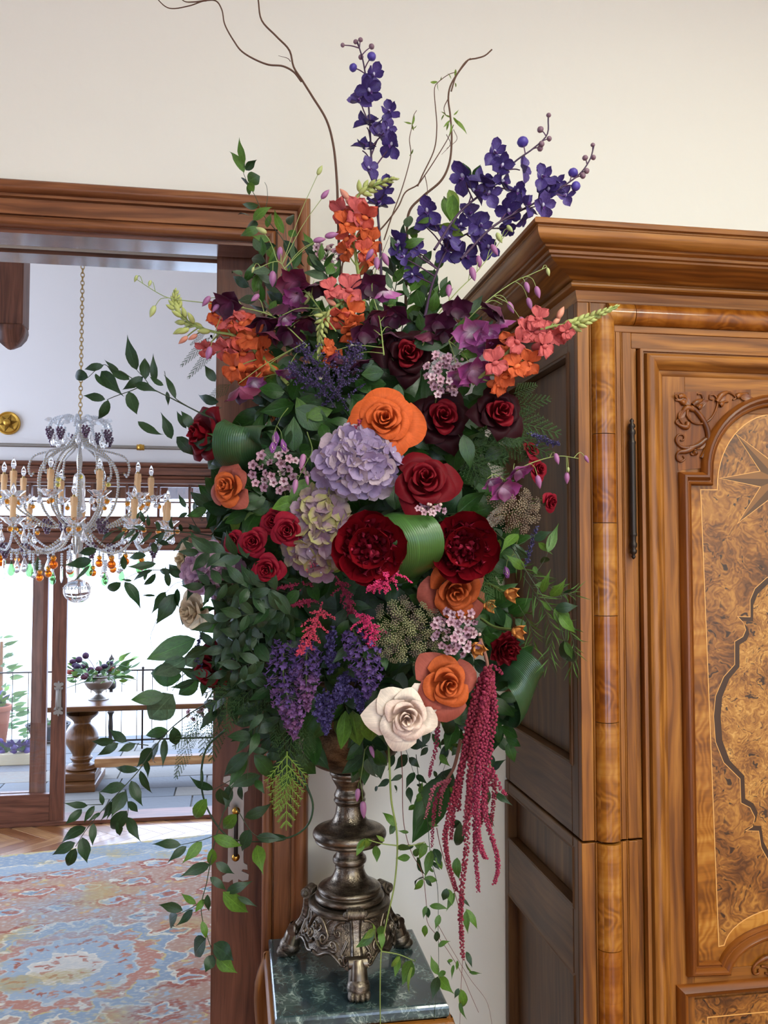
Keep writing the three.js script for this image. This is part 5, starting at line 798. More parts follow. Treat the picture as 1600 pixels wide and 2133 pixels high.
vandaSpray('tall upright spray of violet blue orchids with small round buds on top', 2.03, [[795, 600, -0.1], [790, 480, -0.03], [775, 350], [768, 220], [757, 130], [745, 88]], [[777, 157, 54], [768, 190, 60], [750, 212, 56], [812, 234, 50], [766, 259, 64], [790, 284, 62], [816, 302, 56], [757, 308, 56], [767, 352, 50], [804, 392, 56], [789, 428, 70], [808, 268, 40]], [[736, 141, 22, 1], [774, 118, 24, 1], [714, 94, 10], [741, 87, 11], [751, 83, 11], [774, 97, 13], [752, 119, 12]]);
vandaSpray('violet blue orchid spray reaching up toward the armoire cornice', 1.93, [[905, 520, -0.08], [960, 440, -0.02], [1020, 390], [1075, 335], [1110, 310], [1140, 280], [1142, 245]], [[1029, 319, 60], [1046, 346, 56], [1088, 352, 54], [966, 368, 72], [1006, 381, 72], [1019, 404, 60], [1078, 398, 50], [1045, 380, 58], [985, 400, 62]], [[1089, 296, 30, 1], [1126, 270, 15], [1143, 240, 11], [1144, 289, 12], [1128, 300, 14], [1125, 309, 14]]);
vandaSpray('violet blue orchid spray leaning right just above the armoire corner', 1.9, [[960, 540, -0.08], [1030, 470, -0.02], [1110, 425], [1170, 390], [1210, 360], [1230, 330], [1237, 305]], [[1130, 371, 58], [1143, 396, 56], [1130, 428, 58], [1093, 428, 60], [1060, 440, 62], [1179, 409, 46], [1089, 452, 44], [1162, 384, 44]], [[1194, 360, 26, 1], [1199, 388, 26, 1], [1235, 302, 10], [1219, 329, 13], [1236, 328, 12], [1222, 356, 13], [1214, 366, 14]]);
vandaSpray('dense cluster of violet blue orchids in the middle above the dark leaves', 1.97, [[885, 660, -0.1], [905, 580, -0.03], [940, 510], [990, 480], [1050, 475]], [[890, 440, 66], [892, 470, 64], [980, 450, 66], [999, 471, 60], [832, 506, 60], [935, 497, 60], [928, 522, 60], [968, 533, 66], [995, 506, 60], [1018, 515, 52], [1058, 477, 40], [860, 572, 44], [868, 520, 46], [960, 470, 50], [842, 536, 40]], []);
// dendrobium: pointed tepals, pale at the heart
const dPet = [petal(1.4, 0.85, { cup: 0.3, curl: 0.2, tip: 0.5 }), petal(1.4, 1.25, { cup: 0.25, curl: 0.1, tip: 0.75 })];
const dendro = (base, tipc, lipc) => meshProto('floret', merge([...[0, 2 * PI / 3, -2 * PI / 3].map((a) => around(dPet[0], a, 0.6)), ...[PI / 2.6, -PI / 2.6].map((a) => around(dPet[1], a, 0.45)), around(dPet[1], PI, 1.0).scale(0.8, 0.8, 0.8)].map((g, i) => paint(g, (u, v) => { const c = new THREE.Color(...lin(base)).lerp(new THREE.Color(...lin(i > 4 ? lipc : tipc)), smooth(v, 0.05, 0.55)); return c.toArray(); }))), colored());
const DB = [dendro(0x6a1a4a, 0x4d0a34, 0x3a0628), dendro(0xd8b0c8, 0x9a3a80, 0x6a1550), dendro(0xe6d4da, 0xb45c9e, 0x7a2468), dendro(0x9a4a6a, 0x6a1038, 0x43082c)];
const budDen = std({ color: 0x9a5f8a, roughness: 0.5 }), budGreen = std({ color: 0xa9b070, roughness: 0.5 }), denStem = std({ color: 0x8c9a55, roughness: 0.5 });
const denSpray = (label, d, stem, items, buds, o = {}) => cluster('dendrobium_orchid', label, 'orchid', { d, stem, r: 1.5, items: items.map(([x, y, s, w]) => [x, y, s * 1.08, w]), protos: DB, stemMat: denStem, pedMat: denStem, buds, budGeo: budOval, budMat: budDen, tip: budGreen, hang: 0.75, wild: 0.9, ped: 1.1, ...o });
denSpray('arching magenta and white orchid stem in front of the armoire cornice', 1.76, [[935, 710, 0.05], [990, 650], [1030, 615], [1075, 585], [1105, 572], [1140, 556]], [[985, 690, 64, 2], [1005, 705, 60, 2], [968, 690, 46, 1], [1042, 640, 66, 0], [1040, 665, 50, 1], [1044, 718, 62, 3], [985, 770, 64, 1], [1010, 690, 50, 2], [955, 780, 50, 2]], [[1064, 640, 24], [1103, 632, 24], [1120, 608, 24], [1098, 598, 22], [1142, 566, 16, 1], [1090, 672, 26]]);
denSpray('short magenta orchid stem with red buds beside the armoire post', 1.74, [[1040, 1010, 0.06], [1085, 975], [1120, 960], [1165, 950], [1205, 955]], [[1075, 972, 56, 1], [1045, 1015, 58, 1], [1018, 1000, 44, 2]], [[1160, 955, 22], [1222, 956, 16], [1181, 995, 22], [1122, 1003, 26], [1184, 978, 10, 1]]);
denSpray('burgundy and pink orchid stem arching at the upper left with green tips', 1.9, [[640, 720, -0.03], [570, 660], [500, 640], [420, 630], [350, 620], [320, 605], [285, 582]], [[480, 628, 60, 0], [545, 660, 66, 0], [570, 690, 56, 3], [500, 805, 66, 3], [528, 795, 44, 2], [600, 770, 40, 1]], [[430, 627, 24], [450, 640, 22], [318, 648, 24, 1], [283, 580, 14, 1], [312, 590, 14, 1], [435, 735, 26], [532, 620, 22]]);
denSpray('burgundy orchid stem standing above the coral snapdragon with pale buds', 1.9, [[700, 690, -0.06], [640, 610], [600, 570], [580, 545], [530, 562]], [[615, 585, 60, 3], [600, 625, 70, 0], [620, 615, 50, 1], [655, 590, 60, 0], [645, 660, 60, 3], [600, 690, 58, 0], [590, 660, 40, 2]], [[568, 580, 30, 0], [527, 562, 12, 1], [640, 620, 26, 1], [583, 527, 24], [545, 480, 22, 1], [666, 355, 20, 1], [677, 405, 22], [690, 490, 26], [665, 500, 24]]);
denSpray('dark burgundy orchid stem in the centre under the upright violet orchids', 1.87, [[800, 740, -0.05], [790, 660], [775, 600], [790, 540]], [[770, 590, 60, 0], [800, 600, 56, 2], [825, 655, 60, 0], [775, 655, 56, 3], [820, 640, 40, 3], [755, 690, 54, 0], [735, 750, 60, 0], [815, 690, 52, 0], [700, 735, 54, 0]], [[785, 548, 26], [803, 540, 26], [770, 530, 24]]);
denSpray('burgundy orchid stem in front of the dark leaves below the violet cluster', 1.86, [[880, 720], [910, 660], [950, 610], [990, 570], [1060, 480]], [[950, 640, 52, 0], [912, 668, 56, 0], [895, 690, 50, 3], [925, 690, 46, 0]], [[935, 605, 26], [985, 570, 28], [998, 545, 24], [1040, 495, 22, 1], [1062, 476, 18, 1], [1030, 520, 24]]);
// snapdragons: a throat and two ruffled lips
const coral = [0xd66866, 0xd86438, 0xd85e4c].map((c) => petalMat(c, { transmission: 0.16, thickness: 0 })), throat = std({ color: 0xd86a34, roughness: 0.7 });
const lipG = merge([...[0.55, -0.55].map((a) => around(petal(1.15, 0.95, { cup: 0.15, curl: 0.7, tip: 0.9, ruffle: 0.17, seed: a * 3 }), a, 0.75, 0.18)), ...[PI - 0.9, PI, PI + 0.9].map((a, i) => around(petal(1.0, 0.85, { cup: 0.2, curl: 0.9, tip: 0.9, ruffle: 0.2, seed: i * 2 }), a, 0.6, 0.18))]);
const throatG = merge([lathe(smoothProfile([[0.16, -1.1], [0.34, -0.8], [0.36, -0.2], [0.42, 0.15]], 4), 12).rotateX(PI / 2), new THREE.SphereGeometry(0.22, 10, 8).scale(1.3, 0.8, 0.9).translate(0, -0.1, 0.25)]);
const snap = coral.map((m) => protoOf((g) => { kid(g, 'lips', lipG, m); kid(g, 'throat', throatG, m === coral[0] ? m : throat); }));
const snapStem = std({ color: 0x7d8a45, roughness: 0.6 }), snapBud = std({ color: 0xa5ab62, roughness: 0.6 }), snapPink = std({ color: 0xd08a72, roughness: 0.6 });
const snapSpike = (label, d, stem, items, buds, o = {}) => cluster('snapdragon', label, 'snapdragon', { d, stem, r: 4.2, items, protos: snap, stemMat: snapStem, pedMat: snapStem, buds, budGeo: budOval, budMat: snapBud, tip: snapPink, out: 0.1, wild: 0.7, ped: 2, spin: true, ...o });
const tipBuds = (a, b, n, s0, s1, w) => Array.from({ length: n }, (_, i) => { const t = i / (n - 1), side = (i % 3 - 1) * w * (1 - t * 0.8), dx = b[0] - a[0], dy = b[1] - a[1], l = Math.hypot(dx, dy); return [lerp(a[0], b[0], t) - dy / l * side, lerp(a[1], b[1], t) + dx / l * side, lerp(s0, s1, t)]; });
snapSpike('coral snapdragon spike leaning left with a green upright tip', 1.94, [[600, 800, -0.05], [545, 745], [490, 700], [440, 690], [395, 672], [366, 640], [365, 605]], [[462, 660, 52, 0], [448, 655, 46, 1], [485, 655, 56, 0], [505, 680, 60, 2], [490, 700, 62, 1], [470, 725, 56, 0], [525, 705, 66, 1], [545, 730, 66, 1], [505, 735, 60, 2], [490, 765, 60, 1], [520, 775, 66, 1], [550, 765, 64, 1], [430, 725, 42, 0], [540, 790, 44, 2]], [...tipBuds([395, 680], [366, 640], 9, 24, 20, 16), ...tipBuds([366, 640], [366, 604], 14, 18, 9, 11), [382, 708, 22, 1], [402, 702, 20, 1], [412, 678, 24], [425, 690, 24], [372, 690, 22]]);
snapSpike('coral snapdragon spike in the top centre with a bent green tip', 1.98, [[760, 640, -0.05], [742, 540], [737, 470], [740, 420], [755, 398], [790, 382], [825, 372]], [[715, 440, 54, 0], [740, 445, 58, 0], [762, 450, 54, 2], [720, 470, 56, 1], [760, 480, 56, 1], [725, 500, 50, 2], [770, 505, 54, 1], [765, 545, 58, 1], [760, 525, 48, 2], [722, 525, 40, 1]], [...tipBuds([752, 398], [826, 371], 18, 22, 10, 11), [718, 405, 26, 1], [726, 418, 24, 1], [745, 410, 20, 1]]);
snapSpike('coral snapdragon spike leaning right across the armoire with a long green tip', 1.72, [[985, 800, 0.04], [1040, 750], [1100, 700], [1150, 680], [1200, 674], [1240, 660], [1286, 640]], [[1075, 710, 54, 0], [1060, 725, 58, 1], [1115, 690, 50, 0], [1095, 690, 50, 0], [1120, 665, 46, 0], [1145, 700, 52, 0], [1165, 695, 46, 0], [1130, 720, 52, 0], [1100, 755, 54, 1], [1075, 765, 56, 1], [1050, 785, 50, 1], [1030, 755, 56, 0], [1035, 800, 50, 1], [1180, 690, 34, 0]], [...tipBuds([1190, 680], [1288, 637], 26, 22, 8, 10), [1168, 652, 26, 1], [1160, 668, 22, 1]]);
snapSpike('small coral snapdragon hanging down with a pale green drooping tip', 1.86, [[735, 620, 0.05], [705, 635], [685, 650], [668, 680], [664, 740]], [[690, 605, 46, 0], [728, 605, 60, 0], [728, 650, 60, 1], [700, 660, 54, 2], [725, 690, 50, 1], [690, 745, 44, 1], [680, 725, 36, 1], [738, 670, 44, 1]], [...tipBuds([675, 650], [664, 745], 24, 19, 8, 11), [690, 630, 22, 1], [706, 655, 22, 1]]);
// hydrangeas: domes of four-petalled florets
const hyPet = petal(1, 1.0, { cup: 0.12, curl: -0.25, tip: 0.95, ruffle: 0.03 }), hyG = (base, edge) => merge([...[0, 1, 2, 3].map((i) => paint(around(hyPet, i * PI / 2, 0.12 + (i % 2) * 0.1), (u, v) => new THREE.Color(...lin(base)).lerp(new THREE.Color(...lin(edge)), smooth(v, 0.25, 0.95)).toArray())), paint(new THREE.SphereGeometry(0.12, 8, 6).translate(0, 0, 0.06), () => lin(0xc9c3d8))]);
const hyLilac = [meshProto('floret', hyG(0x9a82a4, 0xa68eae), colored()), meshProto('floret', hyG(0xb097a6, 0xb8a0a8), colored()), meshProto('floret', hyG(0x8a749c, 0x9a82a4), colored())], hyAnt = [meshProto('floret', hyG(0x9a7088, 0xa09a54), colored()), meshProto('floret', hyG(0x8a6a80, 0xa08c70), colored()), meshProto('floret', hyG(0x87607c, 0x8e7480), colored())], hyMauve = [meshProto('floret', hyG(0x9c7494, 0xb08aa0), colored())];
function dome(name, label, cat, px, py, rx, ry, n, size, protos, { d = surf(px, py) + 0.06, deep = 0.07, stem = 0.15, part = 'floret' } = {}) {
  const c = P(px, py, d), k = d / FPX, g = thing(name, label, cat, c), f = facing(c, 0.4), q = basis(f), ribs = [];
  for (let i = 0; i < n; i++) {
    const t = (i + 0.5) / n, rr = Math.sqrt(t), a = i * 2.39996 + rnd(-0.2, 0.2), h = Math.sqrt(Math.max(0, 1 - rr * rr * 0.85)), p = V(Math.cos(a) * rr * rx * k, Math.sin(a) * rr * ry * k, h * deep).applyQuaternion(q), o = protos[i % protos.length].clone();
    const dir = V(Math.cos(a) * rr * 1.0 + rnd(-0.35, 0.35), Math.sin(a) * rr * 1.0 + rnd(-0.35, 0.35), h + 0.3).applyQuaternion(q); o.name = part; o.position.copy(p); o.quaternion.copy(basis(dir, V(0, 1, 0), rnd(6))); o.scale.setScalar(size / 2 * k * rnd(0.85, 1.1)); g.add(o);
    ribs.push(tube([f.clone().multiplyScalar(-0.03), p.clone().multiplyScalar(0.6), p], 0.0008, 0.0006, 4, 4));
  }
  const m = mesh('stalks', ribs, LF.stem, g); m.userData.kind = 'stuff'; mesh('stem', tube([V(0, 0, 0), f.clone().multiplyScalar(-stem)], 0.004, 0.004, 2, 6), LF.stem, g);
  return g;
}
dome('hydrangea', 'pale lilac hydrangea head under the orange rose', 'hydrangea', 748, 968, 76, 60, 34, 68, hyLilac);
dome('hydrangea', 'antique yellow green and mauve hydrangea head left of the left peony', 'hydrangea', 668, 1112, 62, 86, 28, 70, hyAnt, { d: surf(668, 1112) + 0.085 });
dome('hydrangea', 'dusty mauve hydrangea behind ruscus leaves at the left', 'hydrangea', 452, 1186, 56, 44, 24, 46, hyMauve, { d: 1.88 });
// lilac and statice panicles, made of four-petalled stars
const liPet = petal(1, 0.7, { cup: 0.2, curl: -0.4, tip: 0.7, nu: 3, nv: 3 }), liG = merge([...[0, 1, 2, 3].map((i) => around(liPet, i * PI / 2, 0.25)), lathe([[0.1, -1.5], [0.16, -0.6], [0.14, 0.02]], 6).rotateX(PI / 2)]);
const liM = [0x6a5088, 0x5d467a, 0x745080, 0x7a5078].map((c) => petalMat(c, {})), liP = liM.map((m) => meshProto('floret', liG, m));
function panicle(name, label, cat, { d, stem, n, size, width, protos, droop = 0.6, shape = (t) => Math.sin(PI * Math.min(1, 0.18 + t * 0.82)) }) {
  const S = stem.map(([x, y, e = 0]) => P(x, y, d + e)), g = thing(name, label, cat, S[0]), k = d / FPX, c = new THREE.CatmullRomCurve3(S), ribs = []; mesh('stem', tube(S.map((p) => p.clone().sub(S[0])), 2 * k, k, 20, 6), LF.stem, g);
  for (let i = 0; i < n; i++) {
    const t = (i + 0.5) / n, b = c.getPoint(t), a = i * 2.39996 + rnd(0.5), w = width * k * shape(t) * Math.sqrt(rnd(0.3, 1)), p = b.clone().add(V(Math.cos(a) * w, rnd(-0.01, 0.004), Math.sin(a) * w)), o = protos[Math.min(protos.length - 1, Math.floor(t * protos.length * 0.8 + rnd(1)))].clone();
    o.position.copy(p).sub(S[0]); o.quaternion.copy(basis(V(Math.cos(a), -droop + rnd(-0.5, 0.5), Math.sin(a) + 0.3), V(0, 1, 0), rnd(6))); o.scale.setScalar(size / 2 * k * rnd(0.8, 1.15)); g.add(o); if (i % 3 === 0) ribs.push(tube([b.clone().sub(S[0]), p.clone().sub(S[0])], 0.6 * k, 0.5 * k, 2, 4));
  }
  const m = mesh('stalks', ribs, std({ color: 0x5a4a50, roughness: 0.7 }), g); m.userData.kind = 'stuff'; return g;
}
reseed(202);
panicle('lilac_panicle', 'purple lilac panicle hanging at the left over the urn bowl', 'lilac', { d: 1.8, stem: [[590, 1335, 0.05], [592, 1420], [608, 1480], [613, 1530]], n: 170, size: 17, width: 40, protos: liP });
panicle('lilac_panicle', 'purple lilac panicle next to the pink astilbe, the right half of the pair', 'lilac', { d: 1.79, stem: [[640, 1335, 0.05], [638, 1400], [640, 1470]], n: 120, size: 17, width: 34, protos: liP });
panicle('lilac_panicle', 'violet lilac panicle right of centre below the astilbe plume', 'lilac', { d: 1.77, stem: [[735, 1310, 0.04], [752, 1350], [768, 1395], [765, 1450]], n: 150, size: 17, width: 40, protos: liP.slice(0, 2) });
const tiny = new THREE.IcosahedronGeometry(1, 0), tinyStar = merge([0, 1, 2, 3, 4].map((i) => around(petal(1.3, 0.8, { cup: 0.3, curl: -0.2, tip: 0.6, nu: 2, nv: 2 }), i * 2 * PI / 5, 0.5)));
// branching plumes set with tiny blossoms: each side branch carries its own
function plume(name, label, cat, { d, stem, branches = 14, len = 40, step = 4, dot = 3.2, geo = tiny, mat, stemMat = LF.stem, hang = 0, jitter = 2.5, spread = 1 }) {
  const S = stem.map(([x, y, e = 0]) => P(x, y, d + e)), g = thing(name, label, cat, S[0]), k = d / FPX, c = new THREE.CatmullRomCurve3(S), tubes = [tube(S.map((p) => p.clone().sub(S[0])), 1.6 * k, 0.8 * k, 20, 5)], pl = [];
  const along = (cv, m) => { for (let i = 0; i < m; i++) { const p = cv.getPoint((i + 0.5) / m); for (let j = 0; j < 2; j++) pl.push(place(p.clone().sub(S[0]).add(V(rnd(-1, 1), rnd(-1, 1), rnd(-1, 1)).multiplyScalar(jitter * k)), basis(V(rnd(-1, 1), rnd(-1, 1), rnd(0.2, 1))), dot * k * rnd(0.35, 0.65))); } };
  along(c, Math.ceil(c.getLength() / k / step));
  for (let i = 0; i < branches; i++) { const t = lerp(0.12, 0.95, i / branches), p = c.getPoint(t), tg = c.getTangent(t), a = i * 2.4, l = len * k * (1 - t * 0.75) * rnd(0.7, 1.2), dir = tg.clone().multiplyScalar(0.8).add(V(Math.cos(a) * spread, Math.sin(a) * spread * 0.6, Math.sin(a) * spread)).normalize(), e = p.clone().addScaledVector(dir, l).add(V(0, -hang * l, 0)), cv = new THREE.CatmullRomCurve3([p, p.clone().lerp(e, 0.5).add(V(0, 0.08 * l, 0)), e]); tubes.push(tube(cv.getPoints(4).map((q) => q.sub(S[0])), 0.8 * k, 0.5 * k, 6, 4)); along(cv, Math.ceil(l / k / step)); }
  mesh('stem', tubes, stemMat, g); stuff('blossoms', geo, mat, pl, g); return g;
}
const staticeM = petalMat(0x564a7c, {}), statice = (label, d, stem, o) => plume('statice', label, 'statice', { d, stem, branches: 26, len: 46, step: 2.6, dot: 10, geo: tinyStar, mat: staticeM, jitter: 4, ...o });
statice('violet statice stem hanging over the urn bowl, its longest branch', 1.8, [[720, 1400, 0.04], [712, 1430], [690, 1470], [678, 1530]], { len: 30 }); statice('violet statice branch above the urn curling right', 1.78, [[690, 1480, 0.02], [720, 1440], [745, 1450], [752, 1480]], { len: 28, branches: 20 }); statice('violet statice branch rising left of the lilac beside the pink astilbe', 1.8, [[690, 1400, 0.03], [688, 1360], [694, 1305]], { len: 24, branches: 16 });
statice('violet statice below the lilac at left of the green leaf', 1.8, [[680, 1440, 0.02], [668, 1470], [672, 1510]], { len: 26, branches: 14 });
const fineM = petalMat(0x5f4f7a);
for (const [label, stem, len] of [['fine dark violet sea lavender haze left of the orange rose', [[730, 860, 0.04], [690, 800], [650, 750], [625, 720]], 70], ['fine dark violet sea lavender rising left of the drooping snapdragon tip', [[700, 830, 0.03], [720, 770], [735, 740], [742, 725]], 56], ['fine dark violet sea lavender above the big heart shaped leaves', [[700, 850, 0.03], [660, 800], [620, 785], [608, 760]], 60]]) plume('sea_lavender', label, 'sea lavender', { d: 1.82, stem, branches: 30, len, step: 5.5, dot: 5.5, geo: tinyStar, mat: fineM, jitter: 4, stemMat: std({ color: 0x3a3444, roughness: 0.7 }) });
for (const [label, d, stem, len] of [['violet veronica spike before the low burgundy rose', 1.88, [[440, 1420, 0.03], [410, 1360], [425, 1310]], 14], ['small violet veronica spike among ruscus leaves at the left', 1.86, [[485, 1400], [480, 1350], [505, 1310]], 13], ['violet veronica spike at the right edge beside the smilax', 1.78, [[1095, 1180], [1105, 1140], [1120, 1095]], 12], ['faint violet veronica beside the cedar tips by the armoire', 1.8, [[1100, 900], [1140, 920], [1168, 925]], 18]]) plume('veronica', label, 'veronica', { d, stem, branches: 16, len, step: 2.6, dot: 5.5, geo: tinyStar, mat: petalMat(0x5d5482, {}) });
// astilbe plumes
const pinks = [0xb8204e, 0xcf2f68, 0x8e1f40, 0xc94058].map((c) => std({ color: c, roughness: 0.6 })), astil = (label, d, stem, m, o) => plume('astilbe', label, 'astilbe', { d, stem, branches: 30, len: 44, step: 2.4, dot: 3.1, mat: pinks[m], jitter: 2.6, spread: 1.2, stemMat: std({ color: 0x7a2a3c, roughness: 0.6 }), ...o });
astil('bright pink astilbe plume at the foot of the left peony', 1.66, [[830, 1190, 0.03], [800, 1215], [765, 1230]], 1, {}); astil('crimson astilbe plume hanging above the left lilac panicle', 1.77, [[672, 1255, 0.03], [655, 1300], [640, 1340], [616, 1365]], 3, { len: 42 }); astil('bright pink astilbe plume above the right lilac panicle', 1.76, [[735, 1270, 0.03], [765, 1300], [780, 1320], [770, 1350]], 1, { len: 44 });
astil('pink astilbe tip lying over the antique hydrangea', 1.74, [[690, 1150, 0.02], [660, 1170], [640, 1190]], 3, { len: 26 }); astil('dark crimson astilbe tips among ruscus leaves at left', 1.8, [[650, 1215, 0.02], [600, 1222], [560, 1228]], 2, { len: 18 }); astil('dark red astilbe tip under the ruscus leaves at left', 1.8, [[660, 1250, 0.02], [620, 1258], [580, 1265]], 2, { len: 20 }); astil('dusky crimson astilbe in the shade right of centre', 1.82, [[700, 1200, 0.03], [725, 1250], [735, 1290]], 2, { len: 30 }); astil('tiny dark crimson astilbe between the orange rose and the sea lavender', 1.74, [[760, 870, 0.03], [742, 890], [735, 905]], 2, { len: 16, branches: 10 });
// umbels of dark lace flower
const umbelG = [0, 1, 2].map((s) => { const p = []; for (let i = 0; i < 19; i++) { const rr = Math.sqrt((i + 0.5) / 19), a = i * 2.4 + s, e = V(Math.cos(a) * rr, Math.sin(a) * rr, 0.5 * Math.sqrt(1 - rr * rr * 0.8)); p.push(new THREE.CylinderGeometry(0.02, 0.02, e.length(), 4).translate(0, e.length() / 2, 0).applyQuaternion(new THREE.Quaternion().setFromUnitVectors(V(0, 1, 0), e.clone().normalize())), new THREE.IcosahedronGeometry(0.15, 0).translate(e.x, e.y, e.z)); } return merge(p); });
const laceM = [0x8d8c62, 0x7a7454, 0x625448].map((c) => std({ color: c, roughness: 0.8 })), laceP = umbelG.map((g, i) => { const m = meshProto('umbellet', g, laceM[i]); m.userData.kind = 'stuff'; return m; });
dome('lace_flower', 'dark green and purple lace flower umbel under the peonies', 'lace flower', 845, 1312, 76, 66, 58, 24, laceP, { part: 'umbellet', deep: 0.045, d: surf(845, 1312) + 0.05 });
const lace2 = [0x8c7a62, 0x77604f, 0x6b5a4a].map((c, i) => { const m = meshProto('umbellet', umbelG[i], std({ color: c, roughness: 0.8 })); m.userData.kind = 'stuff'; return m; });
dome('lace_flower', 'brownish lace flower umbel right of the right peony', 'lace flower', 1066, 1062, 54, 46, 34, 24, lace2, { part: 'umbellet', deep: 0.04, d: 1.79 });
dome('lace_flower', 'small pale green lace flower at the left edge near the chandelier', 'lace flower', 436, 1062, 22, 20, 12, 20, lace2, { part: 'umbellet', deep: 0.02, d: 2.0 });
// waxflower: five round petals round a dark cup
const wxPet = petal(0.95, 0.8, { cup: 0.35, curl: 0.15, tip: 0.95, nu: 4, nv: 5 }), wax = [0xd4b3bc, 0xc79aa8, 0xb58a9c].map((h) => meshProto('floret', merge([...[0, 1, 2, 3, 4].map((i) => paint(around(wxPet, i * 2 * PI / 5, 0.3, 0.14), () => lin(h))), paint(lathe([[0, 0.1], [0.22, 0.12], [0.3, 0.2], [0.34, 0.14], [0.26, -0.3], [0, -0.5]], 10).rotateX(PI / 2), () => lin(0x6a3440))]), colored()));
const scatter = (cx, cy, rx, ry, n, s) => Array.from({ length: n }, (_, i) => { const r = Math.sqrt((i + 0.5) / n), a = i * 2.39996; return [cx + Math.cos(a) * r * rx + rnd(-5, 5), cy + Math.sin(a) * r * ry + rnd(-5, 5), s * rnd(0.85, 1.15), i % 3, rnd(-0.03, 0.02)]; });
const waxSpray = (label, d, stem, c, o = {}) => cluster('waxflower', label, 'waxflower', { d, stem, r: 1.6, items: scatter(...c), protos: wax, ped: 0.7, pedMat: LF.salalB, wild: 0.5, buds: Array.from({ length: 7 }, () => [c[0] + rnd(-c[2], c[2]), c[1] + rnd(-c[3], c[3]), 8]), budGeo: budRound, budMat: std({ color: 0xc9a9a4, roughness: 0.6 }), ...o });
waxSpray('pale pink waxflower spray beside the folded leaf at left', 1.8, [[600, 1060, 0.04], [590, 1010], [580, 970]], [582, 985, 62, 46, 26, 20]); waxSpray('pale pink waxflower spray between the highest rose and the right roses', 1.78, [[905, 850, 0.04], [915, 800], [925, 760]], [925, 780, 40, 46, 30, 18]); waxSpray('mauve pink waxflower spray right of the lace flower', 1.74, [[920, 1360, 0.04], [945, 1320], [960, 1290]], [950, 1318, 50, 50, 34, 19]); waxSpray('tiny mauve waxflower spray above the door casing near the top', 2.0, [[700, 640, -0.02], [690, 580], [680, 530]], [682, 535, 28, 32, 14, 17]); waxSpray('few waxflowers under the large red rose', 1.72, [[880, 1085, 0.03], [890, 1070], [910, 1055]], [892, 1064, 30, 14, 9, 16]); waxSpray('few pink waxflowers at the lower left edge against the light', 1.98, [[460, 1420, 0.03], [430, 1460], [410, 1495]], [415, 1490, 26, 16, 6, 15]);
// clematis bells and buds
const bellPet = petal(1.5, 0.62, { cup: 0.5, curl: -1.0, tip: 0.2, fold: 0.1 }), bellM = petalMat(0x8a5090), bell = protoOf((g) => { for (let i = 0; i < 5; i++) { const m = kid(g, 'petal', bellPet, bellM); m.quaternion.setFromEuler(new THREE.Euler(0, 0, i * 2 * PI / 5)).multiply(new THREE.Quaternion().setFromAxisAngle(V(1, 0, 0), 1.12)); m.position.z = -0.6; } kid(g, 'stamens', lathe([[0, -0.5], [0.2, 0], [0.16, 0.5], [0, 0.6]], 8).rotateX(PI / 2), std({ color: 0xc9b890, roughness: 0.7 })); });
const clem = (label, d, stem, items, buds) => cluster('clematis', label, 'clematis', { d, stem, r: 1.3, items, protos: [bell], hang: 1, wild: 0.6, ped: 1, buds, budGeo: lathe(smoothProfile([[0, -1.2], [0.4, -0.9], [0.5, 0], [0.3, 0.9], [0, 1.5]], 3), 8), budMat: std({ color: 0x9a6488, roughness: 0.5 }) });
clem('purple clematis with striped petals beside the folded leaf', 1.76, [[600, 850, 0.03], [585, 870], [575, 890]], [[574, 912, 52], [590, 925, 44], [568, 930, 46]], []); clem('mauve clematis buds nodding over the green leaves left of the hydrangea', 1.74, [[640, 900, 0.03], [650, 940], [640, 960], [620, 1000]], [], [[630, 960, 26], [615, 1012, 24], [640, 1000, 16]]); clem('two closed purple clematis buds hanging in front of the urn neck', 1.86, [[760, 1560, 0.02], [755, 1600], [750, 1630]], [], [[745, 1655, 22], [757, 1685, 28], [775, 1565, 20]]); clem('dark violet clematis in the shade at the right edge', 1.8, [[1080, 1120, 0.03], [1070, 1150], [1065, 1160]], [[1055, 1190, 44], [1080, 1172, 30]], []);
// alstroemeria
const alP = petal(1.1, 0.5, { cup: 0.3, curl: -0.7, tip: 0.4 }), alM = petalMat(0xd28a48), alst = protoOf((g) => { for (let i = 0; i < 6; i++) { const m = kid(g, 'petal', alP, alM); m.quaternion.setFromEuler(new THREE.Euler(0, 0, i * PI / 3)).multiply(new THREE.Quaternion().setFromAxisAngle(V(1, 0, 0), i % 2 ? 0.9 : 0.7)); } });
for (const [label, x, y, s, dx] of [['small orange lily flower at the right edge below the smilax', 1066, 1312, 66, 0.6], ['small orange lily flower above the terracotta rose', 988, 1345, 72, 0.1], ['yellow orange lily flower beside the terracotta rose under the peony', 1012, 1258, 60, 0.2], ['pale orange lily flower in front of the cedar at right', 1052, 1234, 68, 0.5]]) bloom((() => { const g = alst.clone(); kid(g, 'stem', tube([V(0, 0, 0), V(0, -0.2, -1.5), V(0, 0, -3)], 0.1, 0.1, 6, 5), LF.stem); return g; })(), 'alstroemeria', label, 'lily', x, y, s, { d: Math.min(1.76, surf(x, y)), dx, dy: -0.2 });
const carn = protoOf((g) => { for (let i = 0; i < 34; i++) { const m = kid(g, 'petal', petal(0.9, 0.6, { cup: 0.1, curl: -0.3, tip: 1, ruffle: 0.12, seed: i, nu: 6, nv: 3 }), CO.red), t = i / 34; m.quaternion.setFromEuler(new THREE.Euler(0, 0, i * 2.4)).multiply(new THREE.Quaternion().setFromAxisAngle(V(1, 0, 0), 1.35 * (1 - t))); } kid(g, 'calyx', new THREE.CylinderGeometry(0.2, 0.14, 0.8, 10).rotateX(PI / 2).translate(0, 0, -0.4), LF.grey); kid(g, 'stem', tube([V(0, 0, -0.7), V(0, 0, -2)], 0.07, 0.07, 3, 6), LF.grey); });
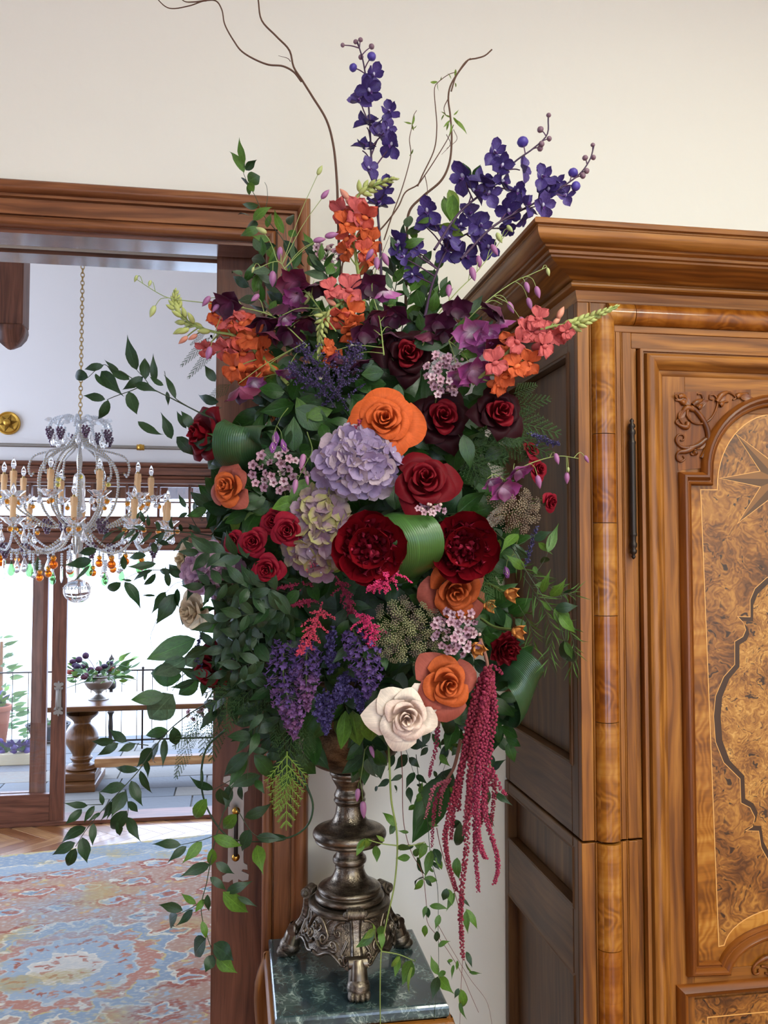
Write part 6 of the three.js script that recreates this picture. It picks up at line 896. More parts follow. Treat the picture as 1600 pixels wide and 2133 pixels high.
bloom(carn, 'carnation', 'dark red ruffled carnation at the right edge above the amaranth', 'carnation', 1046, 1350, 84, { d: 1.82, dx: 0.4 });
// hanging amaranth
reseed(303);
const amaM = [0x74122a, 0x8a2240, 0xac5666].map((c) => std({ color: c, roughness: 0.75 })), grain = new THREE.IcosahedronGeometry(1, 0);
function tassel(g, o, pts, d, w, m) {
  const c = new THREE.CatmullRomCurve3(pts.map(([x, y]) => P(x, y, d).sub(o))), k = d / FPX, L = c.getLength(), n = Math.ceil(L / k / 1.5), list = [];
  for (let i = 0; i < n; i++) { const t = (i + 0.5) / n, p = c.getPoint(t), r = w * 1.3 * k * (1 - 0.5 * t) * (0.8 + 0.25 * Math.sin(i * 0.8)), a = i * 2.4, s = w * k * 0.58 * (1 - 0.45 * t) * rnd(0.7, 1.2); list.push(grain.clone().scale(s, s * rnd(0.8, 1.2), s).rotateY(rnd(3)).translate(p.x + Math.cos(a) * r * 0.75, p.y + rnd(-0.001, 0.001), p.z + Math.sin(a) * r * 0.75)); }
  const q = mesh('tassel', list, m, g); q.userData.kind = 'stuff';
}
function amaranth(label, d, stem, strands) { const S = stem.map(([x, y]) => P(x, y, d)), g = thing('amaranth', label, 'amaranth', S[0]); mesh('stem', tube(S.map((p) => p.clone().sub(S[0])), 0.004, 0.003, 16, 6), std({ color: 0x8a5a48, roughness: 0.6 }), g); strands.forEach(([w, m, ...pts], i) => tassel(g, S[0], pts, d + ((i * 7) % 5 - 2) * 0.012, w, amaM[m])); return g; }
amaranth('long dark red amaranth tassels hanging at the right side of the urn', 1.77, [[1000, 1330], [1015, 1380], [1015, 1420]], [[8, 0, [1015, 1390], [1018, 1440], [1000, 1500], [985, 1560], [978, 1640], [972, 1760], [962, 1860], [960, 1920], [965, 1998]], [8, 0, [1015, 1395], [995, 1450], [975, 1540], [960, 1620], [955, 1690]], [8, 1, [1018, 1395], [1000, 1460], [985, 1560], [982, 1660], [975, 1700]], [8, 0, [1010, 1400], [985, 1470], [968, 1560], [955, 1640], [948, 1680]], [8, 0, [1022, 1400], [1020, 1470], [1010, 1560], [1008, 1650], [1000, 1720]], [8, 1, [1018, 1410], [1005, 1500], [998, 1600], [995, 1690], [1000, 1760], [1012, 1788]], [7, 1, [1022, 1410], [1030, 1480], [1018, 1580], [1008, 1680], [1025, 1745], [1038, 1800], [1030, 1842]], [7, 1, [1008, 1420], [1000, 1540], [992, 1660], [990, 1760], [997, 1860]], [7, 0, [1000, 1430], [975, 1550], [945, 1660], [928, 1740], [935, 1800], [952, 1858]], [7, 2, [1000, 1500], [985, 1580], [975, 1660], [966, 1740]], [7, 1, [1012, 1440], [1012, 1530], [1000, 1620], [985, 1700]], [7, 0, [990, 1470], [965, 1580], [945, 1680], [940, 1750]], [6, 1, [1020, 1385], [1040, 1395], [1046, 1405]]]);
amaranth('thin pink amaranth tassels at the left of the long red ones', 1.84, [[960, 1540], [945, 1600], [930, 1625]], [[5, 2, [930, 1625], [905, 1640], [895, 1670], [886, 1705]], [5, 2, [935, 1622], [922, 1650], [915, 1700]], [5, 1, [928, 1630], [908, 1670], [902, 1720], [900, 1765]]]); amaranth('single short amaranth tassel hanging under the blush rose', 1.86, [[915, 1500], [912, 1520]], [[5, 1, [912, 1515], [908, 1560], [897, 1600], [895, 1618]]]); amaranth('small amaranth cluster at the far right next to the armoire side', 1.86, [[1010, 1560], [1022, 1600]], [[6, 1, [1022, 1600], [1035, 1625], [1048, 1650], [1054, 1655]], [6, 0, [1022, 1600], [1030, 1640], [1026, 1690], [1022, 1725]], [6, 1, [1020, 1605], [1012, 1660], [1014, 1700]]]);

// ---------- twigs, foliage and vines ----------
reseed(404);
function branch(name, label, cat, d, r, mat, lines, leaves, lm = LF.lime) {    // bare twigs: lines of [x, y], the first the main one; small leaves
  const A = P(...lines[0][1], d), g = thing(name, label, cat, A), k = d / FPX;
  lines.forEach(([w, ...pts], i) => { const e = d + (i ? rnd(-0.02, 0.02) : 0); mesh(i ? 'side_twig' : 'twig', tube((i ? pts : lines[0].slice(1)).map(([x, y], j, a) => P(x, y, i && j < 1 ? d : lerp(d, e, j / a.length)).sub(A)), w * k, w * k * 0.45, pts.length * 6, 6), mat, g); });
  for (const [a, b, c, e] of leaves ?? []) leafAt(g, P(a, b, d), P(c, e, d + rnd(-0.015, 0.015)), BL.slim, lm, 1.3, 0.7);
  return g;
}
{
  const one = (o) => o;
  branch('willow_branch', 'tall forked curly willow twig arching up past the top edge at the left', 'twig', 2.06, 3.4, LF.twig, one([[3.4, [712, 620], [708, 560], [704, 440], [702, 380], [694, 300], [680, 250], [650, 200], [628, 165], [612, 140], [603, 105], [575, 75], [545, 42], [538, 0], [530, -60]], [2.1, [628, 170], [612, 150], [590, 138], [556, 134], [505, 108], [487, 85], [468, 50], [462, 20], [450, 2], [425, 2], [395, 12], [352, 17], [330, 0], [310, -30]], [1.8, [430, 1], [405, 4], [385, 3], [372, -8]], [0.8, [605, 128], [600, 122], [580, 116]]]));
  branch('willow_branch', 'curly willow twig right of the upright violet orchids rising to a pale tip', 'twig', 2.04, 3, LF.twig, [[3.2, [845, 640], [848, 520], [853, 440], [880, 410], [920, 375], [936, 340], [941, 290], [938, 240], [934, 205], [938, 180], [955, 150], [975, 125], [990, 122], [1010, 116], [1025, 103]], [1.8, [940, 190], [950, 160], [972, 130], [980, 121]], [2, [770, 500], [800, 470], [830, 430], [845, 400], [870, 385], [885, 365], [905, 335], [935, 285], [945, 260]], [1.7, [870, 388], [880, 365], [905, 310], [910, 265], [906, 180], [912, 172], [935, 155], [950, 150]], [1.3, [934, 205], [925, 225], [928, 240]], [1, [885, 365], [890, 390], [890, 415]], [0.8, [930, 280], [938, 300], [920, 322]], [0.8, [945, 270], [952, 290], [930, 310]]],
    [[912, 170, 890, 175], [912, 172, 910, 192], [917, 168, 922, 158], [940, 165, 935, 150], [948, 160, 950, 138], [948, 172, 952, 185], [940, 245, 925, 238], [938, 250, 922, 268], [945, 248, 975, 272], [945, 240, 955, 232], [940, 255, 942, 280], [930, 240, 918, 228], [944, 244, 958, 262], [935, 256, 928, 275], [926, 238, 916, 252]]);
  branch('vine_tendril', 'thin wavy vine tendril with tiny green leaves between the two orchid groups', 'twig', 2.03, 1.4, LF.twig, [[1.6, [800, 500], [820, 440], [835, 400], [850, 350], [856, 320], [853, 290], [858, 265], [862, 240], [868, 230]]], [[858, 262, 866, 238], [862, 268, 868, 262], [858, 258, 842, 254], [856, 322, 850, 325], [856, 322, 864, 308], [858, 258, 862, 276]]);
  branch('vine_tendril', 'two bare brown twigs running down from the violet orchid base', 'twig', 2.0, 1.6, LF.twig, [[2.6, [720, 640], [712, 560], [722, 520], [720, 470]], [1.2, [735, 620], [790, 540], [812, 490]]]);
  const T3 = 2.963;
  // Italian ruscus and smilax along the left
  spray('ruscus_branch', 'long ruscus branch arching to the left above the chandelier', 'foliage', { d: 1.98, tf: [0, 540, T3], r: 2.2, stem: [[1380, 1010, -0.05], [1250, 955, -0.03], [1130, 895], [1000, 830], [890, 785], [800, 815], [700, 850], [660, 868]], more: [[[890, 790], [760, 700], [680, 668], [640, 650], [545, 728]], [[1170, 915], [1085, 860], [1040, 800], [1015, 690]], [[940, 812], [900, 745], [845, 685]]], wide: 1.15, protos: BL.narrow, mats: [LF.ruscus, LF.ruscusB],
    leaves: [[545, 730, 398, 686, 1.2], [640, 655, 498, 678, 1.1], [625, 690, 735, 832, 1.2], [590, 705, 640, 830, 1.1], [650, 865, 498, 830, 1.1], [668, 868, 618, 1025, 1.2], [885, 725, 748, 815, 1.1], [800, 745, 665, 690, 1], [830, 770, 970, 805, 1.1], [795, 815, 850, 1000, 1.1], [850, 1000, 1005, 1130, 1], [845, 685, 765, 470, 1], [900, 740, 880, 570, 1.2], [1010, 778, 900, 730, 1], [955, 760, 940, 580, 0.8], [1085, 860, 1015, 680, 0.6], [1030, 815, 1045, 905, 0.9], [1150, 1045, 1075, 920, 0.8], [1190, 1045, 1120, 925, 1.4], [1060, 1110, 1010, 955, 1.1], [1090, 1095, 1215, 1225, 1.3], [1350, 880, 1190, 850, 1.1], [1330, 755, 1255, 650, 1.4], [1240, 960, 1363, 915, 1], [1300, 1120, 1350, 1040, 1.3], [735, 690, 640, 630, 0.8], [1330, 1110, 1220, 1130, 1.2]] });
  spray('ruscus_branch', 'ruscus branch with narrow drooping leaves crossing the front of the chandelier', 'foliage', { d: 1.97, tf: [100, 1040, 2.857], r: 2, stem: [[1080, 250, -0.04], [960, 215], [800, 195], [650, 185], [480, 180], [380, 195], [290, 290]], more: [[[900, 190], [850, 100], [830, 40], [800, 0]]], mats: [LF.ruscusB, LF.ruscus],
    leaves: [[290, 296, 160, 334, 1.3], [262, 364, 120, 396, 1.3], [250, 392, 156, 492, 0.6], [380, 195, 300, 240, 0.9], [460, 185, 370, 280, 0.7], [430, 182, 415, 135, 1.2], [520, 180, 440, 250, 0.8], [580, 183, 515, 150, 1.2], [575, 140, 545, 70, 1.1], [600, 160, 592, 85, 1], [660, 190, 650, 95, 1], [545, 190, 480, 275, 0.7], [620, 190, 545, 280, 0.7], [700, 195, 590, 250, 0.7], [690, 195, 640, 285, 0.8], [760, 205, 690, 270, 0.7], [740, 180, 715, 120, 1], [800, 190, 760, 130, 1], [840, 220, 745, 320, 0.8], [835, 175, 890, 150, 1.3], [870, 80, 870, 0, 1], [830, 80, 765, 115, 1.2], [820, 50, 770, -30, 1.2], [880, 90, 885, 15, 1], [640, 320, 620, 230, 1.4], [720, 270, 640, 250, 1], [530, 120, 545, 55, 0.8], [910, 200, 840, 150, 1.2]] });
  spray('ruscus_branch', 'ruscus branch with curved leaves against the white window left of the cream roses', 'foliage', { d: 1.95, tf: [100, 1040, 2.857], r: 1.6, stem: [[980, 430, -0.05], [850, 420], [700, 420], [560, 430], [440, 480]], more: [[[900, 480], [760, 500], [680, 570], [545, 572]], [[700, 590], [630, 760], [610, 820], [625, 905]]], mats: [LF.ruscusB, LF.ruscus], wide: 1.1,
    leaves: [[585, 335, 450, 340, 1], [645, 382, 465, 420, 0.9], [455, 420, 440, 310, 1.1], [435, 495, 308, 577, 1.1], [455, 490, 577, 642, 1.2], [640, 440, 562, 566, 0.9], [575, 485, 585, 388, 0.8], [700, 550, 633, 662, 1.1], [760, 560, 640, 752, 1.4], [770, 530, 755, 660, 1.1], [740, 430, 620, 430, 1], [720, 520, 700, 400, 0.9], [625, 420, 470, 480, 0.7], [790, 470, 700, 360, 1.2], [960, 345, 800, 415, 1.2], [900, 290, 790, 370, 1.2], [640, 572, 545, 572, 0.5], [500, 485, 440, 480, 0.8], [860, 560, 770, 790, 1.2]] });
  spray('ruscus_branch', 'long ruscus branch drooping to the far lower left across the paving', 'foliage', { d: 1.94, tf: [100, 1480, T3], r: 2.2, stem: [[1010, -60, -0.1], [860, 30, -0.03], [740, 130], [640, 250], [560, 370], [470, 470], [350, 600], [240, 730], [170, 840]], more: [[[620, 215], [540, 205], [480, 190]], [[340, 580], [240, 582]], [[480, 490], [495, 600], [490, 660]]], wide: 1.15, mats: [LF.ruscus, LF.ruscusB],
    leaves: [[485, 195, 365, 110, 1.2], [410, 185, 245, 207, 1], [435, 200, 300, 292, 1.1], [540, 208, 420, 256, 1.2], [685, 200, 575, 340, 1.1], [735, 140, 585, 160, 1.2], [600, 300, 632, 402, 1], [560, 365, 370, 362, 0.8], [570, 370, 628, 538, 0.9], [475, 460, 300, 502, 1.2], [512, 432, 570, 606, 1.2], [480, 500, 378, 650, 1.5], [495, 560, 572, 652, 1], [340, 580, 322, 500, 1.1], [245, 588, 100, 582, 0.9], [210, 608, 97, 726, 1.1], [288, 588, 200, 702, 1], [325, 630, 255, 676, 0.8], [235, 722, 60, 780, 1.4], [280, 695, 268, 850, 1], [488, 618, 342, 790, 1.3], [425, 690, 462, 797, 1], [490, 658, 550, 800, 1.1], [168, 815, 8, 897, 1.2], [172, 850, 90, 1012, 1.2], [212, 782, 237, 966, 1.3], [465, 500, 345, 665, 0.9], [400, 560, 355, 670, 0.9], [775, 100, 800, 260, 1.1], [720, 170, 715, 340, 0.8], [640, 230, 570, 330, 1.3]] });
  spray('ruscus_branch', 'ruscus branch trailing straight down over the door frame to the rug', 'foliage', { d: 1.9, tf: [100, 1480, T3], r: 2.2, stem: [[1290, 60, -0.06], [1245, 230, -0.02], [1150, 450], [1060, 700], [1020, 850], [980, 1060], [945, 1220], [985, 1400], [1025, 1510]], more: [[[1200, 390], [1020, 490]], [[1060, 760], [950, 800], [820, 830]], [[960, 1170], [890, 1215], [800, 1260]], [[1160, 600], [1280, 770], [1400, 790]]], wide: 1.25, mats: [LF.ruscus, LF.fresh, LF.ruscusB],
    leaves: [[1020, 490, 873, 450, 1], [980, 545, 848, 728, 1], [1060, 480, 1108, 640, 1.3], [1215, 660, 1392, 604, 1.1], [1165, 640, 1048, 768, 1], [1250, 735, 1172, 892, 1.3], [1285, 780, 1467, 792, 0.9], [1290, 830, 1310, 978, 1.2], [822, 830, 636, 811, 0.9], [855, 838, 734, 931, 1], [950, 808, 832, 947, 1.1], [1000, 948, 820, 1012, 1], [1035, 938, 1150, 1018, 1.1], [1020, 778, 1208, 852, 1], [1000, 1028, 1112, 1112, 1], [1100, 1120, 1252, 1062, 1], [1080, 1118, 1262, 1292, 1], [1170, 1150, 1282, 1206, 0.7], [832, 1234, 668, 1179, 1], [915, 1194, 810, 1127, 0.9], [800, 1260, 678, 1350, 1.1], [895, 1228, 813, 1336, 1.1], [968, 1165, 888, 1252, 1.1], [985, 1135, 985, 1262, 0.9], [975, 1408, 862, 1530, 1.8], [950, 1300, 990, 1425, 1], [1020, 1508, 962, 1630, 1.7], [1022, 1440, 1170, 1548, 1.6], [1042, 1518, 1162, 1638, 1.5], [1120, 460, 1105, 610, 1.1], [1190, 460, 1170, 590, 1], [1010, 850, 1015, 1000, 0.9]] });
  spray('ruscus_branch', 'dark ruscus leaves crossing the door frame under the bouquet', 'foliage', { d: 1.86, tf: [100, 1480, T3], r: 2, stem: [[1330, 0, -0.05], [1300, 120], [1245, 260], [1230, 420]], mats: [LF.ruscusB, LF.salalB], protos: BL.oval, leaves: [[1240, 260, 1058, 412, 0.8], [1222, 262, 1140, 445, 0.8], [1310, 400, 1140, 455, 0.9], [1272, 272, 1428, 436, 0.9], [1440, 285, 1310, 285, 0.9], [1280, 430, 1322, 484, 1], [1265, 150, 1083, 168, 0.8], [1300, 130, 1250, 272, 0.8], [1255, 240, 1350, 260, 0.9], [1260, 120, 1190, 250, 0.7], [1330, 20, 1230, 120, 0.8]] });
  // big leaves low at the left, bright against the window
  spray('salal_branch', 'big rounded leaves at the lower left lit against the white window', 'foliage', { d: 1.93, tf: [100, 1040, 2.857], stem: [[980, 1000, -0.05], [880, 1010], [800, 1050], [740, 1140]], protos: BL.round, mats: [LF.salal, LF.grey, LF.salalB], tilt: 0.25, leaves: [[880, 830, 593, 952, 0.72], [830, 950, 650, 1050, 0.9], [795, 1050, 582, 1040, 1], [695, 1165, 490, 1198, 0.75], [745, 1160, 575, 1340, 1.05], [900, 1080, 760, 1170, 0.9], [860, 1000, 960, 1110, 0.8], [930, 900, 790, 1010, 0.8], [715, 1375, 565, 1400, 0.7]] });
  // top left sprig
  spray('ruscus_branch', 'fresh green ruscus sprig standing above the door casing at the top left', 'foliage', { d: 2.02, tf: [260, 0, 3.2], r: 1.6, stem: [[1180, 2000, -0.05], [1100, 1700], [1050, 1590], [930, 1440], [870, 1310], [810, 1200], [790, 1140], [802, 1085]], more: [[[1080, 1640], [1070, 1500]], [[1130, 1720], [1280, 1640]], [[925, 1430], [950, 1330], [945, 1240], [932, 1215]]], mats: [LF.ruscusLight, LF.fresh, LF.ruscus], wide: 1.2,
    leaves: [[795, 1152, 708, 963, 0.9], [800, 1088, 740, 913, 0.9], [805, 1135, 872, 1052, 1.6], [820, 1208, 928, 1153, 1.9], [825, 1215, 880, 1302, 1.2], [812, 1200, 765, 1225, 1.8], [890, 1365, 753, 1386, 1], [855, 1468, 957, 1350, 1.3], [835, 1440, 765, 1390, 1.3], [950, 1518, 965, 1400, 1.1], [1060, 1557, 965, 1390, 1], [1105, 1502, 1085, 1373, 1.1], [1090, 1540, 1168, 1592, 1.4], [1258, 1662, 1188, 1553, 1.2], [1060, 1600, 1182, 1778, 1], [1240, 1680, 1280, 1800, 1.5], [1005, 1725, 900, 1580, 1], [890, 1500, 768, 1480, 1.4], [900, 1520, 755, 1570, 1.2], [970, 1600, 840, 1580, 1.1], [1010, 1640, 865, 1645, 0.9], [830, 1300, 825, 1200, 1]] });
  // right-hand smilax
  spray('smilax_vine', 'green smilax vine hanging down in front of the armoire at right', 'foliage', { d: 1.72, tf: [1020, 960, 2.759], r: 1.6, stem: [[20, 400, 0.05], [120, 490], [240, 680], [320, 800], [390, 900], [425, 1020], [470, 1120]], more: [[[120, 490], [170, 480], [240, 440], [300, 400]], [[320, 790], [400, 780], [500, 745]], [[240, 680], [330, 540], [350, 430]]], mats: [LF.fresh, LF.ruscus, LF.ruscusLight], wide: 1.15,
    leaves: [[165, 420, 62, 498, 1.2], [255, 455, 352, 398, 1.4], [335, 525, 385, 375, 0.9], [280, 470, 345, 520, 0.9], [310, 550, 330, 610, 1.4], [255, 605, 270, 655, 1.6], [350, 780, 440, 698, 1.2], [375, 848, 508, 838, 1.4], [370, 850, 470, 950, 1.4], [400, 880, 500, 1012, 1.2], [430, 1030, 460, 1245, 1.2], [430, 1040, 500, 1150, 1.2], [200, 620, 120, 560, 1.2], [220, 560, 140, 500, 1], [320, 700, 250, 720, 1], [300, 760, 340, 640, 0.8], [120, 480, 210, 520, 1.2], [60, 450, 20, 520, 1.3], [355, 860, 300, 800, 1], [420, 760, 505, 740, 0.5]] });
  const grass = (label, d, stem, n, len, spread) => auto('asparagus_fern', label, 'foliage', { d, r: 1, stem, n, len, spread, protos: BL.slim, wide: 0.35, mats: [LF.fresh, LF.ruscusLight], taper: 0.2, tilt: 1 });
  grass('wispy asparagus fern hanging at the right edge before the armoire', 1.76, [[1090, 1200], [1130, 1260], [1150, 1320], [1140, 1390]], 34, 50, 38); grass('second wispy fern trailing lower beside the armoire post', 1.76, [[1110, 1240], [1170, 1290], [1195, 1340], [1190, 1400]], 30, 46, 36); grass('feathery fern sprig at right above the alstroemeria', 1.78, [[1060, 1160], [1110, 1200], [1160, 1230], [1200, 1240]], 30, 44, 40); grass('loose fern threads behind the carnation at right', 1.83, [[1080, 1260], [1110, 1320], [1100, 1400], [1085, 1440]], 30, 48, 36);
  // aspidistra leaves folded into loops
  function strapLeaf(label, d, pts, wpx, mat = LF.aspidistra, turn = 0) {
    const S = pts.map(([x, y, e = 0]) => P(x, y, d + e)), g = thing('aspidistra_leaf', label, 'leaf', S[0]), c = new THREE.CatmullRomCurve3(S), k = d / FPX, n = 26, m = 8, pos = [], uv = [], idx = [];
    const w0 = pts[0][3] !== undefined ? V(...pts[0].slice(3)) : null;
    for (let i = 0; i <= n; i++) { const t = i / n, p = c.getPoint(t).sub(S[0]), tg = c.getTangent(t), side = (w0 ?? V(Math.cos(turn), Math.sin(turn), 0.1)).clone().addScaledVector(tg, -(w0 ?? V(Math.cos(turn), Math.sin(turn), 0.1)).dot(tg)).normalize(), nn = tg.clone().cross(side), w = wpx * k * 0.5 * Math.pow(Math.sin(PI * lerp(0.16, 0.93, t)), 0.55); for (let j = 0; j <= m; j++) { const u = j / m * 2 - 1, q = p.clone().addScaledVector(side, u * w).addScaledVector(nn, w * 0.22 * (1 - u * u) + 0.0012 * Math.sin(u * 22)); pos.push(q.x, q.y, q.z); uv.push(j / m, t); if (i < n && j < m) { const z = i * (m + 1) + j; idx.push(z, z + 1, z + m + 2, z, z + m + 2, z + m + 1); } } }
    const ge = new THREE.BufferGeometry(); ge.setAttribute('position', new THREE.Float32BufferAttribute(pos, 3)); ge.setAttribute('uv', new THREE.Float32BufferAttribute(uv, 2)); ge.setIndex(idx); ge.computeVertexNormals(); mesh('blade', ge, mat, g); mesh('stalk', tube([V(0, 0, 0), V(0, 0.005, -0.05)], 0.004, 0.003, 3, 6), LF.stem, g); return g;
  }
  const ribbed = texture(256, 64, (u) => 228 + 14 * Math.sin(u * 150) + (Math.abs(u - 0.5) < 0.02 ? 30 : 0)), ribB = texture(256, 64, (u) => 128 + 60 * Math.sin(u * 150), false), aspi = phys({ color: 0x45702f, map: ribbed, bumpMap: ribB, bumpScale: 0.0004, roughness: 0.34, transmission: 0.12, thickness: 0, side: DS }), aspiDark = phys({ color: 0x2f5230, map: ribbed, bumpMap: ribB, bumpScale: 0.0004, roughness: 0.32, side: DS });
  strapLeaf('broad dark green leaf rolled over beside the door frame at the upper left', 1.86, [[560, 905, 0.04], [530, 898, -0.04], [505, 905, -0.06], [500, 940, -0.05], [525, 970, 0.02], [545, 985, 0.1]], 112, aspiDark, 0.2);
  strapLeaf('broad ribbed green leaf folded between the two peonies', 1.73, [[820, 1075, 0.03], [845, 1090, -0.02], [868, 1120, -0.035], [870, 1160, -0.02], [850, 1195, 0.05], [840, 1210, 0.12]], 110, aspi, 0.15);
  strapLeaf('broad dark leaf looped at the right edge beside the armoire panel', 1.82, [[1035, 1395, 0.05], [1070, 1385, 0.0], [1095, 1410, -0.02], [1100, 1450, 0.0], [1080, 1485, 0.05], [1045, 1480, 0.1]], 84, aspiDark, 1.2);
  // large single leaves among the flowers
  const big = (label, d, mat, protos, list, o = {}) => spray('salal_branch', label, 'foliage', { d, stem: o.stem ?? [[list[0][0], list[0][1], 0.12], [list[0][0] + 4, list[0][1] + 6, 0.02], [list[0][0], list[0][1]]], mats: [].concat(mat), protos, tilt: o.tilt ?? 0.45, leaves: list, group: o.group });
  big('broad green leaves above the rolled leaf left of the sea lavender', 1.84, [LF.salal, LF.fresh], BL.round, [[600, 830, 525, 850, 1.05], [590, 800, 545, 750, 1], [615, 850, 690, 895, 1], [640, 870, 695, 850, 0.9], [560, 860, 470, 905, 0.9], [640, 880, 620, 830, 0.9]]);
  big('olive green leaf standing behind the drooping snapdragon tip', 1.9, [LF.fresh], BL.round, [[605, 725, 660, 670, 0.95], [690, 770, 640, 730, 0.7]]);
  big('dark glossy leaves beside the highest rose', 1.84, [LF.salal, LF.salalB], BL.round, [[815, 745, 795, 690, 1], [800, 775, 750, 780, 1.05], [805, 800, 740, 800, 0.8], [860, 720, 960, 685, 0.8], [830, 800, 825, 850, 0.9], [770, 820, 740, 780, 0.9]]);
  big('green leaves spreading left of the lilac hydrangea', 1.76, [LF.salal, LF.fresh, LF.salalB], BL.oval, [[650, 930, 600, 960, 1.3], [655, 1000, 600, 1060, 1.3], [660, 990, 630, 1070, 1.2], [650, 960, 690, 1010, 1.2], [620, 1040, 560, 1060, 1.1], [640, 940, 700, 900, 1.2], [700, 1010, 690, 1060, 1]]);
  big('light green leaves around the orange rose at left', 1.87, [LF.fresh, LF.lime, LF.salal], BL.oval, [[515, 1060, 500, 1010, 1.3], [520, 1065, 530, 1110, 1.4], [515, 1068, 460, 1090, 1], [525, 1065, 580, 1050, 1], [500, 1075, 450, 1120, 1.1], [540, 1060, 500, 1120, 1.2]]);
  big('green leaf between the red spray roses and the peony', 1.74, [LF.lime], BL.oval, [[705, 1100, 645, 1100, 1], [700, 1120, 680, 1140, 1], [690, 1190, 720, 1160, 1.3]]);
  big('dark green leaf hanging between the dark burgundy rose and the large red rose', 1.76, [LF.salal, LF.salalB], BL.oval, [[955, 905, 942, 1000, 1.1], [965, 905, 985, 975, 1], [945, 900, 900, 930, 0.9], [925, 910, 905, 955, 1]]);
  big('dark leaves behind the large red rose at right', 1.8, [LF.salalB, LF.salal], BL.round, [[960, 1010, 1000, 1060, 0.9], [985, 1000, 1040, 1030, 0.8], [830, 1030, 780, 1060, 0.9], [940, 1060, 900, 1040, 0.8]]);
  big('bright heart shaped leaves hanging over the bowl beside the blush rose', 1.76, [LF.fresh, LF.fresh, LF.salal], BL.round, [[735, 1480, 745, 1560, 0.95], [770, 1475, 785, 1555, 1.0], [795, 1470, 760, 1510, 0.9], [720, 1480, 715, 1565, 0.65]]);
  big('dark oval leaf in front of the urn bowl', 1.8, [LF.salal, LF.salalB], BL.oval, [[720, 1470, 714, 1568, 1], [690, 1490, 650, 1545, 1], [660, 1480, 615, 1545, 1.2]]);
  big('grey green leaves hanging in front of the urn neck', 1.84, [LF.grey, LF.salal], BL.oval, [[775, 1550, 795, 1620, 1.4], [755, 1545, 740, 1620, 1.2], [745, 1570, 745, 1650, 0.8], [785, 1560, 800, 1625, 0.8], [765, 1580, 770, 1640, 1]]);
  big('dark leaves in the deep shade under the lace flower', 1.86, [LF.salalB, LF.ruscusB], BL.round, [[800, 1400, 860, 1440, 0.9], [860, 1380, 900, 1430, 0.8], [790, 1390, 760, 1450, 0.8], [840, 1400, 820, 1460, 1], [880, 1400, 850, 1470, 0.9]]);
  big('yellow green leaf tip in front of the violet orchids', 1.94, [LF.fresh, LF.lime], BL.oval, [[925, 410, 940, 460, 1], [935, 395, 955, 440, 1.1], [945, 405, 935, 475, 1], [915, 470, 970, 488, 1], [900, 455, 870, 465, 0.8]]);
  big('pair of dark leaves at the top of the armoire spray', 1.92, [LF.salal], BL.oval, [[980, 370, 965, 340, 1], [985, 370, 1000, 345, 1]]);
  big('green leaves below the violet orchids, a sprig of box like foliage', 1.9, [LF.salal, LF.ruscusLight, LF.fresh, LF.salalB], BL.round, [[900, 600, 905, 560, 0.9], [890, 610, 880, 575, 0.9], [860, 600, 850, 560, 0.9], [920, 620, 940, 590, 1], [880, 640, 865, 600, 1], [900, 650, 910, 610, 0.9], [870, 560, 845, 520, 0.8], [880, 550, 900, 520, 0.8], [860, 530, 840, 490, 0.8], [905, 560, 930, 530, 0.8], [865, 500, 858, 470, 0.9], [890, 680, 905, 640, 0.8], [880, 690, 870, 650, 0.8]]);
  // filler: dark sprigs deep between the flowers, each named after the flower it shows beside
  const near = [[848, 742, 'the highest dark rose'], [920, 874, 'the middle dark rose'], [1036, 862, 'the rightmost dark rose'], [882, 1006, 'the large red rose'], [799, 880, 'the wide orange rose'], [478, 1018, 'the left orange rose'], [432, 905, 'the sideways burgundy rose'], [928, 1424, 'the low terracotta rose'], [846, 1490, 'the blush rose'], [945, 1240, 'the terracotta rose under the peony'], [402, 1272, 'the lower cream rose'], [396, 1165, 'the upper cream rose'], [436, 1396, 'the low burgundy rose'], [570, 1120, 'the red spray roses'], [1115, 960, 'the red buds by the armoire'], [769, 1143, 'the left peony'], [962, 1141, 'the right peony'], [748, 968, 'the lilac hydrangea'], [668, 1112, 'the antique hydrangea'], [452, 1188, 'the mauve hydrangea'], [600, 1440, 'the left lilac panicle'], [750, 1380, 'the right lilac panicle'], [700, 1480, 'the violet statice'], [690, 780, 'the sea lavender'], [845, 1312, 'the dark lace flower'], [1066, 1062, 'the brownish lace flower'], [582, 985, 'the left waxflowers'], [925, 780, 'the upper waxflowers'], [950, 1318, 'the lower waxflowers'], [500, 720, 'the left snapdragon'], [745, 480, 'the top snapdragon'], [1090, 730, 'the right snapdragon'], [720, 640, 'the drooping snapdragon'], [640, 1320, 'the crimson astilbe'], [780, 1225, 'the pink astilbe'], [525, 930, 'the rolled leaf'], [860, 1140, 'the leaf between the peonies'], [590, 620, 'the burgundy orchids'], [960, 480, 'the violet orchid cluster'], [790, 330, 'the tall violet orchids'], [1046, 350, 'the carnation']];
  const said = new Set(), beside = (what, x, y) => {
    for (const [ax, ay, n] of [...near].sort((a, b) => Math.hypot(a[0] - x, a[1] - y) - Math.hypot(b[0] - x, b[1] - y))) {
      const dx = x - ax, dy = y - ay, where = Math.hypot(dx, dy) < 45 ? 'tucked behind' : Math.abs(dx) > Math.abs(dy) ? (dx < 0 ? 'to the left of' : 'to the right of') : dy < 0 ? 'just above' : 'just below', l = `${what} ${where} ${n}`;
      if (!said.has(l)) { said.add(l); return l; }
    }
  };
  const deep = 'leafy filler sprigs among the flowers';
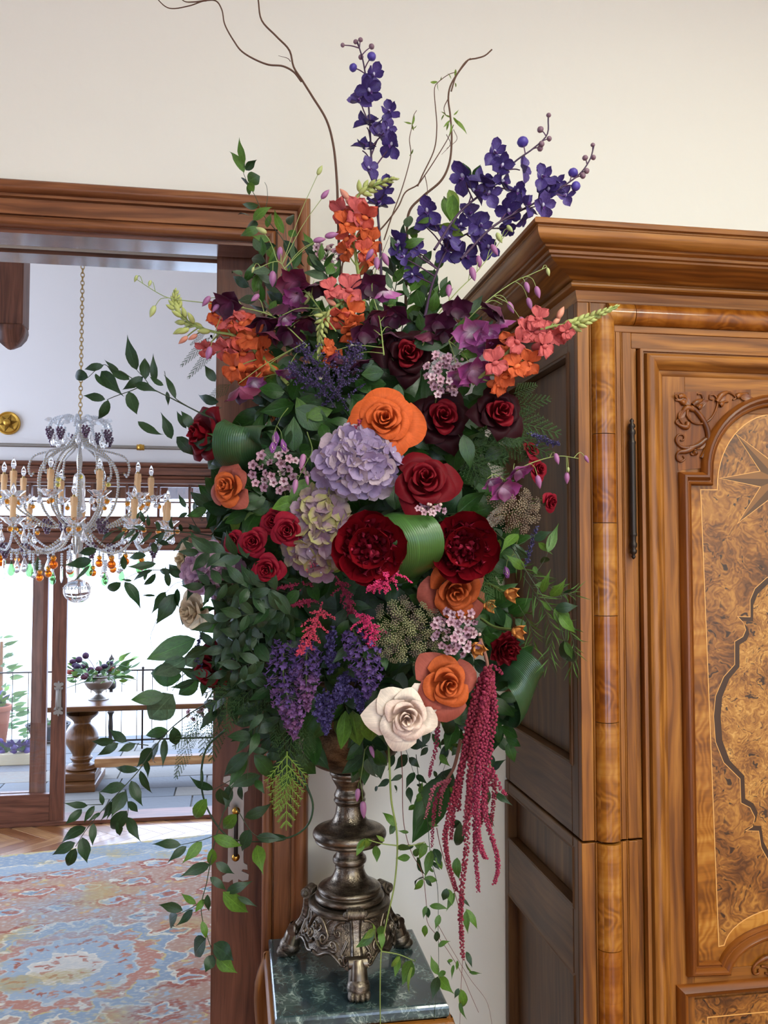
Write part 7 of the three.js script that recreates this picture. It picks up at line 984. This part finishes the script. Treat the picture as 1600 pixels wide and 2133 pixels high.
  for (let i = 0; i < 62; i++) {
    const t = (i + 0.5) / 62, rr = Math.sqrt(t), a = i * 2.39996, x = 745 + Math.cos(a) * rr * 270, y = 1130 + Math.sin(a) * rr * 385, d = Math.min(2.02, surf(x, y) + rnd(0.06, 0.15)), ex = x + Math.cos(a) * 80 + rnd(-40, 40), ey = y + Math.sin(a) * 80 + rnd(-40, 40);
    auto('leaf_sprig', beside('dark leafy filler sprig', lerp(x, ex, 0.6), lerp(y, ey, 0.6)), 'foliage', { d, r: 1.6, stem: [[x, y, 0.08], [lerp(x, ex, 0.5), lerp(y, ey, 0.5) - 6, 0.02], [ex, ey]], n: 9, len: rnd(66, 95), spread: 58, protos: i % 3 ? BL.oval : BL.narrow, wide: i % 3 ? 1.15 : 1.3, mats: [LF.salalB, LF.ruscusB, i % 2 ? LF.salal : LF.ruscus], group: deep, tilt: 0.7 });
  }
  const backing = 'large dark backing leaves behind the flowers';
  for (let i = 0; i < 30; i++) {
    const rr = Math.sqrt((i + 0.5) / 30), a = i * 2.39996 + 0.7, x = 755 + Math.cos(a) * rr * 235, y = 1120 + Math.sin(a) * rr * 350, d = 2.0 + rnd(-0.02, 0.05), b = rnd(2 * PI);
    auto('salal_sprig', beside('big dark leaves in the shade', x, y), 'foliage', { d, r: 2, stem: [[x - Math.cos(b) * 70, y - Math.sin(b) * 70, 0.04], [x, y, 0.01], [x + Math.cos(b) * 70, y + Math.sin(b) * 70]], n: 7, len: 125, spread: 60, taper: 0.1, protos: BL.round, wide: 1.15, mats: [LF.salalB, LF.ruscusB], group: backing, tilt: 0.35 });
  }
  for (const [label, x, y, ex, ey] of [['leafy stem between the right peony and the armoire side', 1010, 1180, 1070, 1130], ['leafy stem filling the gap beside the lily flowers', 1020, 1260, 1075, 1290], ['leafy stem behind the dark carnation', 1010, 1330, 1075, 1380], ['leafy stem behind the top of the amaranth', 1000, 1420, 1060, 1470], ['leafy stem hanging behind the looped dark leaf', 1010, 1450, 1060, 1550], ['leafy stem between the blush rose and the amaranth', 930, 1480, 980, 1560]])
    auto('leafy_spray', label, 'foliage', { d: 1.9, r: 1.5, stem: [[x, y, -0.02], [lerp(x, ex, 0.5), lerp(y, ey, 0.5) - 6], [ex, ey]], n: 10, len: 70, spread: 52, protos: BL.oval, wide: 1.1, mats: [LF.salal, LF.ruscus, LF.salalB], tilt: 0.6 });
  const ruscusLow = 'ruscus sprigs massed at the lower left of the bouquet';
  for (const [i, [x, y, ex, ey]] of [[600, 1280, 440, 1300], [620, 1240, 470, 1230], [600, 1330, 430, 1350], [580, 1230, 420, 1220], [640, 1300, 520, 1260], [560, 1380, 400, 1420], [600, 1380, 470, 1400], [560, 1290, 460, 1360], [620, 1220, 540, 1200], [560, 1180, 410, 1150], [540, 1420, 450, 1480], [600, 1400, 540, 1330], [560, 1440, 520, 1530], [620, 1450, 560, 1540], [600, 1480, 590, 1570], [640, 1440, 500, 1440], [500, 1200, 400, 1200], [560, 1250, 510, 1320]].entries())
    auto('ruscus_sprig', beside('pointed leaved ruscus sprig', lerp(x, ex, 0.6), lerp(y, ey, 0.6)), 'foliage', { d: surf(x, y) + 0.01 + (i % 3) * 0.02, r: 1.4, stem: [[x, y, 0.1], [lerp(x, ex, 0.5), lerp(y, ey, 0.5) - 10, 0], [ex, ey, 0.04]], n: 13, len: 76, spread: 46, protos: BL.narrow, wide: 1.3, mats: [LF.ruscus, LF.ruscusB], group: ruscusLow, tilt: 0.6 });
  const up = 'thin leafy stems standing up behind the orchids';
  for (const [x, y, ex, ey] of [[760, 720, 690, 600], [800, 700, 830, 540], [830, 720, 870, 560], [860, 720, 920, 600], [700, 720, 620, 600], [670, 740, 560, 640], [900, 740, 980, 650], [640, 760, 540, 700], [780, 700, 770, 580], [930, 760, 1010, 690], [820, 620, 850, 470], [740, 700, 650, 640], [610, 700, 500, 570], [600, 640, 540, 520], [640, 690, 610, 540], [690, 600, 650, 520], [880, 700, 890, 600]])
    auto('leafy_spray', beside('upright leafy stem', lerp(x, ex, 0.7), lerp(y, ey, 0.7)), 'foliage', { d: 2.0, r: 1.4, stem: [[x, y, -0.02], [lerp(x, ex, 0.5) + rnd(-10, 10), lerp(y, ey, 0.5), -0.04], [ex, ey]], n: 11, len: 56, spread: 45, protos: BL.oval, wide: 0.95, mats: [LF.ruscus, LF.salal, LF.grey, LF.ruscusLight], group: up, tilt: 0.8 });
  // cedar: flat fans of scaly twigs
  const fanG = (() => { const list = [], twig = (a, b, w) => { const v = V(b[0] - a[0], b[1] - a[1], 0), L = v.length(), q = new THREE.Quaternion().setFromUnitVectors(V(0, 1, 0), v.normalize()); list.push(new THREE.CylinderGeometry(w * 0.55, w, L, 5).scale(1, 1, 0.5).translate(0, L / 2, 0).applyQuaternion(q).translate(a[0], a[1], 0)); };
    twig([0, 0], [0, 1], 0.012); for (let i = 0; i < 8; i++) { const t = 0.05 + i * 0.118, l = 0.5 * Math.pow(1 - t, 0.75) + 0.03; for (const s of [-1, 1]) { const x = s * l * 0.66, y = t + l * 0.62; twig([0, t], [x, y], 0.009); for (let j = 1; j < 6; j++) { const q = j / 6 + 0.05, bx = x * q, by = t + (y - t) * q, m = l * 0.17 * (1.15 - q * 0.5) + 0.01; twig([bx, by], [bx + s * m * 0.98, by + m * 0.2], 0.007); twig([bx, by], [bx + s * m * 0.1, by + m], 0.007); } } } return merge(list); })();
  const cedar = (label, d, mat, list) => { const S = P(list[0][0], list[0][1], d), g = thing('cedar_sprig', label, 'foliage', S); for (const [a, b, c, e, w = 1] of list) { const A = P(a, b, d + rnd(-0.01, 0.01)), B = P(c, e, d + rnd(-0.03, 0.03)), [q, L] = frame(A, B, toward(A, 0.4)), m = mesh('frond', fanG, mat, g); m.userData.kind = 'stuff'; m.position.copy(A).sub(S); m.quaternion.copy(q); m.scale.set(L * w, L, L); } mesh('stem', tube([V(0, 0, 0), V(0, 0.01, -0.06)], 0.003, 0.002, 3, 5), LF.stemDark, g); return g; };
  cedar('bright yellow green cedar tip hanging left of the urn neck', 1.82, LF.cedarBright, [[598, 1565, 596, 1730, 0.8], [606, 1600, 575, 1700, 0.7]]); cedar('dark cedar fronds hanging above the bright cedar tip', 1.85, LF.cedarB, [[610, 1500, 600, 1620, 0.8], [630, 1510, 636, 1600, 0.6], [645, 1520, 655, 1570, 0.6], [580, 1500, 570, 1560, 0.8]]);
  cedar('green cedar fronds spreading right toward the armoire side', 1.82, LF.cedar, [[1050, 870, 1170, 905, 0.8], [1050, 850, 1150, 830, 0.7], [1040, 890, 1150, 950, 0.8], [1040, 910, 1100, 960, 0.9], [1070, 820, 1120, 800, 0.8]]); cedar('dark cedar fronds behind the red spray roses at right', 1.8, LF.cedarB, [[960, 930, 1060, 960, 0.9], [980, 960, 1070, 1010, 0.9], [970, 940, 1010, 1030, 0.9], [1000, 900, 1090, 925, 0.8]]);
  cedar('cedar tips beside the terracotta rose under the right peony', 1.73, LF.cedar, [[1005, 1200, 1060, 1250, 0.8], [1010, 1180, 1050, 1215, 0.8], [1005, 1215, 1030, 1275, 0.7], [1015, 1190, 1055, 1190, 0.6]]); cedar('dark cedar fronds hanging against the bright paving at the left', 1.94, LF.cedarB, [[440, 1480, 420, 1580, 0.6], [460, 1480, 440, 1590, 0.6], [430, 1470, 385, 1550, 0.7], [415, 1500, 360, 1560, 0.7], [395, 1540, 365, 1625, 0.5], [410, 1510, 400, 1560, 0.6]]);
  cedar('dark cedar mass under the low burgundy rose', 1.88, LF.cedarB, [[520, 1400, 430, 1480, 0.8], [540, 1420, 460, 1500, 0.8], [500, 1440, 470, 1530, 0.8], [520, 1390, 420, 1450, 0.7], [560, 1430, 500, 1510, 0.8]]); cedar('thin cedar twigs behind the left coral snapdragon', 2.02, LF.cedar, [[440, 700, 375, 765, 0.35], [450, 720, 390, 790, 0.35], [430, 690, 395, 720, 0.35], [480, 800, 430, 835, 0.6]]);
  // vines trailing down at the right of the urn
  const T4 = [720, 1480, 3.2675], vine = (label, o) => spray('clematis_vine', label, 'foliage', { d: 1.86, tf: T4, r: 1.6, protos: BL.narrow, wide: 1.25, mats: [LF.fresh, LF.ruscusLight, LF.ruscus], ...o });
  vine('thick green vine stem hanging past the urn down over the marble edge', { d: 1.8, r: 3, stemMat: std({ color: 0x75833f, roughness: 0.6 }), stem: [[290, 180, 0.06], [300, 400], [312, 620], [345, 800], [352, 950], [330, 1200], [280, 1430], [245, 1620], [235, 1900], [238, 2200]], more: [[[352, 920], [240, 905], [130, 872]], [[352, 920], [440, 920], [540, 895]], [[245, 1640], [360, 1660], [470, 1705]], [[245, 1640], [205, 1560], [200, 1490]]], protos: BL.oval, wide: 0.9, mats: [LF.fresh, LF.lime, LF.ruscusLight], leaves: [[125, 872, 75, 995], [130, 880, 125, 1018, 1.2], [205, 918, 220, 1015, 1.2], [140, 872, 165, 960], [265, 890, 215, 855, 1], [355, 945, 462, 890, 0.8], [440, 1000, 362, 1005, 1], [200, 1490, 140, 1550, 1], [200, 1505, 105, 1612, 1], [235, 1500, 262, 1610, 1.1], [190, 1495, 210, 1425, 0.8], [240, 1530, 230, 1420, 0.8], [360, 1662, 345, 1800, 0.9], [372, 1672, 285, 1775, 0.6], [450, 1700, 405, 1838, 1.2], [470, 1705, 488, 1690, 1], [460, 1720, 385, 1920, 0.35]] });
  vine('slender vine with paired leaves curving down right of the urn', { d: 1.88, r: 1.2, stemMat: LF.twigRed, stem: [[370, 180, 0.05], [385, 400], [390, 700], [405, 820], [450, 970], [520, 1100], [548, 1300], [560, 1450], [630, 1540], [700, 1640], [790, 1790], [850, 1930], [905, 2055]], leaves: [[345, 790, 258, 668, 1.1], [350, 770, 268, 858, 1], [465, 925, 360, 940, 1], [470, 920, 580, 930, 1.2], [500, 940, 440, 1020, 1.2], [485, 1000, 495, 1115, 1], [545, 900, 500, 1030, 1.2], [585, 950, 545, 1130, 0.9], [530, 1140, 438, 1133, 1], [525, 1145, 468, 1258, 1.1], [530, 1145, 657, 1150, 1], [545, 1150, 600, 1210, 1], [555, 1330, 512, 1420, 1.2], [570, 1330, 702, 1330, 0.9], [560, 1340, 560, 1440, 0.9], [545, 1460, 530, 1558, 1.3], [640, 1390, 610, 1490, 1.2], [620, 1500, 625, 1600, 1.1], [630, 1605, 690, 1558, 1.1], [430, 830, 360, 820, 0.8], [690, 1700, 720, 1740, 0.6], [760, 1700, 765, 1790, 0.7]] });
  vine('second slender vine ending in a leaf rosette over the marble corner', { d: 1.9, r: 1.1, stem: [[480, 300, 0.05], [500, 480], [555, 740], [580, 1000], [625, 1200], [630, 1500], [632, 1800], [610, 2000], [600, 2200]], leaves: [[630, 1800, 570, 1680, 1.2], [630, 1810, 707, 1750, 1], [628, 1810, 588, 1945, 1.1], [635, 1812, 702, 1908, 1.1], [520, 560, 470, 640, 1.3], [505, 520, 490, 470, 1.2], [500, 560, 530, 490, 1], [560, 760, 640, 800, 1], [590, 1030, 640, 1080, 1], [600, 1100, 560, 1060, 0.8], [470, 640, 420, 700, 1.2]] });
  vine('third vine with curled leaves hanging beside the longest amaranth tassel', { d: 1.9, r: 1.2, stemMat: LF.twigRed, stem: [[620, 800, 0.04], [640, 900], [690, 1080], [760, 1300], [798, 1500], [785, 1900], [775, 2200]], mats: [LF.ruscus, LF.fresh, LF.ruscusLight], leaves: [[690, 1210, 665, 1320, 1.5], [700, 1215, 720, 1320, 1.2], [740, 1240, 690, 1360, 0.9], [770, 1260, 862, 1342, 0.6], [820, 1350, 915, 1492, 0.9], [820, 1360, 825, 1535, 0.8], [822, 1640, 862, 1745, 1], [810, 1700, 835, 1835, 0.9], [840, 1780, 910, 1790, 0.5], [772, 1890, 738, 1965, 1.2], [780, 1895, 845, 2095, 0.9], [775, 1980, 800, 2095, 0.7], [600, 940, 650, 1060, 1.6], [610, 1000, 690, 1100, 1], [760, 1000, 740, 1170, 1.3]] });
  vine('two thin bare vine ends crossing in front of the wall at the bottom', { d: 1.9, r: 0.8, stemMat: LF.twigRed, stem: [[630, 1460], [720, 1620], [850, 1830], [960, 1980], [995, 2130], [1000, 2200]], leaves: [[730, 1700, 665, 1710, 0.6], [735, 1730, 720, 1815, 0.6]] });
  vine('dense dark leaves hanging just under the blush rose', { d: 1.9, r: 1.3, stem: [[300, 100, 0.08], [380, 200], [430, 320], [470, 450]], mats: [LF.ruscusB, LF.ruscus], leaves: [[400, 200, 290, 260, 1.3], [420, 220, 560, 240, 1.4], [420, 300, 350, 400, 1.3], [430, 320, 510, 390, 1.4], [300, 180, 260, 300, 1.4], [330, 300, 300, 400, 1], [470, 420, 400, 520, 1.2], [480, 440, 550, 490, 1], [390, 440, 300, 480, 1], [300, 470, 225, 520, 1.1], [330, 510, 380, 560, 1], [430, 520, 440, 630, 1.2], [560, 250, 500, 320, 1.2], [380, 140, 480, 190, 1.5], [290, 130, 370, 300, 1.5], [200, 520, 230, 555, 1.4]] });
  vine('leaves hanging around the thin amaranth tassels at right', { d: 1.9, r: 1.2, stem: [[700, 60, 0.06], [720, 200], [690, 330], [650, 450]], mats: [LF.fresh, LF.ruscus], leaves: [[650, 80, 790, 160, 1], [690, 230, 650, 380, 1], [720, 280, 780, 180, 1.1], [600, 410, 635, 475, 1], [640, 300, 700, 380, 1.2], [690, 180, 640, 260, 1], [710, 520, 775, 580, 1.3], [760, 30, 800, 150, 0.9]] });
  vine('dark green leaves behind the long amaranth tassels by the armoire', { d: 1.92, r: 1.4, stem: [[960, 60, 0.05], [980, 200], [960, 400], [950, 560]], mats: [LF.ruscusB, LF.ruscus], wide: 1.3, leaves: [[1010, 170, 1140, 305, 1.1], [990, 210, 970, 290, 1.3], [1000, 400, 1065, 335, 1], [990, 300, 1010, 400, 1.2], [1010, 560, 1130, 640, 0.8], [950, 520, 975, 680, 1], [960, 700, 1000, 780, 1.2], [740, 740, 790, 860, 1], [780, 760, 765, 1030, 0.7], [1010, 30, 1180, 40, 1], [1000, 60, 1130, 100, 0.9]] });
  big('one big dark leaf hanging behind the slender vines right of the urn', 1.93, [LF.salalB, LF.ruscusB], BL.oval, [[925, 1615, 866, 1760, 1], [940, 1600, 890, 1720, 0.9]]);
  spray('leaf_loop', 'thin grass blade looping at the left of the urn stem', 'foliage', { d: 1.92, stem: [[600, 1560], [640, 1640], [652, 1680], [640, 1720], [600, 1745], [540, 1740]], r: 4, stemMat: LF.ruscusB, leaves: [[600, 1745, 530, 1748, 0.8], [560, 1560, 645, 1660, 0.3]] });
  spray('leaf_loop', 'thin dark stem loop hanging over the door frame at the left', 'foliage', { d: 1.93, r: 3.4, stemMat: LF.ruscusB, stem: [[470, 1520], [430, 1560], [420, 1640], [440, 1700], [480, 1745], [560, 1755]], leaves: [[420, 1600, 424, 1650, 0.5]] });
}

renderer.render(scene, camera);
